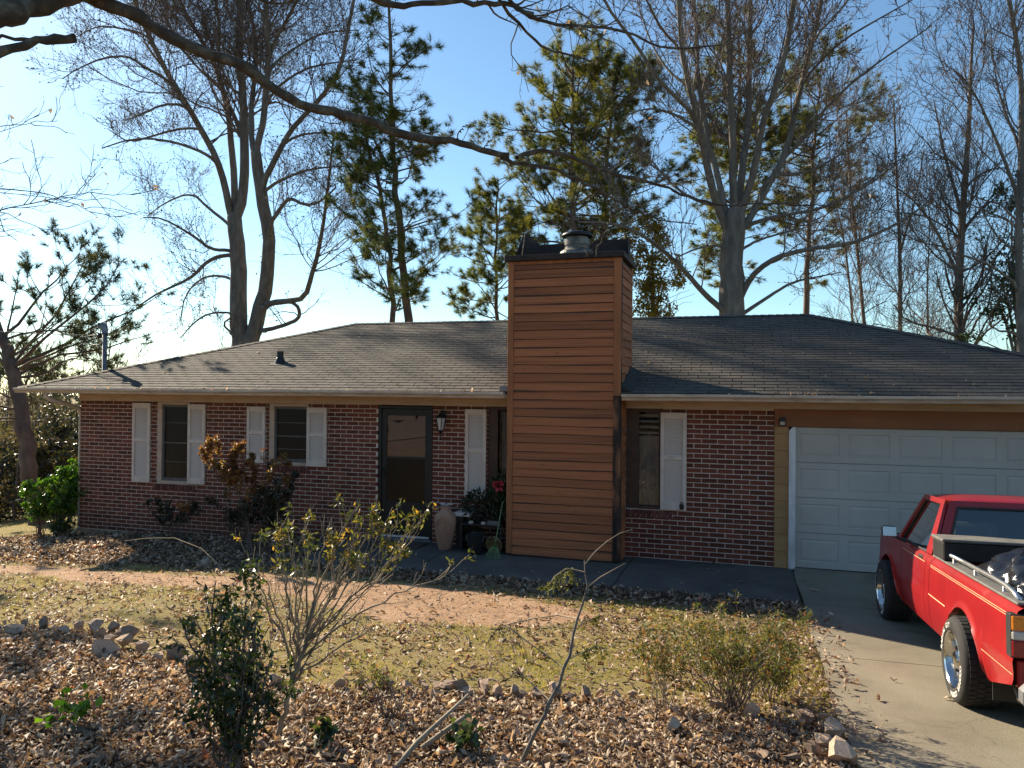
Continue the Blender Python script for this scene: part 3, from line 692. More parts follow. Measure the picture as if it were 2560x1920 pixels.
    b = MB(); b.box(CX0 - .13, CX0 - .004, -.50, -.40, 2.42, 2.50, bev=.004); b.build('flashing', 'grey_metal', roof)
    # plumbing vent
    p = pt(-8.36, 1.62, .01); b = MB(); zc = p[2]
    b.hexa([pt(-8.50, 1.42, .010), pt(-8.22, 1.42, .010), pt(-8.22, 1.80, .010), pt(-8.50, 1.80, .010), pt(-8.50, 1.42, .014), pt(-8.22, 1.42, .014), pt(-8.22, 1.80, .014), pt(-8.50, 1.80, .014)])
    b.lathe([(.115, -.03), (.075, .07), (.062, .09), (.062, .205), (.05, .205), (.05, .1)], 14, p); b.build('vent_pipe', 'black_metal', roof)
make_roof()

# ------------------------------------------------------------------ garage front
def make_garage():
    X0, X1 = .612, 4.352
    b = MB(); b.box(.337, 5.0, -.014, .10, 1.962, 2.203, bev=.003); b.build('header_board', 'header_brown', house)
    z = .0; i = 0
    while z < 1.95:
        z1 = min(z + .232, 1.958)
        for a, c in ((.338, .524), (X1 + .09, 5.0)):
            m = MB(); m.hexa([(a, -.012, z + .002), (c, -.012, z + .002), (c, .1, z + .002), (a, .1, z + .002), (a, .0, z1), (c, .0, z1), (c, .1, z1), (a, .1, z1)]); m.build('siding_board', 'siding_ochre', house)
        z = z1 + .001; i += 1
    m = MB(); y0, y1 = -.034, .09
    pl = [(.526, .0), (X0, .0), (X0, 1.958), (.575, 1.958), (.526, 1.90)]
    m.add([(p[0], y0, p[1]) for p in pl] + [(p[0], y1, p[1]) for p in pl], [(0, 1, 2, 3, 4), (9, 8, 7, 6, 5)] + [(i, 5 + i, 5 + (i + 1) % 5, (i + 1) % 5) for i in range(5)]); m.build('door_jamb', 'white_paint', house)
    MB().box(X1, X1 + .088, y0, y1, 0, 1.958, bev=.004).build('door_jamb', 'white_paint', house)
    # sectional door
    b = MB(); b.box(X0 + .003, X1 - .003, .062, .09, .012, 1.958); gd = b.build('garage_door', 'garage_white', house)
    MB().box(X0 + .003, X1 - .003, .025, .085, .002, .022).build('bottom_seal', 'black_plastic', gd)
    nc = 6; pw = (X1 - X0) / nc; hs = (1.958 - .02) / 4
    for r in range(4):
        z0 = .022 + r * hs; sec = MB(); z1 = z0 + hs - .007
        # section face with recessed frames
        def face(x0, x1, a, c): sec.box(x0, x1, .030, .0615, a, c)
        face(X0 + .004, X1 - .004, z0, z0 + .085); face(X0 + .004, X1 - .004, z1 - .085, z1)
        xs = [X0 + .004] + [X0 + (k + 1) * pw for k in range(nc - 1)] + [X1 - .004]
        for k in range(nc + 1):
            c_ = X0 + k * pw; face(max(c_ - .055, X0 + .004), min(c_ + .055, X1 - .004), z0 + .085, z1 - .085)
        sec.build('door_section', 'garage_white', gd)
        for k in range(nc):
            a0, a1 = X0 + k * pw + .055, X0 + (k + 1) * pw - .055; c0, c1 = z0 + .085, z1 - .085; q = MB()
            e = .042
            q.add([(a0, .031, c0), (a1, .031, c0), (a1, .031, c1), (a0, .031, c1), (a0 + .008, .040, c0 + .008), (a1 - .008, .040, c0 + .008), (a1 - .008, .040, c1 - .008), (a0 + .008, .040, c1 - .008),
                   (a0 + e, .033, c0 + e), (a1 - e, .033, c0 + e), (a1 - e, .033, c1 - e), (a0 + e, .033, c1 - e)],
                  [(i, (i + 1) % 4, 4 + (i + 1) % 4, 4 + i) for i in range(4)] + [(4 + i, 4 + (i + 1) % 4, 8 + (i + 1) % 4, 8 + i) for i in range(4)] + [(8, 9, 10, 11)])
            q.build('panel', 'garage_white', gd)
make_garage()
# ------------------------------------------------------------------ red pickup truck (local: y forward, x right, rear axle at y=0)
M('red_paint', [(.3, (.27, .006, .008)), (.7, (.35, .010, .011))], 2.2, .40, coat=.5, spec=.35)
M('red_dull', [(.3, (.16, .010, .014)), (.7, (.24, .016, .020))], 3, .55)
M('chrome', [(.3, (.60, .58, .55)), (.7, (.72, .70, .67))], 4, .16, metal=1)
M('satin_alu', [(.3, (.55, .54, .52)), (.7, (.70, .69, .67))], 14, .32, metal=.9)
M('rubber', [(.3, (.018, .017, .016)), (.7, (.034, .032, .030))], 14, .85, .2, 60)
M('tyre_letter', [(.3, (.66, .62, .55)), (.7, (.78, .74, .68))], 20, .7)
M('stripe_glint_cream', [(.3, (.62, .40, .22)), (.7, (.72, .50, .30))], 10, .4)
M('black_trim', [(.3, (.012, .012, .012)), (.7, (.030, .029, .027))], 16, .6, .1, 40)
M('grey_trim', [(.3, (.10, .095, .085)), (.7, (.17, .16, .145))], 10, .7)
M('box_worn', [(.36, (.012, .011, .011)), (.64, (.022, .020, .019)), (.72, (.45, .40, .33)), (.8, (.5, .45, .38))], 9, .6, detail=8, dist=.6)
M('lid_dusty', [(.3, (.10, .095, .085)), (.7, (.19, .175, .15))], 8, .8)
M('lamp_amber', [(.3, (.62, .17, .012)), (.7, (.80, .26, .02))], 30, .2, coat=.6)
M('lamp_clear', [(.3, (.50, .47, .43)), (.7, (.62, .58, .53))], 30, .2, coat=.6)
M('lamp_red', [(.3, (.24, .008, .012)), (.7, (.34, .012, .016))], 30, .2, coat=.6)
M('bag_plastic', [(.3, (.010, .010, .012)), (.7, (.018, .018, .022))], 6, .16, .25, 26, spec=.8)
M('seat_cloth', [(.3, (.09, .082, .075)), (.7, (.14, .13, .12))], 20, .9)
glassmat('car_glass', (.80, .86, .85), .03)
T0 = (2.282, -4.845, .157)
truck = empty('pickup_truck', (0, 0, 0), 'old red pickup truck with chrome wheels parked facing the garage', 'pickup truck')
PROF = [(.26, .765), (.32, .790), (.42, .812), (.52, .822), (.585, .828), (.60, .818), (.70, .817), (.78, .812), (.85, .802), (.892, .786), (.912, .765), (.920, .735)]
def bx(z): return float(np.interp(z, [p[0] for p in PROF], [p[1] for p in PROF]))
WR, WZ, WB = .405, .305, 2.68
def zbot(y):
    for c in (0., WB):
        d = abs(y - c)
        if d < WR: return max(.29, WZ + math.sqrt(max(0, WR * WR - d * d)) * .93)
    return .29 + .15 * max(0., min(1., (-.42 - y) / .6))
def ycols(y0, y1):
    ys = set(np.linspace(y0, y1, max(3, int((y1 - y0) / .06))).round(4).tolist())
    for c in (0., WB):
        for k in range(25):
            y = c + WR * math.cos(math.pi * k / 24) * .9995
            if y0 < y < y1: ys.add(round(y, 4))
    return sorted(ys)
def side(name, y0, y1, ztop, s, mat='red_paint'):
    ys = ycols(y0, y1); n = 14; mb = MB()
    for y in ys:
        zb, zt = zbot(y), ztop(y)
        # rows: shared heights above the arch so the crease runs straight
        hs = [zb + (zt - zb) * k / n for k in range(n + 1)]
        for h in hs:
            fl = .018 * math.exp(-((h - zb) / .03) ** 2) if zb > .32 else 0
            mb.v.append((s * (bx(h) + fl - (.02 if y > 3.2 else 0)), y, h))
        h = zb; mb.v.append((s * (bx(h) - .06), y, h + .01))
    m = n + 2
    for i in range(len(ys) - 1):
        for k in range(n): mb.f.append((i * m + k, (i + 1) * m + k, (i + 1) * m + k + 1, i * m + k + 1))
        mb.f.append((i * m + n + 1, (i + 1) * m + n + 1, (i + 1) * m, i * m))
    mb.r = [0] * len(mb.f); mb.m = [0] * len(mb.f)
    o = mb.build(name, mat, truck); autosmooth(o, 50); return o
def strip(name, y0, y1, z, h, s, mat, off=.003, parent=None, z1=None):
    mb = MB(); n = max(2, int((y1 - y0) / .1))
    for i in range(n + 1):
        y = y0 + (y1 - y0) * i / n; zz = z + ((z1 - z) * i / n if z1 else 0)
        mb.v += [(s * (bx(zz - h / 2) + off), y, zz - h / 2), (s * (bx(zz + h / 2) + off), y, zz + h / 2)]
    for i in range(n): mb.f.append((2 * i, 2 * i + 2, 2 * i + 3, 2 * i + 1)); mb.r.append(0); mb.m.append(0)
    return mb.build(name, mat, parent or truck)
for s in (-1, 1):
    bs = side('bed_side', -1.02, .988, lambda y: .920, s)
    side('cab_corner', .998, 1.150, lambda y: .920, s)
    dr = side('door', 1.158, 2.060, lambda y: .920, s)
    side('fender', 2.068, 3.22, lambda y: .918 - .075 * max(0, (y - 2.2) / 1.02) ** 1.5, s)
    for z in (.846, .832): strip('pinstripe', -1.01, .98, z, .0045, s, 'stripe_glint_cream', parent=bs); 
    strip('pinstripe', 1.17, 2.05, .843, .006, s, 'stripe_glint_cream', parent=dr)
    strip('crease_highlight', .47, .98, .598, .006, s, 'stripe_glint_cream', parent=bs, off=.006); strip('crease_highlight', -1.01, -.42, .50, .006, s, 'stripe_glint_cream', parent=bs, off=.004)  # light strips paint in the highlight along the body crease
    b = MB(); x = s * (bx(.87) + .008); b.box(min(x, x - s * .02), max(x, x - s * .02), 1.27, 1.42, .905 - .06, .94 - .06, bev=.006); b.build('handle', 'black_trim', dr)
    # rail cap and tube rail
    b = MB(); b.box(min(s * .67, s * .785), max(s * .67, s * .785), -1.0, .985, .916, .934, bev=.006); b.build('rail_cap', 'grey_trim', truck)
    b = MB(); b.tube([(s * .735, .60, 0.984), (s * .735, .2, 0.986), (s * .735, -.4, 0.986), (s * .735, -.66, 0.980), (s * .735, -.80, .962), (s * .735, -.90, .934)], [.017] * 6, 10); rl = b.build('bed_rail', 'satin_alu', truck, smooth=True)
    for y in (.52, -.02, -.62):
        b = MB(); b.tube([(s * .735, y, .93), (s * .735, y, .98)], .011, 8); b.build('post', 'satin_alu', rl, smooth=True)
    # tail lamp
    for z0, z1, mt in ((.770, .862, 'lamp_amber'), (.715, .768, 'lamp_clear'), (.612, .713, 'lamp_red')):
        b = MB(); xa, xb = s * .600, s * .834; b.box(min(xa, xb), max(xa, xb), -1.046, -.955, z0, z1, bev=.008)
        b.build('tail_lamp', mt, truck)
    b = MB(); b.box(min(s * .595, s * .838), max(s * .595, s * .838), -1.035, -.95, .606, .868, bev=.004); b.build('lamp_bezel', 'black_trim', truck)
    # mirror
    b = MB(); b.box(min(s * .93, s * 1.07), max(s * .93, s * 1.07), 1.72, 1.77, .985, 1.085, bev=.016); mr = b.build('side_mirror', 'black_trim', truck)
    xa, xb = s * .937, s * 1.063; b = MB(); b.hexa([(xa, 1.700, .992), (xb, 1.706, .992), (xb, 1.722, .992), (xa, 1.722, .992), (xa, 1.714, 1.078), (xb, 1.720, 1.078), (xb, 1.726, 1.078), (xa, 1.726, 1.078)]); b.build('mirror_glass', 'chrome', mr)
    b = MB(); b.tube([(s * .79, 1.98, .915), (s * .88, 1.97, .95), (s * .955, 1.955, 0.99)], [.016, .013, .012], 8); b.build('arm', 'black_trim', mr, smooth=True)
    b = MB(); b.box(min(s * .60, s * .76), max(s * .60, s * .76), -.445, -.435, .17, .44); b.build('mud_flap', 'black_trim', truck)
# hood, cowl
b = MB(); b.grid(lambda u, v: (-.735 + 1.47 * u, 2.20 + 1.02 * v, .921 - .078 * v ** 1.5 + .028 * math.sin(math.pi * u) - .004), 14, 10); o = b.build('hood', 'red_paint', truck, smooth=True)
b = MB(); b.box(-.78, .78, 3.16, 3.225, .45, .86, bev=.02); g = b.build('grille', 'black_trim', truck)
for s in (-1, 1): MB().box(min(s * .40, s * .74), max(s * .40, s * .74), 3.22, 3.24, .62, .80, bev=.01).build('headlight', 'lamp_clear', truck)
MB().box(-.76, .76, 3.245, 3.34, .36, .50, bev=.03).build('front_bumper', 'chrome', truck)
# greenhouse
BELT, TOP = .919, 1.345
def P(side_, y, z):   # point on the glass-house shell, tumblehome towards the roof
    t = (z - BELT) / (1.38 - BELT); return (side_ * (.762 - .155 * t), y, z)
def slab(name, pts, mat, t=.02, parent=truck):
    v = [Vector(p) for p in pts]; n = (v[1] - v[0]).cross(v[2] - v[0]).normalized() * t; k = len(v); m = MB()
    m.add([tuple(p) for p in v] + [tuple(p - n) for p in v], [tuple(range(k)), tuple(range(2 * k - 1, k - 1, -1))] + [(i, k + i, k + (i + 1) % k, (i + 1) % k) for i in range(k)])
    return m.build(name, mat, parent)
for s in (-1, 1):
    slab('a_pillar', [P(s, 2.30, BELT), P(s, 2.22, BELT), P(s, 1.83, TOP), P(s, 1.90, TOP)], 'red_paint', .03 * s)
    slab('b_pillar', [P(s, 1.19, BELT), P(s, 1.00, BELT), P(s, 1.13, TOP), P(s, 1.235, TOP)], 'red_paint', .03 * s)
    slab('pillar_vent', [tuple(Vector(P(s, 1.165, .96)) + Vector((s * .004, 0, 0))), tuple(Vector(P(s, 1.125, .96)) + Vector((s * .004, 0, 0))), tuple(Vector(P(s, 1.19, 1.32)) + Vector((s * .004, 0, 0))), tuple(Vector(P(s, 1.225, 1.32)) + Vector((s * .004, 0, 0)))], 'grey_trim', .003 * s)
    slab('roof_rail', [P(s, 1.90, TOP), P(s, 1.13, TOP), P(s, 1.13, 1.39), P(s, 1.83, 1.39)], 'red_paint', .03 * s)
    slab('side_glass', [tuple(Vector(P(s, 2.21, BELT)) - Vector((s * .012, 0, 0))), tuple(Vector(P(s, 1.19, BELT)) - Vector((s * .012, 0, 0))), tuple(Vector(P(s, 1.235, TOP)) - Vector((s * .012, 0, 0))), tuple(Vector(P(s, 1.84, TOP)) - Vector((s * .012, 0, 0)))], 'car_glass', .004 * s)
    for a, c in ((P(s, 2.22, BELT), P(s, 1.835, TOP)), (P(s, 1.835, TOP), P(s, 1.235, TOP)), (P(s, 1.235, TOP), P(s, 1.19, BELT)), (P(s, 1.19, BELT), P(s, 2.22, BELT))):
        b = MB(); b.tube([a, c], .010, 6); b.build('window_seal', 'black_trim', truck)
# roof skin
def roof_pt(u, v):
    x = -.62 + 1.24 * u; y = 1.115 + .76 * v; e = max(abs(2 * u - 1) ** 6, abs(2 * v - 1) ** 8)
    return (x, y, 1.425 - .045 * e - .012 * (2 * u - 1) ** 2)
b = MB(); b.grid(roof_pt, 26, 18); b.build('cab_roof', 'red_paint', truck, smooth=True)
# cab back
W = .60
b = MB()
def cb(x, z, y=None): t = max(0., (z - BELT) / .47); return (x * (.755 - .15 * t) / .755, (1.00 + .115 * t) if y is None else y, z)
for pts in ([cb(-.755, .50), cb(.755, .50), cb(.755, BELT), cb(-.755, BELT)], [cb(-.755, BELT), cb(.755, BELT), cb(.755, 0.98), cb(-.755, 0.98)], [cb(-.755, 0.98), cb(-.66, 0.98), cb(-.65, 1.335), cb(-.755, 1.335)], [cb(.66, 0.98), cb(.755, 0.98), cb(.755, 1.335), cb(.65, 1.335)], [cb(-.755, 1.335), cb(.755, 1.335), cb(.755, 1.395), cb(-.755, 1.395)]):
    b.add(pts, [(0, 1, 2, 3)])
b.build('cab_back', 'red_paint', truck)
v = [cb(-.66, 0.98), cb(.66, 0.98), cb(.65, 1.335), cb(-.65, 1.335)]
slab('rear_glass', [(p[0], p[1] + .006, p[2]) for p in v], 'car_glass', -.004)
for i in range(4):
    b = MB(); b.tube([v[i], v[(i + 1) % 4]], .013, 6); b.build('rear_seal', 'black_trim', truck)
slab('windshield', [(-.66, 2.25, BELT), (.66, 2.25, BELT), (.57, 1.85, 1.345), (-.57, 1.85, 1.345)], 'car_glass', .004)
# interior
b = MB()
for x in (-.36, .36):
    b.box(x - .26, x + .26, 1.20, 1.34, .60, 1.06, bev=.04); b.box(x - .20, x + .20, 1.21, 1.31, 1.065, 1.20, bev=.03)
b.box(-.68, .68, 1.25, 1.8, .45, .62, bev=.04); b.build('seats', 'seat_cloth', truck)
MB().box(-.70, .70, 2.0, 2.2, .70, .905, bev=.04).build('dashboard', 'seat_cloth', truck)
b = MB(); b.tube([(-.36 + .18 * math.cos(a), 1.9 + .07 * math.sin(a), .97 + .165 * math.sin(a)) for a in np.linspace(0, 6.283, 25)], .013, 6, cap=False); b.tube([(-.36, 1.9, .97), (-.36, 2.05, .87)], .03, 6); b.build('steering_wheel', 'black_trim', truck, smooth=True)
MB().box(-.13, .13, 1.78, 1.81, 1.255, 1.315, bev=.012).build('rear_view_mirror', 'black_trim', truck)
# bed
b = MB(); b.box(-.68, .68, -1.0, .96, .56, .60); b.box(-.70, -.665, -1.0, .98, .56, .914); b.box(.665, .70, -1.0, .98, .56, .914); b.box(-.70, .70, .955, .985, .56, .914); b.build('bed', 'red_dull', truck)
b = MB(); b.box(-.595, .595, -1.035, -.985, .55, .917, bev=.01); b.build('tailgate', 'red_paint', truck)
b = MB(); b.box(-.80, .80, -1.03, -.98, .42, .592, bev=.01); b.build('rear_panel', 'red_paint', truck)
b = MB(); b.box(-.82, -.30, -1.20, -1.06, .34, .48, bev=.035); b.box(.30, .82, -1.20, -1.06, .34, .48, bev=.035); b.box(-.31, .31, -1.18, -1.07, .36, .46, bev=.02); b.box(-.45, -.38, -1.08, -1.0, .38, .44); b.box(.38, .45, -1.08, -1.0, .38, .44); b.build('rear_bumper', 'grey_metal', truck)
b = MB(); b.tube([(-.55, .55, .30), (-.58, -.25, .31), (-.62, -.50, .30), (-.67, -.72, .27)], .03, 10); b.build('tailpipe', 'flue_metal', truck, smooth=True)
b = MB(); b.box(-.56, .56, -.95, 3.1, .26, .55); b.tube([(-.70, 0, WZ), (.70, 0, WZ)], .045, 10); b.box(-.12, .12, -.12, .12, .22, .40, bev=.05); b.box(-.74, .74, .42, 2.27, .30, .56); b.box(-.76, .76, 3.0, 3.15, .30, .6); b.build('chassis', 'black_trim', truck)
for c in (0., WB):
    for s in (-1, 1): b = MB(); b.grid(lambda u, v, c=c, s=s: (s * (.56 + .235 * v), c + (WR + .015) * math.cos(math.pi * u), WZ - .02 + (WR + .02) * math.sin(math.pi * u) * .95), 18, 2); b.build('wheel_well', 'black_trim', truck)
# wheels
def make_wheel(y, s, w=.255, turn=0):
    R = .310; xo = s * .832
    tread = MB(); n = 44; x1 = xo - s * w
    pr = [(.205, .0), (.225, .010), (.262, .014), (.286, .006), (.303, -.012), (R, -.035), (R, -w + .035), (.303, -w + .012), (.27, -w - .01), (.205, -w)]
    tread.lathe([(r, s * h) for r, h in pr], n * 2, (xo, y, WZ), 'x')
    # tread blocks
    for i in range(n):
        for k in range(4):
            a0 = 2 * math.pi * (i + .1 + .5 * (k % 2)) / n; a1 = a0 + 2 * math.pi / n * .74; c0 = .024 + k * (w - .048) / 4 + .003; c1 = c0 + (w - .048) / 4 - .008
            q = []
            for r in (R - .004, R + .006):
                for (a, c) in ((a0, c0), (a0, c1), (a1, c1), (a1, c0)): q.append((xo - s * c, y + r * math.cos(a), WZ + r * math.sin(a)))
            tread.hexa(q)
    wheel = tread.build('wheel', 'rubber', truck, org=(0, 0, 0)); autosmooth(wheel, 40)
    rim = MB()
    rim.lathe([(.207, s * -.004), (.212, s * .008), (.205, s * .012), (.196, s * .004), (.186, s * -.03), (.176, s * -.075), (.150, s * -.085), (.118, s * -.05), (.112, s * -.045), (.075, s * -.04), (.06, s * -.012), (.045, s * -.004), (.0, s * -.002)], 40, (xo, y, WZ), 'x')
    rm = rim.build('rim', 'chrome', wheel, org=(0, 0, 0)); autosmooth(rm, 30)
    sl = MB()
    for i in range(12):
        a = 2 * math.pi * (i + .5) / 12; c, d = math.cos(a), math.sin(a); e = (-d, c); r0, r1, h = .122, .166, .011; x_ = xo - s * .062; q = []
        for xx in (xo - s * .082, x_):
            for (r, f) in ((r0, -h), (r1, -h * 1.5), (r1, h * 1.5), (r0, h)): q.append((xx, y + r * c + f * e[0], WZ + r * d + f * e[1]))
        sl.hexa(q)
    sl.build('rim_spokes', 'chrome', wheel, org=(0, 0, 0), kind='stuff')
    nut = MB()
    for i in range(5):
        a = 2 * math.pi * i / 5; nut.lathe([(.014, s * -.045), (.014, s * -.02), (.0, s * -.018)], 6, (xo, y + .085 * math.cos(a), WZ + .085 * math.sin(a)), 'x')
    nut.build('lug_nuts', 'black_trim', wheel, org=(0, 0, 0), kind='stuff')
    # raised white lettering around the sidewall
    def letters(text, mid, height, flip):
        v = []; f = []
        adv = height * .98 / .246; a = mid + adv * (len(text) - 1) / 2
        for ch in text:
            if ch != ' ':
                cu = bpy.data.curves.new('t', 'FONT'); cu.body = ch; cu.size = height * 1.38; cu.align_x = 'CENTER'; cu.offset = .0016
                ob = bpy.data.objects.new('t', cu); COL.objects.link(ob); dg = bpy.context.evaluated_depsgraph_get(); me = bpy.data.meshes.new_from_object(ob.evaluated_get(dg))
                b0 = len(v); r0 = .246 - height / 2
                for p in me.vertices:
                    # reading outward, seen from the truck's left side (viewed along +x: right is +z rotated, i.e. -y to +y clockwise)
                    cx, cy = p.co.x, p.co.y
                    rr = r0 + cy; aa = a - cx / .246
                    lift = .0165
                    v.append((xo + s * lift, y - s * rr * math.cos(aa) * -1 if False else y + (rr * math.cos(aa)) * (1 if s > 0 else -1), WZ + rr * math.sin(aa)))
                f += [tuple(b0 + i for i in pl.vertices) for pl in me.polygons]
                bpy.data.objects.remove(ob); bpy.data.meshes.remove(me); bpy.data.curves.remove(cu)
            a -= adv
        return v, f
    L = MB()
    for text, mid in (('RADIAL G/T', math.pi * .5 + turn), ('COOPER COBRA', -math.pi * .5 + turn)):
        v, f = letters(text, mid, .036, False); L.add(v, f)
    L.build('sidewall_lettering', 'tyre_letter', wheel, org=(0, 0, 0), kind='stuff')
for y in (0., WB):
    for s in (-1, 1): make_wheel(y, s, turn=.80 if y == 0 else 1.1)
def narrow(o):
    if o.name.startswith('wheel') and not o.name.startswith('wheel_well'): return
    o.data.transform(Matrix.Scale(.93, 4, (1, 0, 0)))
    for c in o.children: narrow(c)
for c in truck.children: narrow(c)
truck.location = T0; truck.rotation_euler = (-.054, 0, .030)
TM = Matrix.Translation(T0) @ truck.rotation_euler.to_matrix().to_4x4()

# tool box lying across the bed rails
tb = empty('tool_box', (0, 0, 0), 'worn black tool box across the bed of the red pickup truck', 'tool box')
b = MB(); b.box(-.735, .735, .62, .955, .936, 1.087, bev=.008); b.build('body', 'box_worn', tb)
b = MB(); b.box(-.745, .745, .605, .965, 1.089, 1.114, bev=.006); b.build('lid', 'lid_dusty', tb)
MB().box(-.05, .05, .600, .62, 1.03, 1.08, bev=.004).build('latch', 'satin_alu', tb)
tb.matrix_world = TM
# two filled bin bags in the bed
def make_bag(name, c, r, seed, label):
    rs = np.random.default_rng(seed); n, m = 40, 26; mb = MB()
    ph = rs.uniform(0, 6.28, 12)
    def fn(u, v):
        a = 2 * math.pi * u; t = math.pi * (v - .5)
        d = 1 + .10 * math.sin(3 * a + ph[0]) * math.cos(t) + .07 * math.sin(7 * a + 5 * t + ph[1]) + .05 * math.sin(13 * a - 9 * t + ph[2]) + .035 * math.sin(23 * a + 17 * t + ph[3])
        z = math.sin(t); k = max(.0, z) ** 3
        return (c[0] + r[0] * d * math.cos(a) * math.cos(t), c[1] + r[1] * d * math.sin(a) * math.cos(t), c[2] + r[2] * (z * d + .25 * k))
    mb.grid(fn, n, m); o = mb.build(name, 'bag_plastic', None, smooth=True); tag(o, label, 'bin bag', 'bin bags in the truck bed'); o.matrix_world = TM; return o
make_bag('bin_bag', (-.28, .05, .82), (.36, .40, .24), 3, 'shiny black plastic bag heaped against the tool box in the truck bed')
make_bag('bin_bag', (-.22, -.50, .78), (.42, .30, .20), 5, 'shiny black plastic bag by the tailgate in the truck bed')
M('pole_wood', [(.3, (.07, .055, .045)), (.7, (.12, .10, .08))], 6, .95)
# ------------------------------------------------------------------ things fixed to or standing at the house
# electrical service mast rising past the eave
mx, my = -12.16, .72
ms = empty('service_mast', (mx, my, -.4), 'grey electrical service mast with weatherhead rising past the left eave', 'service mast')
b = MB(); b.tube([(mx, my, -.4), (mx, my, 3.50)], .045, 12); b.build('pole', 'grey_metal', ms, smooth=True)
b = MB(); hp = [(mx, my, 3.49), (mx, my, 3.56), (mx - .02, my, 3.62), (mx - .06, my, 3.66), (mx - .12, my, 3.655), (mx - .165, my, 3.62)]
b.tube(hp, [.058, .062, .070, .072, .060, .018], 12); b.build('weatherhead', 'grey_metal', ms, smooth=True)
b = MB(); b.box(mx - .06, mx + .08, my - .02, my + .02, 3.44, 3.475, bev=.004); b.build('bracket', 'black_metal', ms)
b = MB(); b.lathe([(.0, -.05), (.035, -.045), (.05, -.01), (.035, .02), (.05, .035), (.0, .05)], 10, (mx - .12, my, 3.455)); b.build('insulator', 'black_metal', ms, smooth=True)
b = MB(); b.box(mx - .085, mx + .085, my - .012, my + .012, 3.05, 3.066); b.build('clamp', 'black_metal', ms)
for pts in ([(mx - .13, my, 3.62), (mx - .30, my, 3.58), (mx - .31, my, 3.55), (mx - .15, my, 3.50), (mx - .12, my, 3.46)],
            [(mx - .10, my, 3.62), (mx - .12, my + .01, 3.5), (mx - .06, my + .02, 3.40), (mx - .05, my + .02, 3.33), (mx - .16, my + .02, 3.27), (mx - .32, my + .02, 3.265), (mx - .48, my, 3.2), (mx - .6, my, 3.05)],
            [(mx - .12, my, 3.46), (mx - .35, my, 3.455), (mx - .50, my, 3.43), (mx - .55, my, 3.3), (mx - .55, my, 3.2), (mx - .7, my, 3.0), (mx - 1.2, my, 2.93)]):
    b = MB(); b.tube(pts, .011, 6); b.build('cable', 'black_trim', ms, smooth=True)
b = MB(); A, B = Vector((mx - .12, my, 3.455)), Vector((-46, 9, 8.0)); b.tube([tuple(A.lerp(B, t) - Vector((0, 0, 2.2 * 4 * t * (1 - t) * .35))) for t in np.linspace(0, 1, 30)], .009, 5)
b.build('service_wire', 'pole_wood', ms)
b = MB(); b.tube([(-46, 9, -7), (-46, 9, 8.4)], [.15, .11], 10); up = b.build('utility_pole', 'pole_wood', None, smooth=True); tag(up, 'wooden utility pole at the far end of the service wire', 'utility pole')

# wall lantern beside the storm door
lx = -4.635
ln_ = empty('wall_lantern', (lx, -.01, 1.9), 'dark metal carriage lantern on the brick beside the storm door', 'lantern')
b = MB(); b.box(lx - .04, lx + .04, -.018, -.001, 1.90, 2.10, bev=.005); b.build('back_plate', 'black_metal', ln_)
b = MB(); b.tube([(lx, -.01, 2.07), (lx, -.07, 2.11), (lx, -.12, 2.09), (lx, -.12, 2.05)], .008, 6); b.build('arm', 'black_metal', ln_, smooth=True)
c = (lx, -.12, 0)
b = MB(); b.lathe([(.0, 2.065), (.03, 2.055), (.085, 2.0), (.088, 1.99), (.0, 1.992)], 6, c); b.build('cap', 'black_metal', ln_)
b = MB(); b.lathe([(.078, 1.988), (.042, 1.80), (.0, 1.80)], 6, c); b.build('glass', 'lamp_clear', ln_)
b = MB()
for i in range(6):
    a = 2 * math.pi * i / 6; b.tube([(lx + .08 * math.cos(a), -.12 + .08 * math.sin(a), 1.992), (lx + .045 * math.cos(a), -.12 + .045 * math.sin(a), 1.795)], .006, 4)
b.lathe([(.048, 1.80), (.035, 1.77), (.012, 1.745), (.008, 1.66), (.02, 1.65), (.0, 1.63)], 8, c); b.build('cage', 'black_metal', ln_)
# motion light on the garage header
ml = empty('motion_light', (.44, -.014, 2.03), 'small black motion light on the brown board above the garage', 'light')
b = MB(); b.box(.40, .48, -.075, -.015, 2.035, 2.085, bev=.006); b.build('housing', 'black_plastic', ml)
b = MB(); b.box(.405, .475, -.060, -.016, 1.982, 2.033, bev=.006); b.build('lens', 'lamp_clear', ml)
b = MB(); b.box(.398, .405, -.066, -.015, 1.975, 2.034); b.box(.475, .482, -.066, -.015, 1.975, 2.034); b.box(.405, .475, -.066, -.015, 1.972, 1.981); b.build('bracket', 'black_plastic', ml)
# little hanging ornament on the shutter by the garage
hk = empty('shutter_ornament', (-.885, -.05, .78), 'tiny dark padlock shaped ornament hanging on the shutter nearest the garage', 'ornament')
b = MB(); b.tube([(-.92 + .022 * math.cos(a), -.05, .815 + .03 * math.sin(a)) for a in np.linspace(0, 3.14, 9)], .006, 6); b.build('hook', 'black_metal', hk, smooth=True)
b = MB(); b.lathe([(.0, -.045), (.022, -.043), (.034, -.015), (.033, .01), (.02, .03), (.0, .034)], 10, (-.92, -.05, .785)); b.build('body', 'rust_metal', hk, smooth=True)

# door mat
b = MB(); b.box(-5.62, -4.82, -.62, -.12, .001, .018, bev=.005)
M('mat_coir', [(.3, (.055, .040, .032)), (.7, (.10, .07, .055))], 40, 1, .6, 120)
tag(b.build('door_mat', 'mat_coir', None), 'brown coir mat on the patio before the storm door', 'door mat')
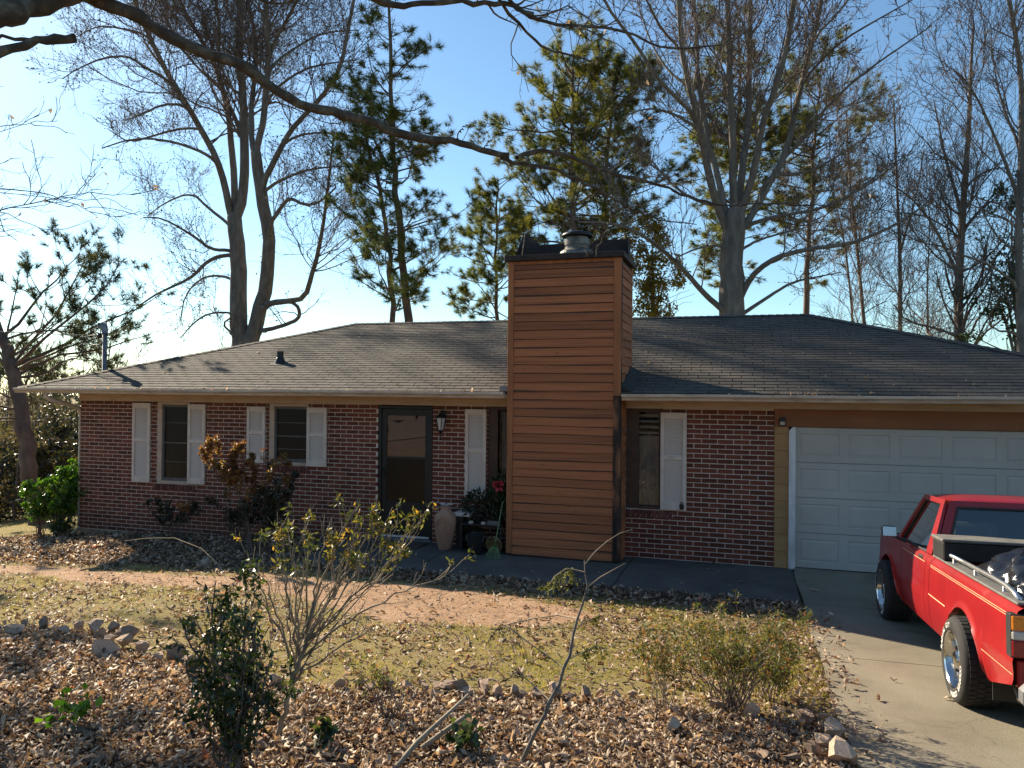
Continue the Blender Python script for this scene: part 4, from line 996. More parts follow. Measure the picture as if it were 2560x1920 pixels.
# tall terracotta vase with incised diamonds
vx, vy = -4.42, -.42
vs = empty('floor_vase', (vx, vy, 0), 'tall pinkish terracotta vase carved with diamonds beside the storm door', 'vase')
prof = [(.0, .0), (.088, .0), (.098, .012), (.125, .12), (.15, .26), (.166, .38), (.170, .45), (.160, .515), (.130, .555), (.085, .585), (.070, .61), (.068, .655), (.074, .665), (.06, .668), (.055, .60)]
pf = [(p[1], p[0]) for p in prof[1:12]]
b = MB(); b.lathe(prof, 36, (vx, vy, 0)); b.build('body', 'terracotta', vs, smooth=True)
def vr(z): return float(np.interp(z, [q[0] for q in pf], [q[1] for q in pf]))
face = math.atan2(-11.2 - vy, 0 - vx)
for k, (h0, h1, wd_) in enumerate(((.535, .04, .95), (.52, .10, .78), (.48, .20, .55), (.45, .30, .34))):
    mid = h0 - (h0 - h1) * .30; loop = []
    for (a0, z0), (a1, z1) in zip([(0, h0), (wd_, mid), (0, h1), (-wd_, mid)], [(wd_, mid), (0, h1), (-wd_, mid), (0, h0)]):
        for t in np.linspace(0, 1, 8)[:-1]:
            a = face - .25 + a0 + (a1 - a0) * t; z = z0 + (z1 - z0) * t; r = vr(z) + .003; loop.append((vx + r * math.cos(a), vy + r * math.sin(a), z))
    b = MB(); b.tube(loop + loop[:1], .0055, 6, cap=False); b.build('carved_line', 'terracotta', vs, smooth=True)
b = MB()
for i in range(9):
    a = i * 2.2; b.tube([(vx, vy, .66), (vx + .05 * math.cos(a), vy + .05 * math.sin(a), .69), (vx + .115 * math.cos(a), vy + .115 * math.sin(a), .685 + .01 * math.sin(i))], [.012, .009, .003], 4)
b.build('dried_stalks', 'white_paint', vs)
# plant stand with pots
M('stand_wood', [(.3, (.02, .016, .014)), (.7, (.045, .036, .03))], 10, .7)
def leaves_on(name, mat, c, rx, ry, rz, n, L, W, seed, parent, droop=.3):
    rs = np.random.default_rng(seed); mb = MB()
    for i in range(n):
        d = rs.normal(size=3); d /= np.linalg.norm(d); r = rs.uniform(.4, 1) ** .6
        p = np.array(c) + d * np.array((rx, ry, rz)) * r; q = d + rs.normal(size=3) * .5; q[2] -= droop; q /= np.linalg.norm(q)
        s = np.cross(q, rs.normal(size=3)); s /= np.linalg.norm(s) + 1e-9; l = L * rs.uniform(.6, 1.2); w_ = W * rs.uniform(.7, 1.2); up_ = np.cross(q, s) * l * .12
        mb.add([p, p + q * l * .45 + s * w_ / 2 + up_, p + q * l, p + q * l * .45 - s * w_ / 2 + up_], [(0, 1, 2, 3)], rs.random())
    return mb.build(name, mat, parent)
st = empty('plant_stand', (-3.83, -.30, 0), 'low black plant stand with a shelf between the vase and the wooden chimney', 'plant stand')
b = MB(); b.box(-4.16, -3.50, -.46, -.12, .395, .412, bev=.003); b.build('top', 'stand_wood', st)
b = MB(); b.box(-4.14, -3.52, -.44, -.14, .16, .172); b.build('shelf', 'stand_wood', st)
for x in (-4.145, -3.515):
    for y in (-.445, -.135): b = MB(); b.box(x - .012, x + .012, y - .012, y + .012, 0, .394); b.build('leg', 'stand_wood', st)
pb = MB(); pb.box(-4.30, -4.02, -.36, -.12, .50, .565, bev=.01); o = pb.build('planter_tray', 'white_paint', None); tag(o, 'off white tray standing on the crate behind the terracotta vase', 'tray')
pc = MB(); pc.box(-4.28, -4.17, -.33, -.14, .0, .499, bev=.01); o = pc.build('wooden_crate', 'stand_wood', None); tag(o, 'narrow dark crate upright behind the terracotta vase', 'crate')
def pot_plant(name, label, x, y, z, r, h, rx, rz, n, mat, seed, potmat='black_plastic', L=.09, W=.04):
    e = empty(name, (x, y, z), label, 'potted plant')
    b = MB(); b.lathe([(.0, .0), (r * .75, .0), (r, h * .85), (r * 1.08, h * .85), (r * 1.08, h), (r * .9, h), (r * .85, h * .8), (.0, h * .8)], 18, (x, y, z)); b.build('pot', potmat, e)
    leaves_on('foliage', mat, (x, y, z + h + rz * .75), rx, rx * .8, rz, n, L, W, seed, e); return e
pot_plant('potted_plant', 'bushy dark green plant spilling over the black plant stand', -3.92, -.28, .413, .085, .13, .26, .20, 420, 'shade_leaf', 1)
pot_plant('potted_plant', 'leafy dark plant in a pot against the left side of the chimney', -3.60, -.24, .413, .08, .13, .16, .36, 380, 'dark_leaf', 2)
pot_plant('potted_plant', 'small pale leafed plant low on the shelf of the plant stand', -4.03, -.27, .173, .06, .08, .14, .10, 120, 'shade_leaf', 4)
M('flower_pink', [(.3, (.55, .055, .07)), (.7, (.70, .10, .11))], 20, .6)
M('flower_dull', [(.3, (.40, .16, .13)), (.7, (.60, .32, .24))], 20, .7)
fl = empty('red_flower', (-3.57, -.34, .80), 'bright coral red artificial flower above the plants by the chimney', 'flower')
b = MB()
for i in range(26):
    d = Vector((random.gauss(0, 1), random.gauss(-.5, .8), random.gauss(.2, .8))).normalized(); s = d.cross(Vector((random.gauss(0, 1), 0, 1))).normalized(); p = Vector((-3.60, -.36, 1.0)) + d * .03; l_ = random.uniform(.06, .10)
    b.add([tuple(p), tuple(p + d * l_ * .6 + s * .036), tuple(p + d * l_ + Vector((0, 0, -.015))), tuple(p + d * l_ * .6 - s * .036)], [(0, 1, 2, 3)], random.random())
b.build('petals', 'flower_pink', fl); b = MB(); b.tube([(-3.56, -.30, .62), (-3.59, -.34, .9), (-3.60, -.36, 1.03)], .006, 6); b.build('stem', 'dark_leaf', fl)
# stones and shells on the stand
for i, (x, y, lab) in enumerate(((-4.0, -.42, 'pale stone at the front edge of the plant stand top'), (-3.80, -.43, 'white shell shaped stone on the plant stand beside the small block'))):
    b = MB(); b.lathe([(.0, .0), (.034, .004), (.042, .02), (.03, .042), (.0, .05)], 9, (x, y, .413)); tag(b.build('pale_stone', 'pale_stone', None), lab, 'stone')
b = MB(); b.box(-3.74, -3.54, -.44, -.38, .413, .475, bev=.004); tag(b.build('block', 'grey_trim', None), 'small grey block on the front of the plant stand', 'block')
# bucket
bk = empty('bucket', (-3.87, -.56, 0), 'black plastic bucket standing before the plant stand', 'bucket')
b = MB(); b.lathe([(.0, .004), (.105, .0), (.135, .285), (.142, .287), (.142, .30), (.128, .30), (.10, .02), (.0, .02)], 26, (-3.87, -.56, 0)); b.build('body', 'black_plastic', bk, smooth=False)
b = MB(); b.tube([(-3.87 + .14 * math.cos(a), -.60 - .03 * math.sin(a), .28 - .16 * math.sin(a)) for a in np.linspace(0, 3.14, 14)], .004, 5); b.build('handle', 'grey_metal', bk)
# round woven disc leaning under the stand
M('woven', [(.3, (.07, .042, .02)), (.55, (.22, .14, .06)), (.75, (.36, .25, .11))], 16, .9, .5, 30)
wv = empty('woven_disc', (-3.62, -.44, 0), 'round tan and brown woven wreath leaning under the plant stand', 'wreath')
b = MB(); b.tube([(-3.62 + .115 * math.cos(a), -.47 - .05 * math.sin(a) * .6, .135 + .115 * math.sin(a)) for a in np.linspace(0, 6.283, 22)], .022, 8, cap=False); b.build('rim', 'woven', wv, smooth=True)
for i in range(10):
    a = 2 * math.pi * i / 10; b = MB(); s = Vector((-math.sin(a), 0, math.cos(a))); d = Vector((math.cos(a), -.3 * math.sin(a), math.sin(a))); p = Vector((-3.62, -.475, .135))
    b.add([tuple(p), tuple(p + d * .06 + s * .026), tuple(p + d * .11), tuple(p + d * .06 - s * .026)], [(0, 1, 2, 3)]); b.build('petal', 'woven', wv)
# green leaf rake propped against the chimney
M('rake_green', [(.3, (.10, .17, .055)), (.7, (.16, .24, .085))], 10, .5)
rk = empty('leaf_rake', (-3.50, -.76, 0), 'light green plastic rake leaning head down against the chimney', 'rake')
rx, ry = -3.51, -.78; top = Vector((-3.445, -.59, .80)); hub = Vector((rx + .008, ry + .03, .21))
b = MB(); b.tube([tuple(hub), tuple(hub.lerp(top, .5)), tuple(top)], .008, 8); b.build('handle', 'rake_green', rk, smooth=True)
b = MB(); b.tube([tuple(hub + Vector((0, 0, .03))), tuple(hub - Vector((0, 0, .04)))], [.016, .028], 8); b.build('hub', 'rake_green', rk, smooth=True)
for i in range(11):
    t = (i - 5) / 5; b = MB(); b.tube([tuple(hub + Vector((t * .02, 0, -.03))), (rx + t * .075, ry - .01, .12), (rx + t * .105, ry - .04, .05), (rx + t * .112, ry - .06, .002)], .0045, 5); b.build('tine', 'rake_green', rk)
b = MB(); b.tube([(rx - .085, ry - .018, .095), (rx, ry - .02, .092), (rx + .085, ry - .018, .095)], .005, 5); b.build('cross_bar', 'rake_green', rk)
# ------------------------------------------------------------------ trees: limbs are laid out as lines in the scene, then branched
TREE_A = [
    (0.456, 0.365, [(-22.65,18.88,3.71),(-22.77,18.82,6.52),(-22.78,18.79,8.68),(-22.97,18.71,10.4)]),
    (0.228, 0.076, [(-23.1,18.68,10.4),(-23.12,18.28,11.6),(-23.25,17.85,12.88),(-23.61,17.35,13.91),(-23.86,16.88,14.72),(-24.5,16.29,16.02),(-24.72,15.84,16.88),(-24.94,15.38,17.72),(-25.05,14.96,18.54),(-24.96,14.61,18.85),(-24.47,12.7,20.54)]),
    (0.228, 0.076, [(-23.0,18.71,10.51),(-23.11,18.91,12.2),(-23.43,19.05,13.79),(-23.7,19.2,15.41),(-24.19,19.29,16.83),(-24.68,19.39,18.04),(-25.49,19.37,19.37),(-26.42,19.33,20.72),(-27.03,19.38,21.98),(-28.16,19.47,24.32)]),
    (0.258, 0.106, [(-22.91,18.73,10.51),(-22.53,18.75,11.36),(-22.38,18.68,12.94),(-22.38,18.57,14.41),(-22.38,18.46,15.88),(-22.43,18.33,17.33),(-22.48,18.2,18.67),(-22.32,18.14,20.22),(-21.92,17.99,24.1)]),
    (0.152, 0.061, [(-22.44,18.85,13.65),(-23.33,19.24,15.17),(-24.4,19.57,16.84),(-25.06,20.02,18.69),(-25.39,20.58,20.71),(-26.06,21.04,22.2),(-27.09,21.74,24.48)]),
    (0.395, 0.258, [(-22.34,18.98,3.93),(-21.8,18.9,5.64),(-21.27,18.82,7.23),(-21.0,18.67,8.58),(-20.92,18.45,9.7),(-21.1,18.16,11.11),(-21.22,17.87,13.03)]),
    (0.198, 0.106, [(-21.23,17.87,13.13),(-20.77,17.73,14.19),(-20.48,17.54,15.54),(-20.23,17.33,16.96),(-20.17,17.06,18.16),(-20.02,16.82,19.23),(-19.49,15.97,23.0)]),
    (0.167, 0.076, [(-21.37,17.82,13.24),(-21.89,18.33,14.93),(-22.1,18.92,16.78),(-22.41,19.49,18.69),(-23.14,19.92,20.66),(-24.47,20.7,24.24)]),
    (0.182, 0.061, [(-20.92,17.98,11.79),(-20.12,17.77,12.6),(-19.39,17.53,13.58),(-18.28,17.42,14.45),(-17.38,17.24,14.98),(-16.5,17.05,15.89),(-16.01,16.73,17.16),(-15.1,16.14,19.52)]),
    (0.152, 0.046, [(-20.61,18.09,9.81),(-19.94,17.89,10.45),(-19.32,17.67,10.87),(-18.43,17.55,10.38),(-17.55,17.41,10.49),(-16.78,17.24,10.98)]),
    (0.198, 0.046, [(-21.14,18.65,6.35),(-20.07,18.52,6.41),(-18.98,18.41,6.42),(-18.41,18.12,7.55),(-17.79,17.85,9.09),(-17.29,17.53,11.39),(-16.88,17.18,13.04)]),
    (0.091, 0.137, [(-19.45,18.49,6.29),(-19.4,18.79,5.79),(-19.84,18.92,5.5),(-20.91,18.87,5.2),(-21.72,18.88,5.11)]),
    (0.122, 0.03, [(-23.04,18.71,8.89),(-23.58,17.86,8.77),(-23.84,17.09,9.26),(-24.75,16.12,9.94),(-25.03,15.35,9.79)]),
    (0.137, 0.03, [(-23.04,18.71,8.73),(-23.85,18.05,8.38),(-24.29,17.52,7.47),(-24.91,16.92,6.99),(-25.61,16.3,6.41),(-26.09,15.75,5.64)]),
    (0.091, 0.03, [(-23.08,18.71,7.6),(-24.13,18.89,7.77),(-25.09,19.1,7.73),(-26.18,19.28,7.0),(-26.73,19.63,5.81)]),
    (0.076, 0.03, [(-22.97,18.76,5.98),(-23.66,17.86,5.9),(-23.91,17.11,5.31),(-23.94,16.43,4.64)]),
    (0.106, 0.03, [(-23.3,18.61,10.19),(-24.57,18.89,10.98),(-25.77,19.19,11.91),(-27.41,19.36,11.61),(-28.77,19.62,11.07)]),
    (0.106, 0.03, [(-22.96,17.33,12.7),(-23.4,16.51,13.01),(-24.29,15.55,13.19),(-25.12,14.62,12.97),(-25.71,13.76,12.36)]),
    (0.091, 0.03, [(-23.41,17.18,14.05),(-24.6,17.32,14.31),(-26.17,17.34,14.15),(-27.78,17.35,13.87),(-29.1,17.44,14.68)]),
    (0.091, 0.03, [(-23.9,16.34,14.94),(-24.3,15.54,14.69),(-24.56,14.78,14.05),(-24.8,14.03,13.52)]),
    (0.106, 0.023, [(-24.11,15.58,15.8),(-24.87,15.07,16.18),(-25.24,14.68,16.55),(-26.15,14.12,16.33),(-26.96,13.61,15.73),(-27.29,13.24,15.23)]),
    (0.106, 0.03, [(-20.77,18.03,11.47),(-18.8,17.73,11.97),(-17.18,17.33,11.93),(-15.8,16.85,11.68)]),
    (0.091, 0.03, [(-19.61,17.69,13.35),(-19.14,18.97,14.13),(-18.28,20.36,14.4),(-17.77,21.66,14.55)]),
    (0.091, 0.03, [(-20.2,17.49,15.49),(-18.57,17.31,16.25),(-16.9,17.15,16.28),(-15.64,16.86,16.1)]),
    (0.091, 0.03, [(-20.21,17.47,16.71),(-19.56,18.8,18.13),(-19.14,20.05,19.18),(-18.12,21.5,19.81)]),
    (0.106, 0.046, [(-20.12,17.49,17.63),(-19.38,17.26,18.34),(-18.8,16.98,18.73),(-18.23,16.7,19.3),(-16.49,15.85,21.04)]),
    (0.076, 0.023, [(-24.89,15.32,17.69),(-26.38,15.31,18.18),(-27.7,15.35,18.48),(-28.95,15.41,18.16)]),
    (0.091, 0.03, [(-24.4,19.57,16.84),(-26.08,19.94,18.2),(-27.8,20.29,19.96),(-29.12,20.77,22.03),(-30.15,21.14,23.64)]),
    (0.076, 0.046, [(-23.07,18.74,5.01),(-23.18,18.22,5.4),(-22.48,17.96,5.68)]),
]
TREE_B = [
    (0.44, 0.36, [(-0.51,13.73,4.35),(-0.55,13.71,5.37),(-0.54,13.7,6.55),(-0.5,13.71,7.41),(-0.48,13.71,8.04)]),
    (0.17, 0.06, [(-0.79,13.61,7.73),(-1.16,13.14,8.81),(-1.36,12.71,9.87),(-1.46,12.33,10.52),(-1.76,11.88,11.51),(-1.95,11.46,12.47),(-2.0,11.08,13.76),(-2.11,10.23,16.64)]),
    (0.14, 0.05, [(-0.72,13.63,7.96),(-0.99,13.71,9.35),(-1.27,13.79,10.19),(-1.44,13.9,11.45),(-1.65,14.0,12.47),(-1.71,14.13,14.41),(-1.84,14.26,15.31),(-2.26,14.68,18.25)]),
    (0.17, 0.07, [(-0.51,13.7,7.96),(-0.53,13.41,10.01),(-0.61,13.11,11.47),(-0.65,12.82,12.9),(-0.69,12.53,14.29),(-0.77,11.92,17.23)]),
    (0.17, 0.07, [(-0.38,13.74,7.97),(-0.24,14.16,9.81),(-0.06,14.59,11.14),(-0.07,14.97,12.92),(-0.04,15.34,15.59),(-0.01,15.75,18.56)]),
    (0.16, 0.06, [(-0.34,13.75,7.89),(0.17,13.48,9.58),(0.34,13.1,10.75),(0.73,12.79,11.59),(1.06,12.46,12.89),(1.17,12.07,13.79),(1.5,10.88,16.53)]),
    (0.16, 0.06, [(-0.23,13.79,7.5),(0.63,14.25,9.21),(1.09,14.6,10.07),(1.55,14.93,12.48),(1.95,15.24,14.02),(2.19,15.52,15.35),(2.71,16.13,18.24)]),
    (0.09, 0.02, [(0.94,14.66,9.94),(1.6,14.33,10.42),(2.08,13.95,11.11),(2.75,13.63,11.68),(3.39,13.3,12.08),(4.0,12.97,12.37),(4.81,12.53,12.76)]),
    (0.11, 0.03, [(-1.15,12.97,8.77),(-1.57,12.38,10.77),(-2.04,11.79,11.13),(-2.56,11.19,11.48),(-3.27,10.52,12.59),(-3.75,9.93,13.03),(-4.08,9.39,13.64),(-4.83,8.16,15.03)]),
    (0.13, 0.03, [(-0.78,13.64,5.05),(-1.35,12.94,5.45),(-1.9,12.23,6.14),(-2.57,11.5,6.71),(-3.2,10.77,7.12),(-3.87,10.04,7.22),(-4.5,9.32,7.1)]),
    (0.14, 0.03, [(-0.33,13.78,5.37),(0.12,13.46,6.17),(0.76,13.21,6.56),(1.53,13.0,6.72),(2.69,12.91,6.79),(3.45,12.7,7.0),(4.25,12.5,7.41),(4.76,12.2,7.8)]),
    (0.09, 0.02, [(-0.25,13.81,4.9),(0.66,14.48,5.58),(1.29,15.06,6.04),(2.09,15.7,6.27),(2.92,16.35,6.5)]),
    (0.1, 0.02, [(-0.12,13.82,7.73),(0.98,13.51,7.91),(2.02,13.18,7.92),(3.07,12.85,8.36),(3.92,12.45,8.91)]),
    (0.08, 0.02, [(0.48,13.99,9.31),(1.65,15.05,9.51),(2.88,16.13,10.38),(4.09,17.19,11.45)]),
    (0.07, 0.02, [(-1.42,12.34,10.36),(-2.24,11.56,10.7),(-2.88,10.84,10.65),(-3.48,10.13,10.18)]),
    (0.08, 0.02, [(-0.87,13.58,8.28),(-1.81,13.81,8.63),(-2.63,14.07,9.41),(-3.33,14.37,10.38),(-4.04,14.66,10.7)]),
    (0.07, 0.02, [(1.51,14.29,12.23),(2.21,13.97,12.88),(2.74,13.61,13.19),(3.66,13.37,13.55),(4.56,13.13,13.9)]),
    (0.06, 0.02, [(-0.56,13.69,6.94),(-1.14,12.99,7.0),(-1.83,12.25,6.67),(-2.35,11.57,6.2)]),
    (0.07, 0.02, [(-0.41,13.74,6.86),(0.27,14.47,7.37),(1.13,15.26,7.72),(2.11,16.09,8.08)]),
    (0.06, 0.02, [(-1.79,12.22,11.64),(-2.51,12.68,12.45),(-3.04,13.2,13.52),(-3.44,13.76,14.81),(-3.71,14.14,15.69)]),
    (0.06, 0.03, [(1.88,14.39,13.65),(2.61,15.13,14.61),(3.28,15.85,15.69),(3.74,16.34,16.43)]),
    (0.06, 0.03, [(-2.01,12.14,12.77),(-2.48,10.94,12.89),(-2.76,9.8,13.24),(-2.99,8.87,13.53)]),
]
TREE_S1 = [
    (0.1, 0.03, [(3.76,17.16,4.46),(3.5,17.05,7.36),(3.2,16.93,9.91),(3.11,16.88,12.04)]),
]
TREE_S2 = [
    (0.11, 0.03, [(4.71,16.41,4.14),(4.7,16.38,7.18),(4.57,16.31,9.63),(4.47,16.26,12.09)]),
    (0.05, 0.02, [(4.7,16.38,7.18),(5.09,15.96,8.69),(5.21,15.46,10.14)]),
]
TREE_S3 = [
    (0.19, 0.04, [(5.8,13.61,3.59),(5.74,13.57,5.9),(5.83,13.59,7.34),(5.98,13.61,9.51),(6.07,13.61,12.03),(6.13,13.62,13.11)]),
    (0.07, 0.02, [(5.68,13.55,6.04),(4.98,12.97,7.26),(4.3,12.4,7.95),(3.71,11.87,8.2)]),
    (0.06, 0.02, [(6.0,13.66,4.82),(6.44,13.53,5.51),(6.63,13.32,6.18)]),
    (0.08, 0.02, [(5.83,13.58,7.7),(5.51,13.99,9.29),(5.27,14.42,11.33)]),
    (0.06, 0.02, [(5.91,13.6,8.43),(6.35,13.21,8.79),(6.79,12.82,8.71)]),
    (0.06, 0.02, [(6.0,13.68,3.95),(5.16,12.88,4.27),(4.12,12.03,4.42),(3.7,11.38,4.84)]),
]
TREE_S4 = [
    (0.15, 0.05, [(6.84,11.85,3.3),(6.76,11.8,5.6),(6.75,11.78,7.56),(6.83,11.78,10.19),(6.64,11.7,11.82),(6.45,11.63,12.8),(6.07,11.49,14.76)]),
    (0.08, 0.02, [(6.75,11.78,7.56),(6.05,11.19,9.02),(5.46,10.65,10.04),(5.0,10.16,10.41)]),
    (0.06, 0.02, [(6.78,11.77,8.87),(6.43,12.17,10.24),(6.31,12.64,11.94)]),
    (0.06, 0.02, [(6.77,11.8,5.27),(5.94,11.19,5.79),(5.11,10.58,5.99),(4.43,10.02,6.04)]),
]
TREE_S5 = [
    (0.06, 0.02, [(6.06,18.93,4.12),(5.98,18.88,6.24),(6.08,18.9,8.01),(6.03,18.87,9.34)]),
]
TREE_S6 = [
    (0.08, 0.02, [(3.52,18.13,4.62),(3.26,17.68,7.04),(2.96,17.22,8.45),(2.55,16.73,9.73)]),
]
PINES = [
    (0.15, 0.05, [(-12.59,14.16,4.42),(-12.6,14.13,6.98),(-13.02,13.97,9.95),(-13.44,13.82,11.31),(-13.69,13.73,12.67)]),
    (0.22, 0.05, [(-12.11,14.83,4.47),(-12.37,14.73,6.63),(-12.59,14.63,9.23),(-12.77,14.56,11.39),(-12.86,14.51,13.56),(-12.87,14.48,15.29),(-12.96,14.44,16.76)]),
    (0.2, 0.04, [(-6.47,17.12,3.94),(-6.41,17.09,8.52),(-6.51,17.02,12.05),(-6.45,17.01,15.4)]),
    (0.2, 0.04, [(-5.56,18.45,4.0),(-5.5,18.42,8.74),(-5.43,18.41,11.85),(-5.1,18.48,14.95)]),
    (0.14, 0.03, [(-10.11,19.12,4.07),(-10.22,19.06,7.18),(-10.14,19.06,9.52),(-10.15,19.04,11.36)]),
    (0.22, 0.04, [(-0.64,22.08,4.15),(-0.76,21.99,9.21),(-0.41,22.05,14.08),(-0.52,21.98,17.68)]),
    (0.2, 0.04, [(2.31,24.04,4.23),(2.38,24.02,9.05),(2.65,24.06,12.86),(2.82,24.08,16.28)]),
    (0.21, 0.12, [(-16.08,2.64,-0.52),(-16.37,2.66,0.74),(-16.63,2.7,1.62),(-16.9,2.73,2.55),(-17.21,2.75,3.24),(-17.61,2.75,3.99)]),
]
# ['P1', 'P1b', 'P2', 'P2b', 'P3', 'P4', 'P4b', 'P7']
OAK_LIMBS = [
    (0.16, 0.085, [(-5.53,-7.53,4.79),(-5.36,-7.31,4.95),(-5.2,-7.1,5.12),(-5.11,-6.9,5.28),(-4.94,-6.68,5.46),(-4.82,-6.48,5.58)]),
    (0.066, 0.034, [(-5.05,-6.65,5.5),(-4.95,-6.53,5.49),(-4.88,-6.42,5.47),(-4.81,-6.3,5.45),(-4.73,-6.18,5.43),(-4.58,-6.04,5.31),(-4.41,-5.9,5.25),(-4.15,-5.72,5.17),(-4.02,-5.59,5.09),(-3.88,-5.45,4.97),(-3.75,-5.32,4.93),(-3.52,-5.15,4.91),(-3.32,-5.0,4.86),(-3.16,-4.86,4.8),(-2.89,-4.68,4.78),(-2.67,-4.52,4.78),(-2.47,-4.36,4.73),(-2.24,-4.2,4.71)]),
    (0.026, 0.006, [(-2.17,-4.18,4.69),(-2.08,-4.05,4.78),(-1.89,-3.9,4.82),(-1.67,-3.74,4.76),(-1.4,-3.56,4.66),(-1.02,-3.34,4.59),(-0.71,-3.15,4.51),(-0.44,-2.97,4.41),(-0.07,-2.76,4.43),(0.34,-2.53,4.47),(0.74,-2.31,4.46),(1.17,-2.09,4.46)]),
    (0.024, 0.006, [(-2.31,-4.22,4.69),(-2.17,-4.0,4.67),(-1.91,-3.73,4.7),(-1.7,-3.49,4.62),(-1.41,-3.22,4.49),(-1.18,-2.97,4.37),(-0.88,-2.69,4.31),(-0.58,-2.42,4.32)]),
    (0.035, 0.01, [(-2.12,-5.22,5.85),(-2.06,-5.06,5.78),(-2.02,-4.91,5.71),(-1.91,-4.74,5.6),(-1.78,-4.55,5.53),(-1.66,-4.37,5.56),(-1.44,-4.17,5.54)]),
    (0.034, 0.006, [(-2.04,-5.2,5.83),(-1.98,-5.06,5.76),(-1.86,-4.91,5.65),(-1.66,-4.73,5.66),(-1.43,-4.55,5.7),(-1.22,-4.37,5.7),(-1.06,-4.2,5.75),(-0.85,-4.02,5.67),(-0.54,-3.81,5.69),(-0.28,-3.62,5.79),(-0.09,-3.45,5.94),(0.02,-3.3,6.15)]),
    (0.04, 0.022, [(-3.14,-5.75,5.73),(-3.0,-5.63,5.65),(-2.84,-5.51,5.61),(-2.63,-5.38,5.68),(-2.34,-5.22,5.73),(-1.96,-5.03,5.74),(-1.81,-4.91,5.69)]),
    (0.052, 0.034, [(-5.49,-7.31,4.68),(-5.13,-7.14,4.83),(-5.02,-7.06,4.9),(-4.94,-6.98,4.95),(-4.75,-6.87,4.99)]),
    (0.022, 0.015, [(-5.4,-7.28,4.88),(-5.18,-7.11,4.94),(-5.08,-6.97,4.98),(-5.0,-6.84,5.04)]),
    (0.02, 0.004, [(-6.99,-6.09,3.99),(-6.73,-5.85,4.08),(-6.59,-5.66,4.18),(-6.43,-5.45,4.29),(-6.27,-5.24,4.37)]),
    (0.018, 0.004, [(-6.99,-6.1,4.25),(-6.75,-5.84,4.28),(-6.64,-5.62,4.32),(-6.51,-5.4,4.3),(-6.31,-5.15,4.16)]),
    (0.012, 0.003, [(-6.89,-6.07,4.78),(-6.72,-5.88,4.86),(-6.61,-5.7,4.93),(-6.43,-5.51,5.01)]),
    (0.012, 0.003, [(-6.89,-6.06,3.78),(-6.77,-5.81,3.89),(-6.77,-5.6,3.96)]),
    (0.008, 0.003, [(-1.87,-3.88,4.82),(-1.64,-3.88,4.91),(-1.72,-3.97,5.04),(-1.5,-3.97,5.09)]),
    (0.008, 0.003, [(-2.66,-4.54,4.78),(-2.6,-4.58,4.87),(-2.44,-4.58,4.94)]),
    (0.007, 0.003, [(-2.46,-4.37,4.72),(-2.36,-4.4,4.82),(-2.29,-4.42,4.85)]),
    (0.01, 0.004, [(-1.48,-3.12,4.5),(-1.43,-3.05,4.34),(-1.49,-3.02,4.19),(-1.61,-3.0,3.98),(-1.73,-2.98,3.91)]),
]
def resample(lines, K):
    P = np.zeros((len(lines), K, 3)); R = np.zeros((len(lines), K))
    for n, (r0, r1, pts) in enumerate(lines):
        p = np.array(pts, float)
        # smooth once so that limbs bend instead of kinking
        q = [p[0]]
        for i in range(len(p) - 1):
            a, b = p[i], p[i + 1]; q += [a * .75 + b * .25, a * .25 + b * .75]
        q.append(p[-1]); q = np.array(q)
        s = np.concatenate([[0], np.cumsum(np.linalg.norm(np.diff(q, axis=0), axis=1))]); t = np.linspace(0, s[-1], K)
        for k in range(3): P[n, :, k] = np.interp(t, s, q[:, k])
        R[n] = np.linspace(r0, r1, K)
    return P, R
def sprout(P, R, per_m, ang, ratio, K, rs, up=.3, tmin=.2, lmin=.3, lmax=3., rr=.55, rmin=.004, wob=.25, droop=0):
    """side branches of every line in P"""
    N, K0, _ = P.shape
    L = np.linalg.norm(np.diff(P, axis=1), axis=2).sum(1)
    n = rs.poisson(per_m * L * (1 - tmin)); idx = np.repeat(np.arange(N), n); M_ = len(idx)
    if M_ == 0: return np.zeros((0, K, 3)), np.zeros((0, K))
    t = tmin + (1 - tmin) * rs.random(M_) ** .85; f = t * (K0 - 1); i = np.minimum(f.astype(int), K0 - 2); u = (f - i)[:, None]
    a, b = P[idx, i], P[idx, i + 1]; pos = a + (b - a) * u; T = b - a; T /= np.linalg.norm(T, axis=1, keepdims=True) + 1e-9
    r0 = np.maximum((R[idx, i] * (1 - u[:, 0]) + R[idx, i + 1] * u[:, 0]) * rr, rmin)
    rv = rs.normal(size=(M_, 3)); S = np.cross(T, rv); S /= np.linalg.norm(S, axis=1, keepdims=True) + 1e-9
    th = np.radians(rs.normal(ang, 12, M_))[:, None]
    d = T * np.cos(th) + S * np.sin(th); d[:, 2] += up * .5; d /= np.linalg.norm(d, axis=1, keepdims=True)
    ln = np.clip(L[idx] * ratio * (1.15 - .6 * t) * rs.uniform(.55, 1.35, M_), lmin, lmax)
    Q = np.zeros((M_, K, 3)); Q[:, 0] = pos; step = (ln / (K - 1))[:, None]
    for k in range(1, K):
        d = d + rs.normal(size=(M_, 3)) * wob; d[:, 2] += up * .35 - droop * k / K; d /= np.linalg.norm(d, axis=1, keepdims=True)
        Q[:, k] = Q[:, k - 1] + d * step
    RR = r0[:, None] * np.linspace(1, .35, K)[None]; return Q, np.maximum(RR, rmin * .7)
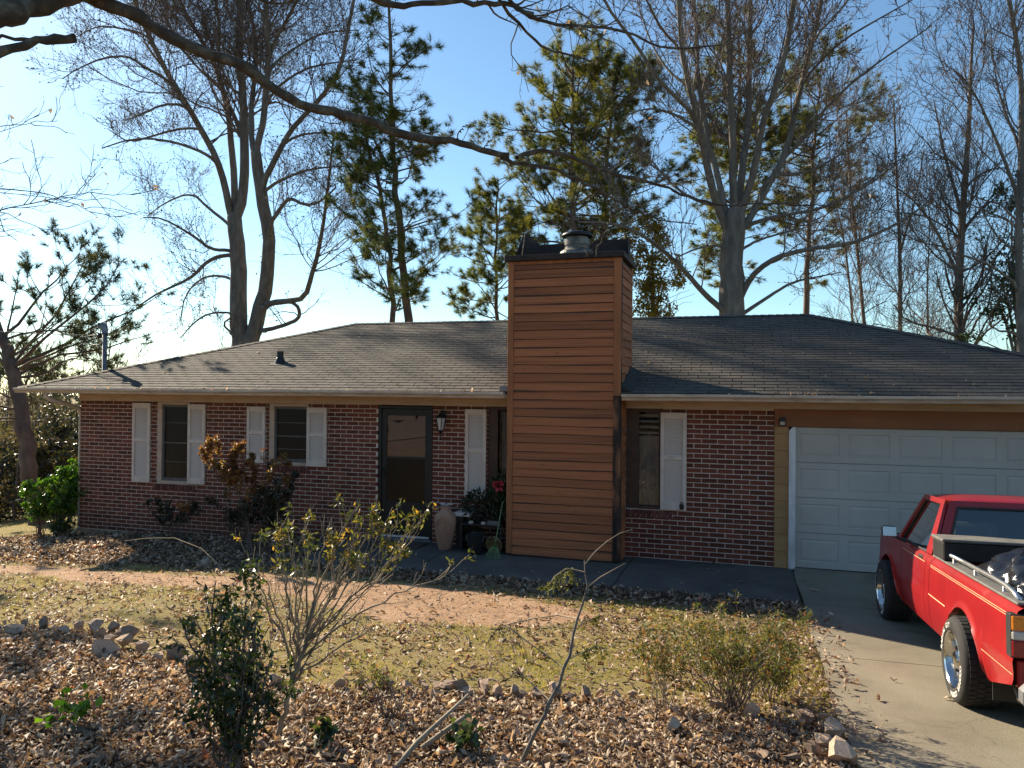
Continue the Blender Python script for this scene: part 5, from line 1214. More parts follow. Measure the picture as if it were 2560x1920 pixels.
class Cloud:
    def __init__(s): s.V = []; s.F = []; s.R = []; s.n = 0
    def add(s, V, F, r):
        if len(F) == 0: return
        s.V.append(V); s.F.append(F + s.n); s.R.append(np.broadcast_to(r, (len(F),))); s.n += len(V)
    def tubes(s, P, R, n, r=0.):
        if len(P): V, F = tubes(P, R, n); s.add(V, F, r)
    def build(s, name, mat, parent, kind=None, smooth=False): return np_obj(name, np.concatenate(s.V), np.concatenate(s.F), np.concatenate(s.R), mat, parent, kind=kind, smooth=smooth)
def blades(c, d, L, W, rs, fold=.15):
    """leaf quads: base c, direction d, length L, width W"""
    N = len(c); s = np.cross(d, rs.normal(size=(N, 3))); s /= np.linalg.norm(s, axis=1, keepdims=True) + 1e-9
    up = np.cross(s, d); L = np.broadcast_to(L, (N,))[:, None]; W = np.broadcast_to(W, (N,))[:, None]
    V = np.stack([c, c + d * L * .5 + s * W * .5 + up * L * fold, c + d * L, c + d * L * .5 - s * W * .5 + up * L * fold], 1).reshape(-1, 3)
    return V, np.arange(N * 4).reshape(N, 4)
def needles(c, d, L, W):
    N = len(c); s = np.cross(d, np.roll(d, 1, axis=1) + .1); s = s / (np.linalg.norm(s, axis=1, keepdims=True) + 1e-9) * W * .5
    return np.stack([c - s, c + s, c + d * L[:, None]], 1).reshape(-1, 3), np.arange(N * 3).reshape(N, 3)
def unit(v): return v / (np.linalg.norm(v, axis=-1, keepdims=True) + 1e-9)
def bare_tree(name, lines, label, seed, bark='bark_grey', twig='twig_brown', lv=((1.1, 48, .32, 7, .55), (2.4, 45, .42, 5, .35), (3.4, 42, .42, 4, .25)), pods=0., group=None, rmin=(.012, .008, .006), lmax=(3.2, 1.4, .7), sides=9, droop=0., up=.35, cat='tree', podsize=.035, ground=True):
    rs = np.random.default_rng(seed)
    lines = [list(l) for l in lines]
    if ground:
        for l in [lines[0]] + ([lines[5]] if name == 'twin_trunk_tree' else []):
            p = l[2][0]; g = gzf(p[0], p[1]); k = max(1, int((p[2] - g) / 1.5)); l[2] = [(p[0] + .02 * (k - j), p[1], g - .2 + (p[2] - g + .2) * j / k) for j in range(k)] + list(l[2]); l[0] = l[0] * 1.25
    for i in range(1, len(lines)):          # let each limb start inside the wood it grows from
        p = np.array(lines[i][2][0]); best = None
        for j in range(i):
            Pj, _ = resample([lines[j]], 40); dd = np.linalg.norm(Pj[0] - p, axis=1); k = int(dd.argmin()); step = np.linalg.norm(Pj[0, 1] - Pj[0, 0])
            if dd[k] < .9 and (best is None or dd[k] < best[0]): best = (dd[k], tuple(Pj[0, max(0, k - int(.6 / step) - 1)]), lines[j][0])
        if best and best[2] > lines[i][0] * .7: lines[i][2] = [best[1]] + list(lines[i][2])
    P0, R0 = resample(lines, 22); R0 = R0 * np.where(R0[:, :1] > .24, .92, .78)
    P0[:, 1:-1] += rs.normal(size=P0[:, 1:-1].shape) * (R0[:, 1:-1, None] * .07)
    b = lines[0][2][0]; e = empty(name, (b[0], b[1], gzf(b[0], b[1]) if ground else b[2]), label, cat, group)
    tt = unit(P0[:, -1] - P0[:, -2]); Pc = np.concatenate([P0, (P0[:, -1] + tt * R0[:, -1:] * .5)[:, None], (P0[:, -1] + tt * R0[:, -1:])[:, None]], 1); Rc = np.concatenate([R0, R0[:, -1:] * .8, R0[:, -1:] * .1], 1)
    T = Cloud(); T.tubes(Pc, Rc, sides)
    T.build('trunk', bark, e, smooth=True)
    C = Cloud(); big = R0[:, 0] > .24 if len(P0) > 8 else np.zeros(len(P0), bool); Ps, Rs = P0[~big], R0[~big]; last = None
    for k, (pm, an, ra, K, wo) in enumerate(lv):
        Q, RR = sprout(Ps, Rs, pm, an, ra, K, rs, up=up if k < 2 else up * .6, tmin=.12 if k else .25, lmin=(.6, .3, .15)[k], lmax=lmax[k], rmin=rmin[k], wob=wo * .45, droop=droop * (k > 0), rr=(.30, .5, .6)[k])
        C.tubes(Q, RR, 4 if k == 0 else 3); Ps, Rs = Q, RR; last = Q
    C.build('twigs', twig, e, kind='stuff')
    if pods:
        # dry seed cones held at the twig ends
        tip = last[rs.random(len(last)) < pods][:, -1]; n = len(tip)
        o = unit(rs.normal(size=(n, 3))); V, F = blades(tip, o, podsize * rs.uniform(.7, 1.4, n), podsize * .75, rs, .25); C2 = Cloud(); C2.add(V, F, rs.random(n))
        V, F = blades(tip, unit(o + rs.normal(size=(n, 3)) * .4), podsize * rs.uniform(.7, 1.4, n), podsize * .75, rs, .25); C2.add(V, F, rs.random(n))
        C2.build('seed_pods', 'pod', e, kind='stuff')
    return e
bare_tree('twin_trunk_tree', TREE_A, 'tall bare twin trunked tree full of seed pods behind the left roof', 1, lv=((3.2, 52, .46, 9, .5), (3.4, 48, .55, 7, .45), (4.4, 44, .5, 2, .4)), pods=.55, rmin=(.015, .0095, .0068), lmax=(4.6, 2.6, 1.1), sides=12, droop=.16, podsize=.075)
bare_tree('spreading_tree', TREE_B, 'massive bare tree with many upright limbs rising behind the right roof', 2, lv=((2.6, 46, .40, 9, .5), (3.4, 44, .55, 7, .4), (5.2, 42, .5, 2, .35)), pods=.5, rmin=(.015, .0095, .0065), lmax=(3.8, 2.2, .95), sides=12, podsize=.06)
for k, (ln, lab) in enumerate(((TREE_S1, 'slender bare tree beside the massive limbed tree, leaning slightly left'), (TREE_S2, 'slim straight bare tree between the leaning tree and the forked one'), (TREE_S3, 'forked bare tree with a stout pale trunk behind the right hip of the roof'), (TREE_S4, 'tall bare tree with crooked limbs behind the low right end of the roof'), (TREE_S5, 'thin bare sapling tree just beside the stout forked tree'), (TREE_S6, 'thin leaning bare tree closest to the massive limbed tree'))):
    bare_tree('bare_tree', ln, lab, 20 + k, group='slender bare trees behind the right roof', lv=((3.8, 46, .36, 8, .5), (4.4, 44, .5, 6, .5), (6.0, 42, .5, 2, .4)), rmin=(.011, .007, .0055), lmax=(2.8, 1.5, .8), sides=8, up=.28, pods=.12 if k in (2, 3) else 0, podsize=.04)

# pines
def pine(lines, label, seed, z0, zr, lmax_, tuft=.25, mat='pine_needle', per=3.2, group='pines behind the house', name='pine_tree', dens=1., nw=.017, m=23):
    rs = np.random.default_rng(seed)
    lines = [list(l) for l in lines]
    for l in lines:
        p = l[2][0]; g = gzf(p[0], p[1]); l[2] = [(p[0], p[1], g - .2), (p[0], p[1], (g + p[2]) / 2)] + list(l[2])
    P0, R0 = resample(lines, 24); P0[:, 1:-1] += rs.normal(size=P0[:, 1:-1].shape) * .03
    b = lines[0][2][0]; e = empty(name, (b[0], b[1], gzf(b[0], b[1])), label, 'tree', group)
    T = Cloud(); T.tubes(P0, R0, 9)
    # boughs: longer in the middle of the crown, drooping then turning up
    Q = []; RQ = []
    for n in range(len(P0)):
        ztop = P0[n, -1, 2]
        z = z0
        while z < ztop - .1:
            t = (z - z0) / (ztop - z0); f = np.interp(z, P0[n, :, 2], np.arange(24)); i = min(int(f), 22); pos = P0[n, i] + (P0[n, i + 1] - P0[n, i]) * (f - i)
            a = rs.uniform(0, 6.283); ln = lmax_ * (np.interp(t, [0, .25, .6, 1], zr)) * rs.uniform(.55, 1.25)
            d = np.array([math.cos(a), math.sin(a), rs.uniform(-.15, .35) + .5 * t]); pts = [pos]
            for k in range(6):
                d = unit(d + rs.normal(size=3) * .16 + np.array([0, 0, .05])); pts.append(pts[-1] + d * ln / 6)
            Q.append(pts); RQ.append(np.linspace(.026 * ln / 2.5 + .008, .009, 7)); z += rs.exponential(.55 / per)
    Q = np.array(Q); RQ = np.array(RQ); T.tubes(Q, RQ, 5)
    q2, r2 = sprout(Q, RQ, 3.6, 50, .36, 5, rs, up=.25, tmin=.28, lmin=.25, lmax=1.3, rmin=.008, wob=.15); T.tubes(q2, r2, 3)
    T.build('trunk', 'bark_pine', e, smooth=True)
    # needle tufts at the shoots
    q3, r3 = sprout(q2, r2, 8.5 * dens, 42, .4, 3, rs, up=.3, tmin=.35, lmin=.1, lmax=.35, rmin=.005, wob=.1)
    C = Cloud()
    ends = np.concatenate([q2[:, -1], q2[:, -2], q3[:, -1], Q[:, -1], Q[:, -2]]); dirs = unit(np.concatenate([q2[:, -1] - q2[:, -2], q2[:, -1] - q2[:, -3], q3[:, -1] - q3[:, -2], Q[:, -1] - Q[:, -2], Q[:, -2] - Q[:, -4]]))
    c = np.repeat(ends, m, 0); d = unit(np.repeat(dirs, m, 0) * .75 + rs.normal(size=(len(c), 3)) * .62); c = c - d * .0 - np.repeat(dirs, m, 0) * rs.uniform(0, .12, len(c))[:, None]
    L = tuft * rs.uniform(.7, 1.25, len(c)); V, F = needles(c, d, L, nw)
    r = np.repeat(np.clip(rs.beta(2, 2, len(ends)), 0, 1), m); C.add(V, F, np.clip(r + rs.normal(size=len(r)) * .08, 0, .999))
    C.build('needles', mat, e, kind='stuff'); return e
pine([PINES[1]], 'tall thin pine with sparse tufted crown between the twin trunked tree and chimney', 31, 6.0, (.9, 1.0, .75, .25), 3.0, dens=1.0, per=2.8)
pine([PINES[0]], 'dark pine leaning against the tall thin pine left of the chimney', 32, 5.2, (1.0, 1.0, .7, .3), 2.9, dens=.75, per=2.4)
pine([PINES[2]], 'dense tall pine straight behind the chimney flue', 33, 6.5, (.7, 1.0, .95, .5), 3.3, per=5.6, dens=1.7)
pine([PINES[3]], 'pine with a rounded crown just right of the chimney flue', 34, 8.0, (.6, .95, .95, .5), 3.0, per=5.2, dens=1.6)
pine([PINES[4]], 'short dark pine close to the left edge of the chimney', 35, 5.2, (.9, 1.0, .9, .5), 2.1, per=5.5, dens=1.6)
pine([PINES[5]], 'tall pine crown seen through the limbs of the massive tree', 36, 7.0, (.5, .7, 1.0, .6), 3.0, per=4.6, dens=1.5)
pine([PINES[6]], 'dark pine crown between the massive tree and the slender trees', 37, 7.5, (.5, .9, 1.0, .6), 3.1, per=4.6, dens=1.5)
pine([PINES[7]], 'leaning pine with dark trunk at the woods edge beyond the left eave', 38, 1.6, (.7, 1.1, 1.2, .9), 2.9, per=3.6, tuft=.20, mat='far_needle', group='trees at the woods edge', nw=.014, m=26)

# broadleaf crowns
def leafy_tree(name, base, h, crown, label, seed, mat, nleaf, L=.10, trunk_r=.12, group=None, bark='bark_grey', twigs=True):
    """crown: list of (x, y, z, rx, ry, rz) lobes filled with leaves"""
    rs = np.random.default_rng(seed); x, y = base; g = gzf(x, y)
    e = empty(name, (x, y, g), label, 'tree', group)
    top = np.array([np.mean([c[0] for c in crown]), np.mean([c[1] for c in crown]), np.mean([c[2] for c in crown])])
    lines = [(trunk_r, trunk_r * .5, [(x, y, g - .2), (x + .1, y, g + h * .4), tuple(top)])]
    for c in crown: lines.append((trunk_r * .5, .02, [(x + .05, y, g + h * .35), tuple((np.array(c[:3]) + top) / 2), tuple(c[:3])]))
    P0, R0 = resample(lines, 12); T = Cloud(); T.tubes(P0, R0, 7); T.build('trunk', bark, e, smooth=True)
    q, r = sprout(P0[1:], R0[1:], 3.0, 50, .5, 6, rs, up=.2, tmin=.35, lmin=.4, lmax=1.6, rmin=.008, wob=.2)
    C = Cloud(); C.tubes(q, r, 3); C.build('twigs', 'twig_brown', e, kind='stuff')
    tot = sum(c[3] * c[4] * c[5] for c in crown); LC = Cloud()
    for c in crown:
        n = int(nleaf * c[3] * c[4] * c[5] / tot)
        # leaves gather in clumps with gaps between them
        k = max(6, n // 40); cc = unit(rs.normal(size=(k, 3))) * rs.uniform(.35, 1.0, (k, 1)) ** .5
        w = rs.integers(0, k, n); p = cc[w] + rs.normal(size=(n, 3)) * .13; p = np.array(c[:3]) + p * np.array(c[3:6])
        d = unit(rs.normal(size=(n, 3)) + np.array([0, 0, -.2])); V, F = blades(p, d, L * rs.uniform(.7, 1.3, n), L * .5, rs, .12)
        LC.add(V, F, np.clip(rs.random(k)[w] * .7 + rs.random(n) * .3, 0, .999))
    LC.build('crown', mat, e, kind='stuff'); return e
leafy_tree('yellowing_tree', (-3.2, 16.0), 5.5, [(-3.5, 15.9, 7.6, .9, .9, .9), (-2.9, 16.1, 6.6, .9, .9, .7), (-3.7, 15.9, 6.1, .8, .8, .7), (-3.1, 16.2, 5.2, .9, .9, .6), (-3.3, 15.7, 8.3, .6, .6, .5)], 'young tree with yellow green leaves just right of the chimney', 41, 'yellow_leaf', 5200, .13, .10)
leafy_tree('evergreen_tree', (7.4, 13.2), 5.5, [(6.9, 12.9, 7.1, .9, .9, 1.2), (6.5, 12.8, 5.3, 1.0, 1.0, .7), (7.3, 13.0, 5.7, 1.1, 1.1, 1.0), (7.2, 13.2, 8.3, .7, .7, .7), (6.3, 12.6, 4.3, .9, .9, .5)], 'dark evergreen tree behind the low right end of the roof', 42, 'dark_leaf', 2600, .12, .13)
# woods edge left of the house: big shrubs and small evergreens, each on its own
rsW = np.random.default_rng(77)
spots = [(-20.6, 5.2, 2.6, 1.5), (-19.3, 5.9, 2.4, 1.4), (-18.0, 6.6, 2.2, 1.3), (-22.5, 7.5, 3.6, 1.9), (-20.2, 8.6, 3.4, 1.8), (-17.6, 9.2, 3.2, 1.6), (-24.8, 9.8, 4.4, 2.2), (-21.8, 11.2, 4.4, 2.2), (-15.9, 11.6, 3.2, 1.7), (-28.5, 13, 5.0, 2.8), (-25, 15, 5.2, 2.8), (-21.8, 17.5, 5.0, 2.6), (-18.2, 16.5, 4.2, 2.2), (-16.6, 8.0, 2.0, 1.2)]
names = ['broad grey green shrub at the woods edge beside the leaning pine', 'twiggy olive shrub at the woods edge behind the holly bush']
for i, (x, y, h, r) in enumerate(spots):
    g = gzf(x, y); cr = [(x + rsW.normal() * r * .35, y + rsW.normal() * r * .35, g + h * t, r * (1.05 - .6 * abs(t - .35)), r * (1.05 - .6 * abs(t - .35)), h * .24) for t in (.22, .42, .62, .82)]
    leafy_tree('woods_shrub', (x, y), h * .8, cr, 'rounded dark evergreen shrub in the woods edge left of the house' if i % 2 == 0 else 'twiggy olive brown shrub in the woods edge left of the house', 60 + i, 'shade_leaf' if i % 2 == 0 else 'brush_leaf', int(2600 + 700 * r), .11 + .02 * r, .06, group='shrubs at the woods edge')
# bare saplings among them
for i, (x, y, h) in enumerate(((-17.2, 5.5, 5.0), (-22.0, 6.5, 6.0), (-18.8, 4.3, 4.2), (-24.0, 12.0, 7.0), (-19.8, 13.5, 6.5))):
    g = gzf(x, y); bare_tree('bare_sapling', [(.045, .012, [(x, y, g), (x + .15, y, g + h * .35), (x + .05, y + .2, g + h * .7), (x + .4, y, g + h)]), (.03, .01, [(x + .1, y, g + h * .3), (x + .6, y - .3, g + h * .55), (x + 1.0, y - .4, g + h * .75)])],
              'thin pale bare sapling in the woods edge left of the house', 80 + i, lv=((2.6, 42, .4, 6, .35), (3.4, 40, .5, 5, .35), (3.6, 40, .5, 4, .3)), group='bare saplings at the woods edge', rmin=(.010, .007, .005), lmax=(2.0, 1.2, .6), sides=6, ground=False)
# far-off wood along the horizon: reads as one mass
def far_wood():
    rs = np.random.default_rng(91); C = Cloud(); n = 480
    th = rs.uniform(rad(-100), rad(75), n); dd = rs.uniform(46, 120, n); x = np.sin(th) * dd; y = np.cos(th) * dd - 11
    keep = (y > 20) | (x < -30) | (x > 26); x, y = x[keep], y[keep]; n = len(x); g = gz(x, y); h = (2.42 + np.hypot(x, y + 11) * .031 - g) * rs.uniform(.80, 1.04, n) * (1 + .05 * np.sin(x * .11))
    P = np.zeros((n, 4, 3)); 
    for k in range(4): P[:, k] = np.stack([x + rs.normal(size=n) * .15 * k, y, g + h * k / 3], 1)
    C.tubes(P, np.linspace(.16, .04, 4)[None] * np.ones((n, 1)), 4)
    q, r = sprout(P, np.full((n, 4), .08), 1.6, 40, .28, 4, rs, up=.5, tmin=.3, lmin=.8, lmax=3, rmin=.028, wob=.15); C.tubes(q, r, 3)
    q2, r2 = sprout(q, r, 1.6, 40, .45, 3, rs, up=.4, tmin=.2, lmin=.5, lmax=1.6, rmin=.022, wob=.15); C.tubes(q2, r2, 3)
    C.build('far_wood', 'twig_brown', None, kind='stuff')
    L = Cloud(); ev = rs.random(n) < .35; c = np.repeat(np.stack([x, y, g + h * .45], 1)[ev], 130, 0); hh = np.repeat(h[ev], 130); p = c + rs.normal(size=c.shape) * np.stack([.14 * hh, .14 * hh, .2 * hh], 1)
    V, F = blades(p, unit(rs.normal(size=p.shape)), .55, .22, rs); L.add(V, F, rs.random(len(F)))
    m = 20000; th = rs.uniform(rad(-100), rad(-30), m); dd = rs.uniform(24, 75, m); x = np.sin(th) * dd; y = np.cos(th) * dd - 9; kp = (x < -24) | (y > 20); x, y = x[kp], y[kp]
    p = np.stack([x, y, gz(x, y) + rs.random(len(x)) ** 1.6 * 3.6], 1); V, F = blades(p, unit(rs.normal(size=p.shape)), .34, .14, rs); L.add(V, F, rs.random(len(F)) * .8)
    L.build('far_undergrowth', 'brush_leaf', None, kind='stuff')
far_wood()

# unseen evergreens added behind the viewer to darken the shaded front: they close the low sky and stand in the window reflections
for i, (tx, ty, th_) in enumerate(((-22, -27, 11), (-15, -31, 13), (-8, -29, 12), (-1, -32, 14), (6, -29, 12), (13, -31, 13), (20, -27, 12), (27, -22, 12), (-29, -21, 11))):
    leafy_tree('sky_block_evergreen', (tx, ty), th_ * .6, [(tx, ty, th_ * k, 3.6 * (1.15 - k), 3.6 * (1.15 - k), th_ * .16) for k in (.2, .42, .64, .86)], 'unseen evergreen added behind the viewer to close off the low sky', 140 + i, 'far_needle', 2600, .62, .22, group='added evergreens closing off the low sky')
# a pine beyond the left edge whose broken shade falls on the leaf bed
pine([(.17, .04, [(-17.6, -.6, .2), (-17.5, -.6, 4.0), (-17.6, -.5, 7.5), (-17.5, -.5, 10.6)])], 'slim pine on the side lawn left of the house', 39, 6.0, (.7, 1.0, .8, .4), 2.0, per=3.4, dens=1.0, group='trees at the woods edge')
# the oak whose limbs reach in over the yard from beyond the left edge
def oak():
    rs = np.random.default_rng(5)
    x, y = -6.4, -8.6; g = gzf(x, y)
    lines = [(.36, .27, [(x, y, g - .3), (x, y, g + 1.2), (x + .05, y + .05, g + 2.6), (x + .25, y + .3, 4.35), (x + .2, y + .5, 6.0), (x + .1, y + .6, 8.0)])]
    def tie(l, at): r0, r1, p = l; return (r0, r1, [at] + list(p))
    L = [tuple(l) for l in OAK_LIMBS]
    trunk_at = {0: (x + .3, y + .35, 4.2), 7: (x + .2, y + .3, 3.9), 8: (x + .2, y + .35, 4.4), 9: (x + .1, y + .1, 2.2), 10: (x + .1, y + .2, 2.5), 11: (x + .1, y + .2, 3.0), 12: (x + .1, y + .1, 1.9), 4: tuple(OAK_LIMBS[0][2][-1]), 5: tuple(OAK_LIMBS[0][2][-1]), 6: tuple(OAK_LIMBS[0][2][-1])}
    for i, l in enumerate(L): lines.append(tie(l, trunk_at[i]) if i in trunk_at else l)
    P0, R0 = resample(lines, 40); R0[1:] *= .86; P0[1:, 2:-1] += rs.normal(size=P0[1:, 2:-1].shape) * .010; R0[1:] *= 1 + .10 * rs.normal(size=R0[1:].shape)
    e = empty('oak_tree', (x, y, g), 'lichen grey oak reaching long crooked limbs across the sky over the yard', 'tree')
    T = Cloud(); T.tubes(P0, R0, 14); T.build('trunk', 'bark_lichen', e, smooth=True)
    C = Cloud()
    thin = P0[[3, 4, 5, 6, 7, 10, 11, 12, 13, 14, 15, 16, 17]]; thr = R0[[3, 4, 5, 6, 7, 10, 11, 12, 13, 14, 15, 16, 17]]
    q, r = sprout(thin, thr, 2.6, 45, .22, 8, rs, up=.12, tmin=.15, lmin=.2, lmax=.8, rr=.5, rmin=.0045, wob=.22); C.tubes(q, r, 5)
    q2, r2 = sprout(q, r, 4.5, 42, .5, 6, rs, up=.15, tmin=.15, lmin=.10, lmax=.4, rmin=.0028, wob=.22); C.tubes(q2, r2, 4)
    q3, r3 = sprout(q2, r2, 6.0, 40, .5, 4, rs, up=.2, tmin=.2, lmin=.05, lmax=.2, rmin=.0020, wob=.2); C.tubes(q3, r3, 3)
    C.build('twigs', 'bark_lichen', e, kind='stuff')
    n = 36; k = rs.integers(0, len(q2), n); V, F = blades(q2[k, -1], unit(rs.normal(size=(n, 3)) - np.array([0, 0, .6])), .06, .035, rs, .2); D = Cloud(); D.add(V, F, rs.random(n) * .4); D.build('dry_leaves', 'litter', e, kind='stuff')
oak()
# ------------------------------------------------------------------ shrubs and plants of the yard
def shrub(name, label, base, stems, seed, leafmat_, nleaf, L, W, stem_mat='twig_brown', spread=.5, sub=(3.0, 40, .4), sub2=True, rmin=.003, leafy=(.35, 1.), cluster=5, group=None, cat='shrub', droop=.15, up=.3, flat=.0, lmax=.6):
    rs = np.random.default_rng(seed); e = empty(name, base, label, cat, group)
    P0, R0 = resample(stems, 14); P0[:, 2:] += rs.normal(size=P0[:, 2:].shape) * .008
    T = Cloud(); T.tubes(P0, R0, 7); q, r = sprout(P0, R0, sub[0], sub[1], sub[2], 6, rs, up=up, tmin=.25, lmin=.06, lmax=lmax, rmin=rmin, wob=.16); T.tubes(q, r, 4)
    ends = [P0[:, 8:].reshape(-1, 3), q[:, 2:].reshape(-1, 3)]
    if sub2:
        q2, r2 = sprout(q, r, sub[0] * 1.6, 42, .5, 4, rs, up=up, tmin=.2, lmin=.04, lmax=lmax * .5, rmin=rmin * .8, wob=.15); T.tubes(q2, r2, 3); ends.append(np.repeat(q2[:, 1:].reshape(-1, 3), 2, 0))
    T.build('stems', stem_mat, e, smooth=True)
    if nleaf:
        pts = np.concatenate(ends); z0, z1 = pts[:, 2].min(), pts[:, 2].max(); t = (pts[:, 2] - z0) / (z1 - z0 + 1e-6)
        pts = pts[(t > leafy[0] + rs.normal(size=len(t)) * .06) & (t < leafy[1] + .02)]
        m = nleaf // cluster; c = pts[rs.integers(0, len(pts), m)]; c = np.repeat(c, cluster, 0) + rs.normal(size=(m * cluster, 3)) * L * .35
        d = unit(rs.normal(size=c.shape) * np.array([1, 1, 1 - flat]) + np.array([0, 0, .15 - droop])); V, F = blades(c, d, L * rs.uniform(.6, 1.25, len(c)), W, rs, .14)
        C = Cloud(); C.add(V, F, np.clip(np.repeat(rs.random(m), cluster) * .6 + rs.random(len(c)) * .4, 0, .999)); C.build('foliage', leafmat_, e, kind='stuff')
    return e
def fan(x, y, n, h, sp, seed, r=.010, lean=(0, 0), up=1.0):
    rs = np.random.default_rng(seed); g = gzf(x, y); out = []
    for i in range(n):
        a = rs.uniform(0, 6.283); k = sp * rs.uniform(.25, 1.); hh = h * rs.uniform(.65, 1.0); bx_, by_ = x + rs.normal() * .05, y + rs.normal() * .05
        ex, ey = x + k * math.cos(a) + lean[0] * hh, y + k * math.sin(a) + lean[1] * hh
        out.append((r * rs.uniform(.7, 1.2), r * .3, [(bx_, by_, g - .05), (bx_ + (ex - bx_) * .3, by_ + (ey - by_) * .3, g + hh * .45), (bx_ + (ex - bx_) * .7, by_ + (ey - by_) * .7, g + hh * .8), (ex, ey, g + hh)]))
    return out
G0 = lambda x, y: (x, y, gzf(x, y))
# bright holly-like bush at the left corner
shrub('holly_bush', 'glossy bright green bush beside the left brick corner of the house', G0(-12.35, -.10), fan(-12.35, -.10, 26, 1.05, .62, 3, .012) + fan(-12.05, .15, 14, 1.25, .42, 4, .012) + fan(-12.75, -.15, 14, .75, .42, 6, .010), 7, 'holly_leaf', 9500, .07, .038, leafy=(.12, 1.), cluster=4, lmax=.32)
shrub('corner_plant', 'small grey green leafy plant at the foot of the left brick corner', G0(-11.78, -.50), fan(-11.78, -.50, 9, .42, .26, 5, .006), 8, 'dark_leaf', 320, .08, .045, leafy=(.15, 1.), cluster=4, lmax=.15)
# tall nandina by the wall: only its top reaches the sun
shrub('nandina_shrub', 'tall wispy russet nandina in front of the two small windows', G0(-7.15, -1.45), [(.014, .005, [(-7.15, -1.45, -.1), (-7.2, -1.45, .5), (-7.25, -1.5, 1.1), (-7.22, -1.5, 1.62)]), (.013, .004, [(-7.1, -1.45, -.1), (-7.2, -1.5, .6), (-7.45, -1.5, 1.05), (-7.85, -1.55, 1.28)]), (.013, .004, [(-7.05, -1.4, -.1), (-7.0, -1.4, .5), (-6.9, -1.4, 1.0), (-6.72, -1.4, 1.38)]), (.012, .004, [(-7.2, -1.4, -.1), (-7.3, -1.4, .6), (-7.5, -1.45, 1.1), (-7.55, -1.45, 1.42)]), (.012, .004, [(-7.0, -1.4, -.1), (-6.8, -1.4, .4), (-6.65, -1.4, .75), (-6.55, -1.4, .98)]), (.012, .004, [(-7.1, -1.3, -.1), (-7.0, -1.3, .6), (-7.0, -1.35, 1.15), (-6.98, -1.4, 1.5)])], 9, 'nandina_leaf', 7500, .045, .02, leafy=(.48, 1.), cluster=6, sub=(5., 55, .36), lmax=.42, droop=.3)
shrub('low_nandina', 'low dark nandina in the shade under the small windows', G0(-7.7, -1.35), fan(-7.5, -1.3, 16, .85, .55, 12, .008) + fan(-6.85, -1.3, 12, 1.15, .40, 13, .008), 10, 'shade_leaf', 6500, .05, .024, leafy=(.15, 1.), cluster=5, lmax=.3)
shrub('nandina_sprig', 'single sunlit russet sprig rising left of the tall nandina', G0(-8.15, -1.75), [(.007, .003, [(-7.95, -1.6, -.12), (-7.98, -1.65, .2), (-8.05, -1.72, .45), (-8.02, -1.8, .66)])], 11, 'nandina_leaf', 180, .045, .022, leafy=(.62, 1.), cluster=4, lmax=.14)
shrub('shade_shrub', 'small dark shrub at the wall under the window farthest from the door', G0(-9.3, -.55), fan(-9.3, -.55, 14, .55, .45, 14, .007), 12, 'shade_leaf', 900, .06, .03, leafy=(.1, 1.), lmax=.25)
# arching bare cane near the wall
e = empty('bare_cane', G0(-6.6, -3.05), 'long pale bare cane arching over the red dirt path', 'cane'); b = MB(); b.tube([(-6.15, -3.2, -.05), (-6.4, -3.1, .18), (-6.8, -2.95, .34), (-7.4, -2.75, .40), (-8.0, -2.6, .33), (-8.5, -2.5, .24)], [.006, .0055, .005, .0045, .004, .002], 6); b.build('stem', 'stem_pale', e, smooth=True)
# foreground: leggy azalea on a forked pale trunk
x, y = -2.57, -7.44; g = gzf(x, y)
def W(dx, dy, dz): return (x + dx, y + dy, g + dz)
az = [(.030, .022, [W(0, 0, -.1), W(.02, .02, .18), W(.08, .05, .38), W(.13, .08, .55)]),
      (.018, .006, [W(.13, .08, .55), W(.22, .12, .75), W(.33, .16, .92), W(.42, .2, 1.1), W(.50, .22, 1.26)]),
      (.016, .005, [W(.12, .08, .52), W(.14, .1, .72), W(.20, .14, .95), W(.28, .18, 1.15), W(.34, .22, 1.30)]),
      (.015, .005, [W(.10, .06, .45), W(.04, .06, .68), W(-.02, .08, .95), W(-.06, .10, 1.18)]),
      (.014, .004, [W(.10, .06, .44), W(.26, .10, .60), W(.48, .18, .74), W(.70, .25, .86), W(.88, .30, .93)]),
      (.013, .004, [W(.13, .08, .55), W(.17, .10, .8), W(.20, .12, 1.05), W(.21, .12, 1.28)]),
      (.013, .004, [W(.13, .08, .55), W(.30, .15, .72), W(.50, .22, .92), W(.66, .28, 1.10), W(.74, .30, 1.25)]),
      (.012, .004, [W(.06, .04, .32), W(.02, .05, .55), W(-.10, .05, .80), W(-.16, .06, 1.02)]),
      (.012, .004, [W(.05, .03, .30), W(.22, .0, .45), W(.42, -.02, .58), W(.58, .0, .70)]),
      (.012, .004, [W(.13, .08, .55), W(.12, .1, .8), W(.10, .12, 1.02), W(.08, .14, 1.24)]),
      (.011, .004, [W(.15, .09, .58), W(.26, .14, .82), W(.36, .18, 1.05), W(.38, .2, 1.22)])]
az = [(a * .62, b * .6, c) for a, b, c in az]
rsA = np.random.default_rng(6)
for k in range(15):       # thin whips rising straight from the fork
    ex = .10 + .62 * k / 14 - .28 * (k < 5); hz = rsA.uniform(.92, 1.30); fz = rsA.uniform(.3, .6); q0 = Vector(W(.04 + .12 * fz, .05, fz)); q1 = Vector(W(ex + rsA.normal() * .05, rsA.uniform(-.1, .3), hz))
    az.append((.0055, .0025, [tuple(q0), tuple(q0.lerp(q1, .5) + Vector((rsA.normal() * .02 - .02, 0, .03))), tuple(q1)]))
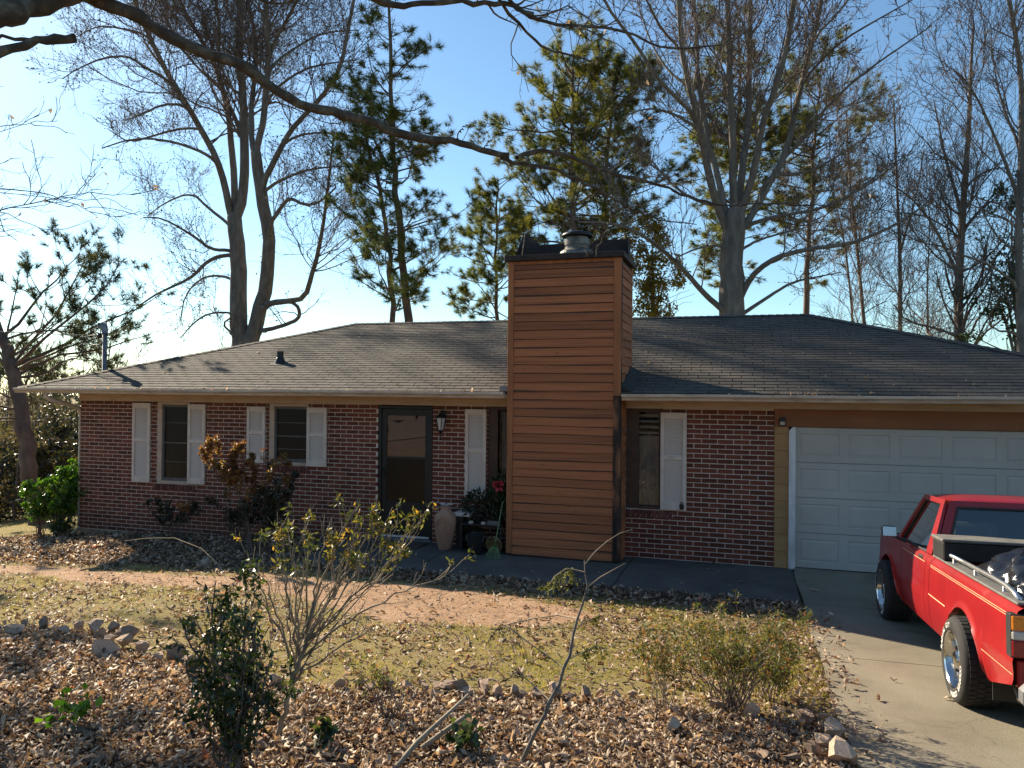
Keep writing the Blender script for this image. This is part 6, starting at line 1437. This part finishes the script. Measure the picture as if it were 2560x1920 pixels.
shrub('azalea_bush', 'leggy azalea with pale bare stems and yellow green leaf tips in the leaf bed', W(0, 0, 0), az, 15, 'azalea_leaf', 1000, .040, .014, 'stem_pale', leafy=(.62, 1.), cluster=8, sub=(5.5, 28, .34), lmax=.34, sub2=True, rmin=.0025, up=.5, droop=0)
# dark evergreen growing through it
x, y = -2.58, -7.86; g = gzf(x, y)
dk = [(.012, .004, [W(0, 0, -.05), W(-.02, 0, .3), W(-.06, .02, .6), W(-.10, .04, .86)]), (.012, .004, [W(.02, 0, -.05), W(.06, .03, .3), W(.10, .05, .55), W(.12, .05, .78)]), (.010, .003, [W(-.02, 0, .1), W(-.12, 0, .38), W(-.22, 0, .62), W(-.32, 0, .76)]), (.010, .003, [W(0, 0, .15), W(-.16, -.02, .42), W(-.32, 0, .56), (x - .46, y, g + .60)]), (.010, .003, [W(.03, 0, 0), W(.14, -.03, .2), W(.22, -.04, .42), W(.26, 0, .62)]), (.010, .003, [W(0, -.05, 0), W(-.06, -.1, .25), W(-.08, -.1, .5)]), (.010, .003, [W(.05, -.02, 0), W(.12, -.1, .22), W(.16, -.1, .42)]), (.010, .003, [W(0, 0, 0), W(-.08, .04, .3), W(-.14, .05, .55), W(-.16, .06, .95)])]
shrub('dark_evergreen', 'dark glossy leafed evergreen crowded against the azalea in the leaf bed', W(0, 0, 0), dk + fan(x + .05, y, 16, .95, .30, 70, .006) + fan(x + .06, y - .04, 16, .42, .26, 71, .005), 16, 'dark_leaf', 1900, .05, .02, leafy=(.0, 1.), cluster=4, sub=(5., 42, .3), lmax=.26, droop=.25)
shrub('straw_shrub', 'dry brown twiggy undergrowth at the foot of the azalea', G0(-2.15, -6.9), fan(-2.15, -6.9, 18, .42, .32, 17, .004), 17, 'olive_leaf', 240, .03, .012, leafy=(.2, 1.), lmax=.15, rmin=.0016)
# wispy nandina thicket near the driveway
for i, (nx, ny, n, h, sp, nl, lab) in enumerate(((-.12, -5.72, 48, .66, .62, 4200, 'wispy green and russet nandina thicket beside the driveway'), (-.52, -5.95, 14, .55, .28, 1100, 'thin russet nandina stems left of the thicket by the driveway'), (.12, -5.35, 16, .42, .34, 2200, 'low feathery green plant behind the nandina thicket'))):
    shrub('nandina_plant', lab, G0(nx, ny), fan(nx, ny, n, h, sp, 30 + i, .0042), 18 + i, 'olive_leaf' if i < 2 else 'azalea_leaf', nl, .040, .0085, 'stem_pale' if i == 1 else 'twig_brown', leafy=(.12, 1.), cluster=3, sub=(6., 48, .3), lmax=.2, rmin=.0016, droop=.1)
# mimosa seedling: long dark stem with drooping feathered leaves
x, y = -1.15, -7.29; g = gzf(x, y)
sd_ = empty('sapling', (x, y, g), 'single dark bent sapling stem with drooping feathery leaves before the chimney', 'sapling')
stem_pts = [(-1.21, -7.3, .28), (-1.189, -7.285, .357), (-1.103, -7.23, .561), (-1.055, -7.185, .658), (-1.042, -7.151, .713), (-.997, -7.107, .796), (-.98, -7.072, .88), (-.954, -7.034, .939), (-.944, -7.002, 1.042), (-.93, -6.967, 1.121), (-.907, -6.931, 1.201), (-.884, -6.894, 1.3), (-.905, -6.87, 1.364), (-.916, -6.844, 1.438)]
b = MB(); b.tube(stem_pts, [.0135, .013, .0115, .011, .0115, .0095, .009, .0095, .008, .0075, .0065, .006, .004, .002], 8); b.build('stem', 'bark_grey', sd_, smooth=True)
def feather(name, pts, n, L, mat, seed):
    rs = np.random.default_rng(seed); b = MB(); b.tube(pts, [.0035] * (len(pts) - 1) + [.0015], 5); st_ = b.build('branch', 'stem_pale', sd_, smooth=True)
    P0, R0 = resample([(.003, .001, pts)], 30); C = Cloud()
    k = np.sort(rs.integers(8, 30, n)); base = P0[0][k]; d = unit(rs.normal(size=(n, 3)) * np.array([.6, .6, .2]) + np.array([-.1, 0, -.9]))
    Q = base[:, None] + d[:, None] * (np.linspace(0, 1, 9)[None, :, None] * L * rs.uniform(.6, 1.1, (n, 1, 1))); C.tubes(Q, np.full((n, 9), .0012), 3)
    c = np.repeat(Q.reshape(-1, 3), 2, 0); dd = unit(rs.normal(size=c.shape) + np.repeat(np.repeat(d, 9, 0), 2, 0) * .3); V, F = blades(c, dd, .016, .007, rs); C.add(V, F, rs.random(len(F)) * .6 + .3)
    C.build('leaflets', mat, sd_, kind='stuff')
b = MB(); b.tube([(-.913, -6.843, 1.411), (-.856, -6.839, 1.486), (-.785, -6.83, 1.552), (-.715, -6.822, 1.6), (-.645, -6.814, 1.628)], [.0035, .0035, .003, .0026, .0018], 5); b.build('branch', 'stem_pale', sd_, smooth=True)
b = MB(); b.tube([(-.886, -6.885, 1.293), (-.811, -6.88, 1.356), (-.74, -6.876, 1.4), (-.67, -6.872, 1.444)], [.0038, .0034, .003, .002], 5); b.build('branch', 'stem_pale', sd_, smooth=True)
feather('leaf', [(-.909, -6.862, 1.37), (-.969, -6.902, 1.391), (-1.007, -6.935, 1.397), (-1.062, -6.972, 1.357), (-1.099, -7.004, 1.291)], 22, .12, 'azalea_leaf', 3)
feather('leaf', [(-.936, -6.941, 1.122), (-1.056, -6.916, 1.121), (-1.2, -6.898, 1.084), (-1.347, -6.88, 1.037), (-1.454, -6.85, .981)], 14, .11, 'shade_leaf', 4)
feather('leaf', [(-.987, -7.039, .867), (-1.093, -7.014, .917), (-1.217, -6.996, .977), (-1.319, -6.971, 1.03), (-1.44, -6.952, 1.076)], 6, .08, 'shade_leaf', 5)
feather('leaf', [(-1.049, -7.14, .721), (-1.149, -7.102, .776), (-1.243, -7.062, .819), (-1.39, -7.039, .892)], 5, .07, 'shade_leaf', 6)
feather('leaf', [(-.931, -6.939, 1.077), (-.876, -6.902, 1.107), (-.812, -6.861, 1.129)], 8, .07, 'azalea_leaf', 7)
feather('leaf', [(-.959, -7.009, .913), (-.896, -6.973, .942), (-.833, -6.936, .972), (-.785, -6.903, .958)], 14, .08, 'azalea_leaf', 8)
# ivy clumps on the litter
for i, (px_, py_, s_, lab) in enumerate(((-3.79, -7.72, .17, 'ivy clump on the leaf litter near the left stones'), (-1.52, -7.22, .14, 'small ivy sprig on the leaf litter near the sapling'), (-2.25, -7.45, .12, 'little grey green weed in the litter right of the azalea'))):
    shrub('ivy_clump', lab, G0(px_, py_), fan(px_, py_, 8, s_, s_ * .9, 50 + i, .003), 40 + i, 'holly_leaf' if i == 0 else 'dark_leaf', 60, .055, .05, leafy=(.05, 1.), cluster=2, lmax=.08, cat='plant', group='small weeds in the leaf bed')

# ------------------------------------------------------------------ border stones
def make_stone(seed):
    rs = np.random.default_rng(seed); b = MB(); n, m = 7, 5
    ph = rs.uniform(0, 6.28, 6); pl = unit(rs.normal(size=(7, 3))); dz = rs.uniform(.28, .62, 7)
    v = []
    for j in range(m + 1):
        for i in range(n):
            a = 2 * math.pi * i / n + .2 * j; t = math.pi * (j / m - .5); p = np.array([math.cos(a) * math.cos(t), math.sin(a) * math.cos(t), math.sin(t)])
            p = p + rs.normal(size=3) * .06
            for k in range(7):                      # flat broken faces
                q = p @ pl[k]
                if q > dz[k]: p = p - pl[k] * (q - dz[k])
            v.append(p)
    f = [(j * n + i, j * n + (i + 1) % n, (j + 1) * n + (i + 1) % n, (j + 1) * n + i) for j in range(m) for i in range(n)]
    b.add(v, f); return b.mesh('border_stone', 'stone')
STONES = [make_stone(k) for k in range(9)]
ROCKS = [(-6.0, -6.25, .15), (-6.23, -5.95, .13), (-5.95, -6.0, .15), (-5.69, -6.05, .12), (-5.68, -5.90, .13), (-5.46, -5.93, .15), (-5.35, -5.84, .13), (-5.08, -5.96, .16), (-4.88, -6.20, .18), (-4.81, -6.46, .19), (-5.02, -6.22, .14), (-5.25, -6.08, .12), (-4.62, -6.30, .14), (-4.34, -6.43, .15), (-4.18, -6.42, .14), (-3.95, -6.5, .15), (-3.77, -6.5, .14), (-3.57, -6.56, .16), (-3.35, -6.6, .14), (-3.15, -6.62, .12), (-6.5, -6.05, .14), (-6.8, -6.2, .15),
         (-2.72, -6.5, .09), (-2.62, -6.42, .10), (-2.51, -6.44, .10), (-2.4, -6.40, .10), (-2.30, -6.31, .13), (-2.16, -6.27, .11), (-2.10, -6.22, .09), (-2.02, -6.22, .12), (-1.93, -6.23, .10), (-1.86, -6.24, .09), (-1.76, -6.18, .13), (-1.65, -6.22, .10), (-1.56, -6.15, .10), (-1.49, -6.16, .09), (-1.38, -6.13, .12), (-1.27, -6.10, .14), (-1.17, -6.05, .10), (-1.09, -5.95, .12), (-1.0, -5.86, .10), (-.88, -5.86, .11), (-.78, -5.83, .08), (-1.82, -6.10, .09), (-2.22, -6.18, .08),
         (-.20, -5.75, .12), (.02, -5.8, .14), (.20, -5.68, .12), (.37, -5.76, .15), (.50, -6.0, .15), (.47, -6.22, .15), (.53, -6.42, .17), (.36, -6.36, .13), (.25, -6.48, .11), (.10, -6.52, .10)]
rsS = np.random.default_rng(8)
for (sx, sy, s_) in ROCKS:
    o = bpy.data.objects.new('border_stone', STONES[rsS.integers(0, 9)]); k = s_ * rsS.uniform(.5, .68); h_ = k * rsS.uniform(.6, 1.0)
    o.scale = (k * rsS.uniform(.9, 1.25), k * rsS.uniform(.75, 1.), h_); o.rotation_euler = (rsS.normal() * .3, rsS.normal() * .3, rsS.uniform(0, 6.28))
    put(o, None, (sx, sy, gzf(sx, sy) + h_ * .5 + .02)); tag(o, 'flat rough field stone in the curved edging left of the dark evergreen' if sx < -2.9 else 'small reddish angular stone in the row between lawn and leaf bed by the sapling' if sx < -.6 else 'weathered stone at the corner of the leaf bed beside the driveway', 'stone', 'stones edging the leaf bed left of the evergreen' if sx < -2.9 else 'stones edging the leaf bed by the sapling' if sx < -.6 else 'stones at the driveway corner')
for (sx, sy, s_) in ((-6.55, -2.42, .13), (-6.40, -2.36, .15), (-7.25, -2.30, .20), (-6.05, -2.25, .12), (-5.75, -2.30, .14), (-8.9, -1.9, .10)):
    o = bpy.data.objects.new('bed_stone', STONES[rsS.integers(0, 9)]); k = s_ * .55; o.scale = (k * 1.2, k, k * .75); o.rotation_euler = (rsS.normal() * .2, rsS.normal() * .2, rsS.uniform(0, 6.28))
    put(o, None, (sx, sy, gzf(sx, sy) + k * .4)); tag(o, 'dusky stone lying in the shaded leaves before the brick wall', 'stone', 'stones in the shaded leaves by the wall')
ps = make_stone(99); ps.materials.clear(); ps.materials.append(MATS['pale_stone']); o = bpy.data.objects.new('pale_boulder', ps); o.scale = (.105, .085, .075); o.rotation_euler = (.2, .1, 1); put(o, None, (-.43, -6.36, gzf(-.43, -6.36) + .045)); tag(o, 'pale squarish stone lying alone in the litter before the nandina', 'stone')

# ------------------------------------------------------------------ fallen leaves and grass: nobody could count them
def litter(name, n, box, dens, size, seed, zoff=.0, tilt=.45, mat='litter', stack=.02, zfun=None):
    rs = np.random.default_rng(seed); x = rs.uniform(box[0], box[1], n); y = rs.uniform(box[2], box[3], n); keep = rs.random(n) < dens(x, y); x, y = x[keep], y[keep]; n = len(x)
    z = (gz(x, y) if zfun is None else zfun(x, y)) + zoff + rs.random(n) ** 2 * stack
    u, v = np.meshgrid([-1, -.1, 1.], [-1, 0, 1.], indexing='ij'); u = u.ravel()[None]; v = v.ravel()[None]
    L = (size * np.clip(np.exp(rs.normal(size=n) * .33), .4, 1.7))[:, None]; Wd = L * rs.uniform(.26, .62, (n, 1)); curl = rs.uniform(.1, 1.1, (n, 1)); bend = rs.normal(size=(n, 1)) * .25
    lx = L * u * .5; ly = Wd * v * .5 * (1 - .93 * u * u) + Wd * .1 * rs.normal(size=(n, 9)); lz = curl * Wd * .5 * v * v + bend * L * u * u + .06 * L * rs.normal(size=(n, 9))
    # random orientation: spin, then tip over
    a = rs.uniform(0, 2 * np.pi, (n, 1)); tx = rs.normal(size=(n, 1)) * tilt; ty = rs.normal(size=(n, 1)) * tilt; fl = np.where(rs.random((n, 1)) < .5, 1, -1); lz = lz * fl
    y1 = ly * np.cos(tx) - lz * np.sin(tx); z1 = ly * np.sin(tx) + lz * np.cos(tx); x1 = lx * np.cos(ty) + z1 * np.sin(ty); z2 = -lx * np.sin(ty) + z1 * np.cos(ty)
    X = x1 * np.cos(a) - y1 * np.sin(a); Y = x1 * np.sin(a) + y1 * np.cos(a); Z = z2 - z2.min(1, keepdims=True)
    V = np.stack([X + x[:, None], Y + y[:, None], Z + z[:, None]], -1).reshape(-1, 3)
    q = np.array([(0, 3, 4, 1), (1, 4, 5, 2), (3, 6, 7, 4), (4, 7, 8, 5)]); F = (np.arange(n)[:, None, None] * 9 + q[None]).reshape(-1, 4)
    return np_obj(name, V, F, np.repeat(rs.beta(1.6, 1.5, n) * .985 + np.where(rs.random(n) < .012, .99 - 0, 0) * 0, 4), mat, kind='stuff')
def onslab(x, y): return ((x > DRIVE_X) | ((x > -6.2) & (y > -1.86)))
def d_bed(x, y): return m_bed(x, y) * ~onslab(x, y)
litter('leaf_litter', 16000, (-7.0, .7, -8.8, -5.7), d_bed, .022, 11, tilt=.4, stack=.04)
litter('leaf_litter', 38000, (-7.2, .75, -8.8, -5.6), d_bed, .045, 1, tilt=.34, stack=.018)
litter('leaf_litter', 36000, (-14.5, .62, -2.75, -.02), lambda x, y: m_wall(x, y) * ~onslab(x, y) * np.where(x > -5.9, .75, .9), .056, 2, tilt=.34, stack=.016)
litter('leaf_litter', 46000, (-13, .66, -6.6, -2.3), lambda x, y: (1 - m_bed(x, y)) * (1 - m_wall(x, y)) * ~onslab(x, y) * np.where(m_dirt(x, y) > .5, .10, .50 + .3 * smooth(-2.5, .5, x)) * (.35 + .65 * smooth(-.5, .5, wob(x, y,   .7, 4))), .046, 3, tilt=.25, stack=.008)
litter('leaf_litter', 900, (.3, 1.0, -7.2, -2.2), lambda x, y: smooth(.95, .60, x) * .8, .045, 4, tilt=.3, zfun=lambda x, y: gz(x, y) + .02)
litter('drive_leaves', 60, (.7, 5.5, -8, -.2), lambda x, y: np.ones_like(x) * .8, .06, 5, tilt=.12, zfun=lambda x, y: gz(x, y) + .014, stack=0)
litter('patio_leaves', 70, (-6, .5, -1.8, -.1), lambda x, y: np.ones_like(x) * .6, .055, 6, tilt=.12, zfun=lambda x, y: np.zeros_like(x) + .002, stack=0)
# debris on the roof and in the gutters
def roofz(x, y): return RZ0 + SL * (y + .5) + .014
litter('roof_debris', 330, (-10.5, 4.5, -.4, 3.6), lambda x, y: ((x > RX0 + y + 1) & (x < RX1 - y - 1) & ~((x > CX0 - .1) & (x < CX1 + .05) & (y < CY1 + .1))).astype(float), .030, 7, tilt=.2, zfun=roofz, stack=0)
litter('gutter_leaves', 520, (-12.7, 5.4, -.575, -.49), lambda x, y: (.35 + .5 * smooth(-.2, .6, wob(x * .7, x * .2, 1, 3))) * ((x < -3.6) | (x > -1.0)), .055, 8, tilt=.6, zfun=lambda x, y: np.full_like(x, 2.372), stack=.012)
def grass():
    rs = np.random.default_rng(21); n = 190000; x = rs.uniform(-13.5, .62, n); y = rs.uniform(-6.6, -2.2, n)
    tuft = smooth(-.35, .55, wob(x, y, 1.1, 5)) * (.35 + .65 * smooth(-4.5, -.5, x)); k = rs.random(n) < np.clip(m_grass(x, y), 0, 1) * tuft * ~onslab(x, y); x, y = x[k], y[k]
    # lawn beyond the corner
    n2 = 9000; x2 = rs.uniform(-18, -12.2, n2); y2 = rs.uniform(-2.5, 3.5, n2); x = np.concatenate([x, x2]); y = np.concatenate([y, y2])
    x3 = rs.normal(.10, .28, 2600); y3 = rs.normal(-4.75, .32, 2600); kk = x3 < .58; x = np.concatenate([x, x3[kk]]); y = np.concatenate([y, y3[kk]])
    n = len(x); h = rs.uniform(.015, .05, n); h[-int(kk.sum()):] *= 1.9; d = unit(np.stack([rs.normal(size=n) * .6, rs.normal(size=n) * .6, np.ones(n)], 1)); c = np.stack([x, y, gz(x, y) - .004], 1)
    s = unit(np.cross(d, rs.normal(size=(n, 3)))) * .0036; V = np.stack([c - s, c + s, c + d * h[:, None]], 1).reshape(-1, 3)
    np_obj('grass', V, np.arange(n * 3).reshape(n, 3), rs.random(n), 'grass_blade', kind='stuff')
    # crumbs of soil and grit on the bare clay
    n = 5200; x = rs.uniform(-12, -1.5, n); y = rs.uniform(-4.6, -2.3, n); k = rs.random(n) < m_dirt(x, y) * .8; x, y = x[k], y[k]; n = len(x); r = .004 + .009 * rs.random(n) ** 3
    c = np.stack([x, y, gz(x, y) + r * .3], 1); o = np.array([(1, 0, 0), (-.5, .87, 0), (-.5, -.87, 0), (0, 0, .9)]); V = (c[:, None] + o[None] * r[:, None, None] * rs.uniform(.7, 1.3, (n, 4, 1))).reshape(-1, 3); q = np.array([(0, 1, 3), (1, 2, 3), (2, 0, 3)])
    np_obj('clay_crumbs', V, (np.arange(n)[:, None, None] * 4 + q[None]).reshape(-1, 3), rs.random(3 * n), 'stone', kind='stuff')
    # fallen twigs
    n = 420; x = rs.uniform(-8, .5, n); y = rs.uniform(-9, -2.2, n); a = rs.uniform(0, 6.28, n); L = rs.uniform(.06, .32, n); P = np.zeros((n, 5, 3))
    for j in range(5):
        t = j / 4 - .5; xx = x + np.cos(a) * L * t + rs.normal(size=n) * .006; yy = y + np.sin(a) * L * t + rs.normal(size=n) * .006; P[:, j] = np.stack([xx, yy, gz(xx, yy) + .018 + .02 * rs.random(n)], 1)
    V, F = tubes(P, np.full((n, 5), .0028), 4); np_obj('fallen_twigs', V, F, np.zeros(len(F)), 'stem_pale', kind='stuff')
grass()
# two broken branches lying in the bed
for i, (pts, lab) in enumerate((([(-1.78, -7.55, .42), (-1.72, -7.40, .50), (-1.66, -7.2, .55), (-1.58, -6.98, .62)], 'short broken branch propped up in the litter left of the sapling'), ([(-1.74, -7.3, .42), (-1.66, -7.18, .47), (-1.56, -7.05, .53)], 'thin broken stick crossing the short branch in the litter'))):
    b = MB(); b.tube([(p[0], p[1], p[2]) for p in pts], [.016, .014, .012, .008][:len(pts)], 8); tag(b.build('broken_branch', 'stem_pale', None, smooth=True), lab, 'branch')
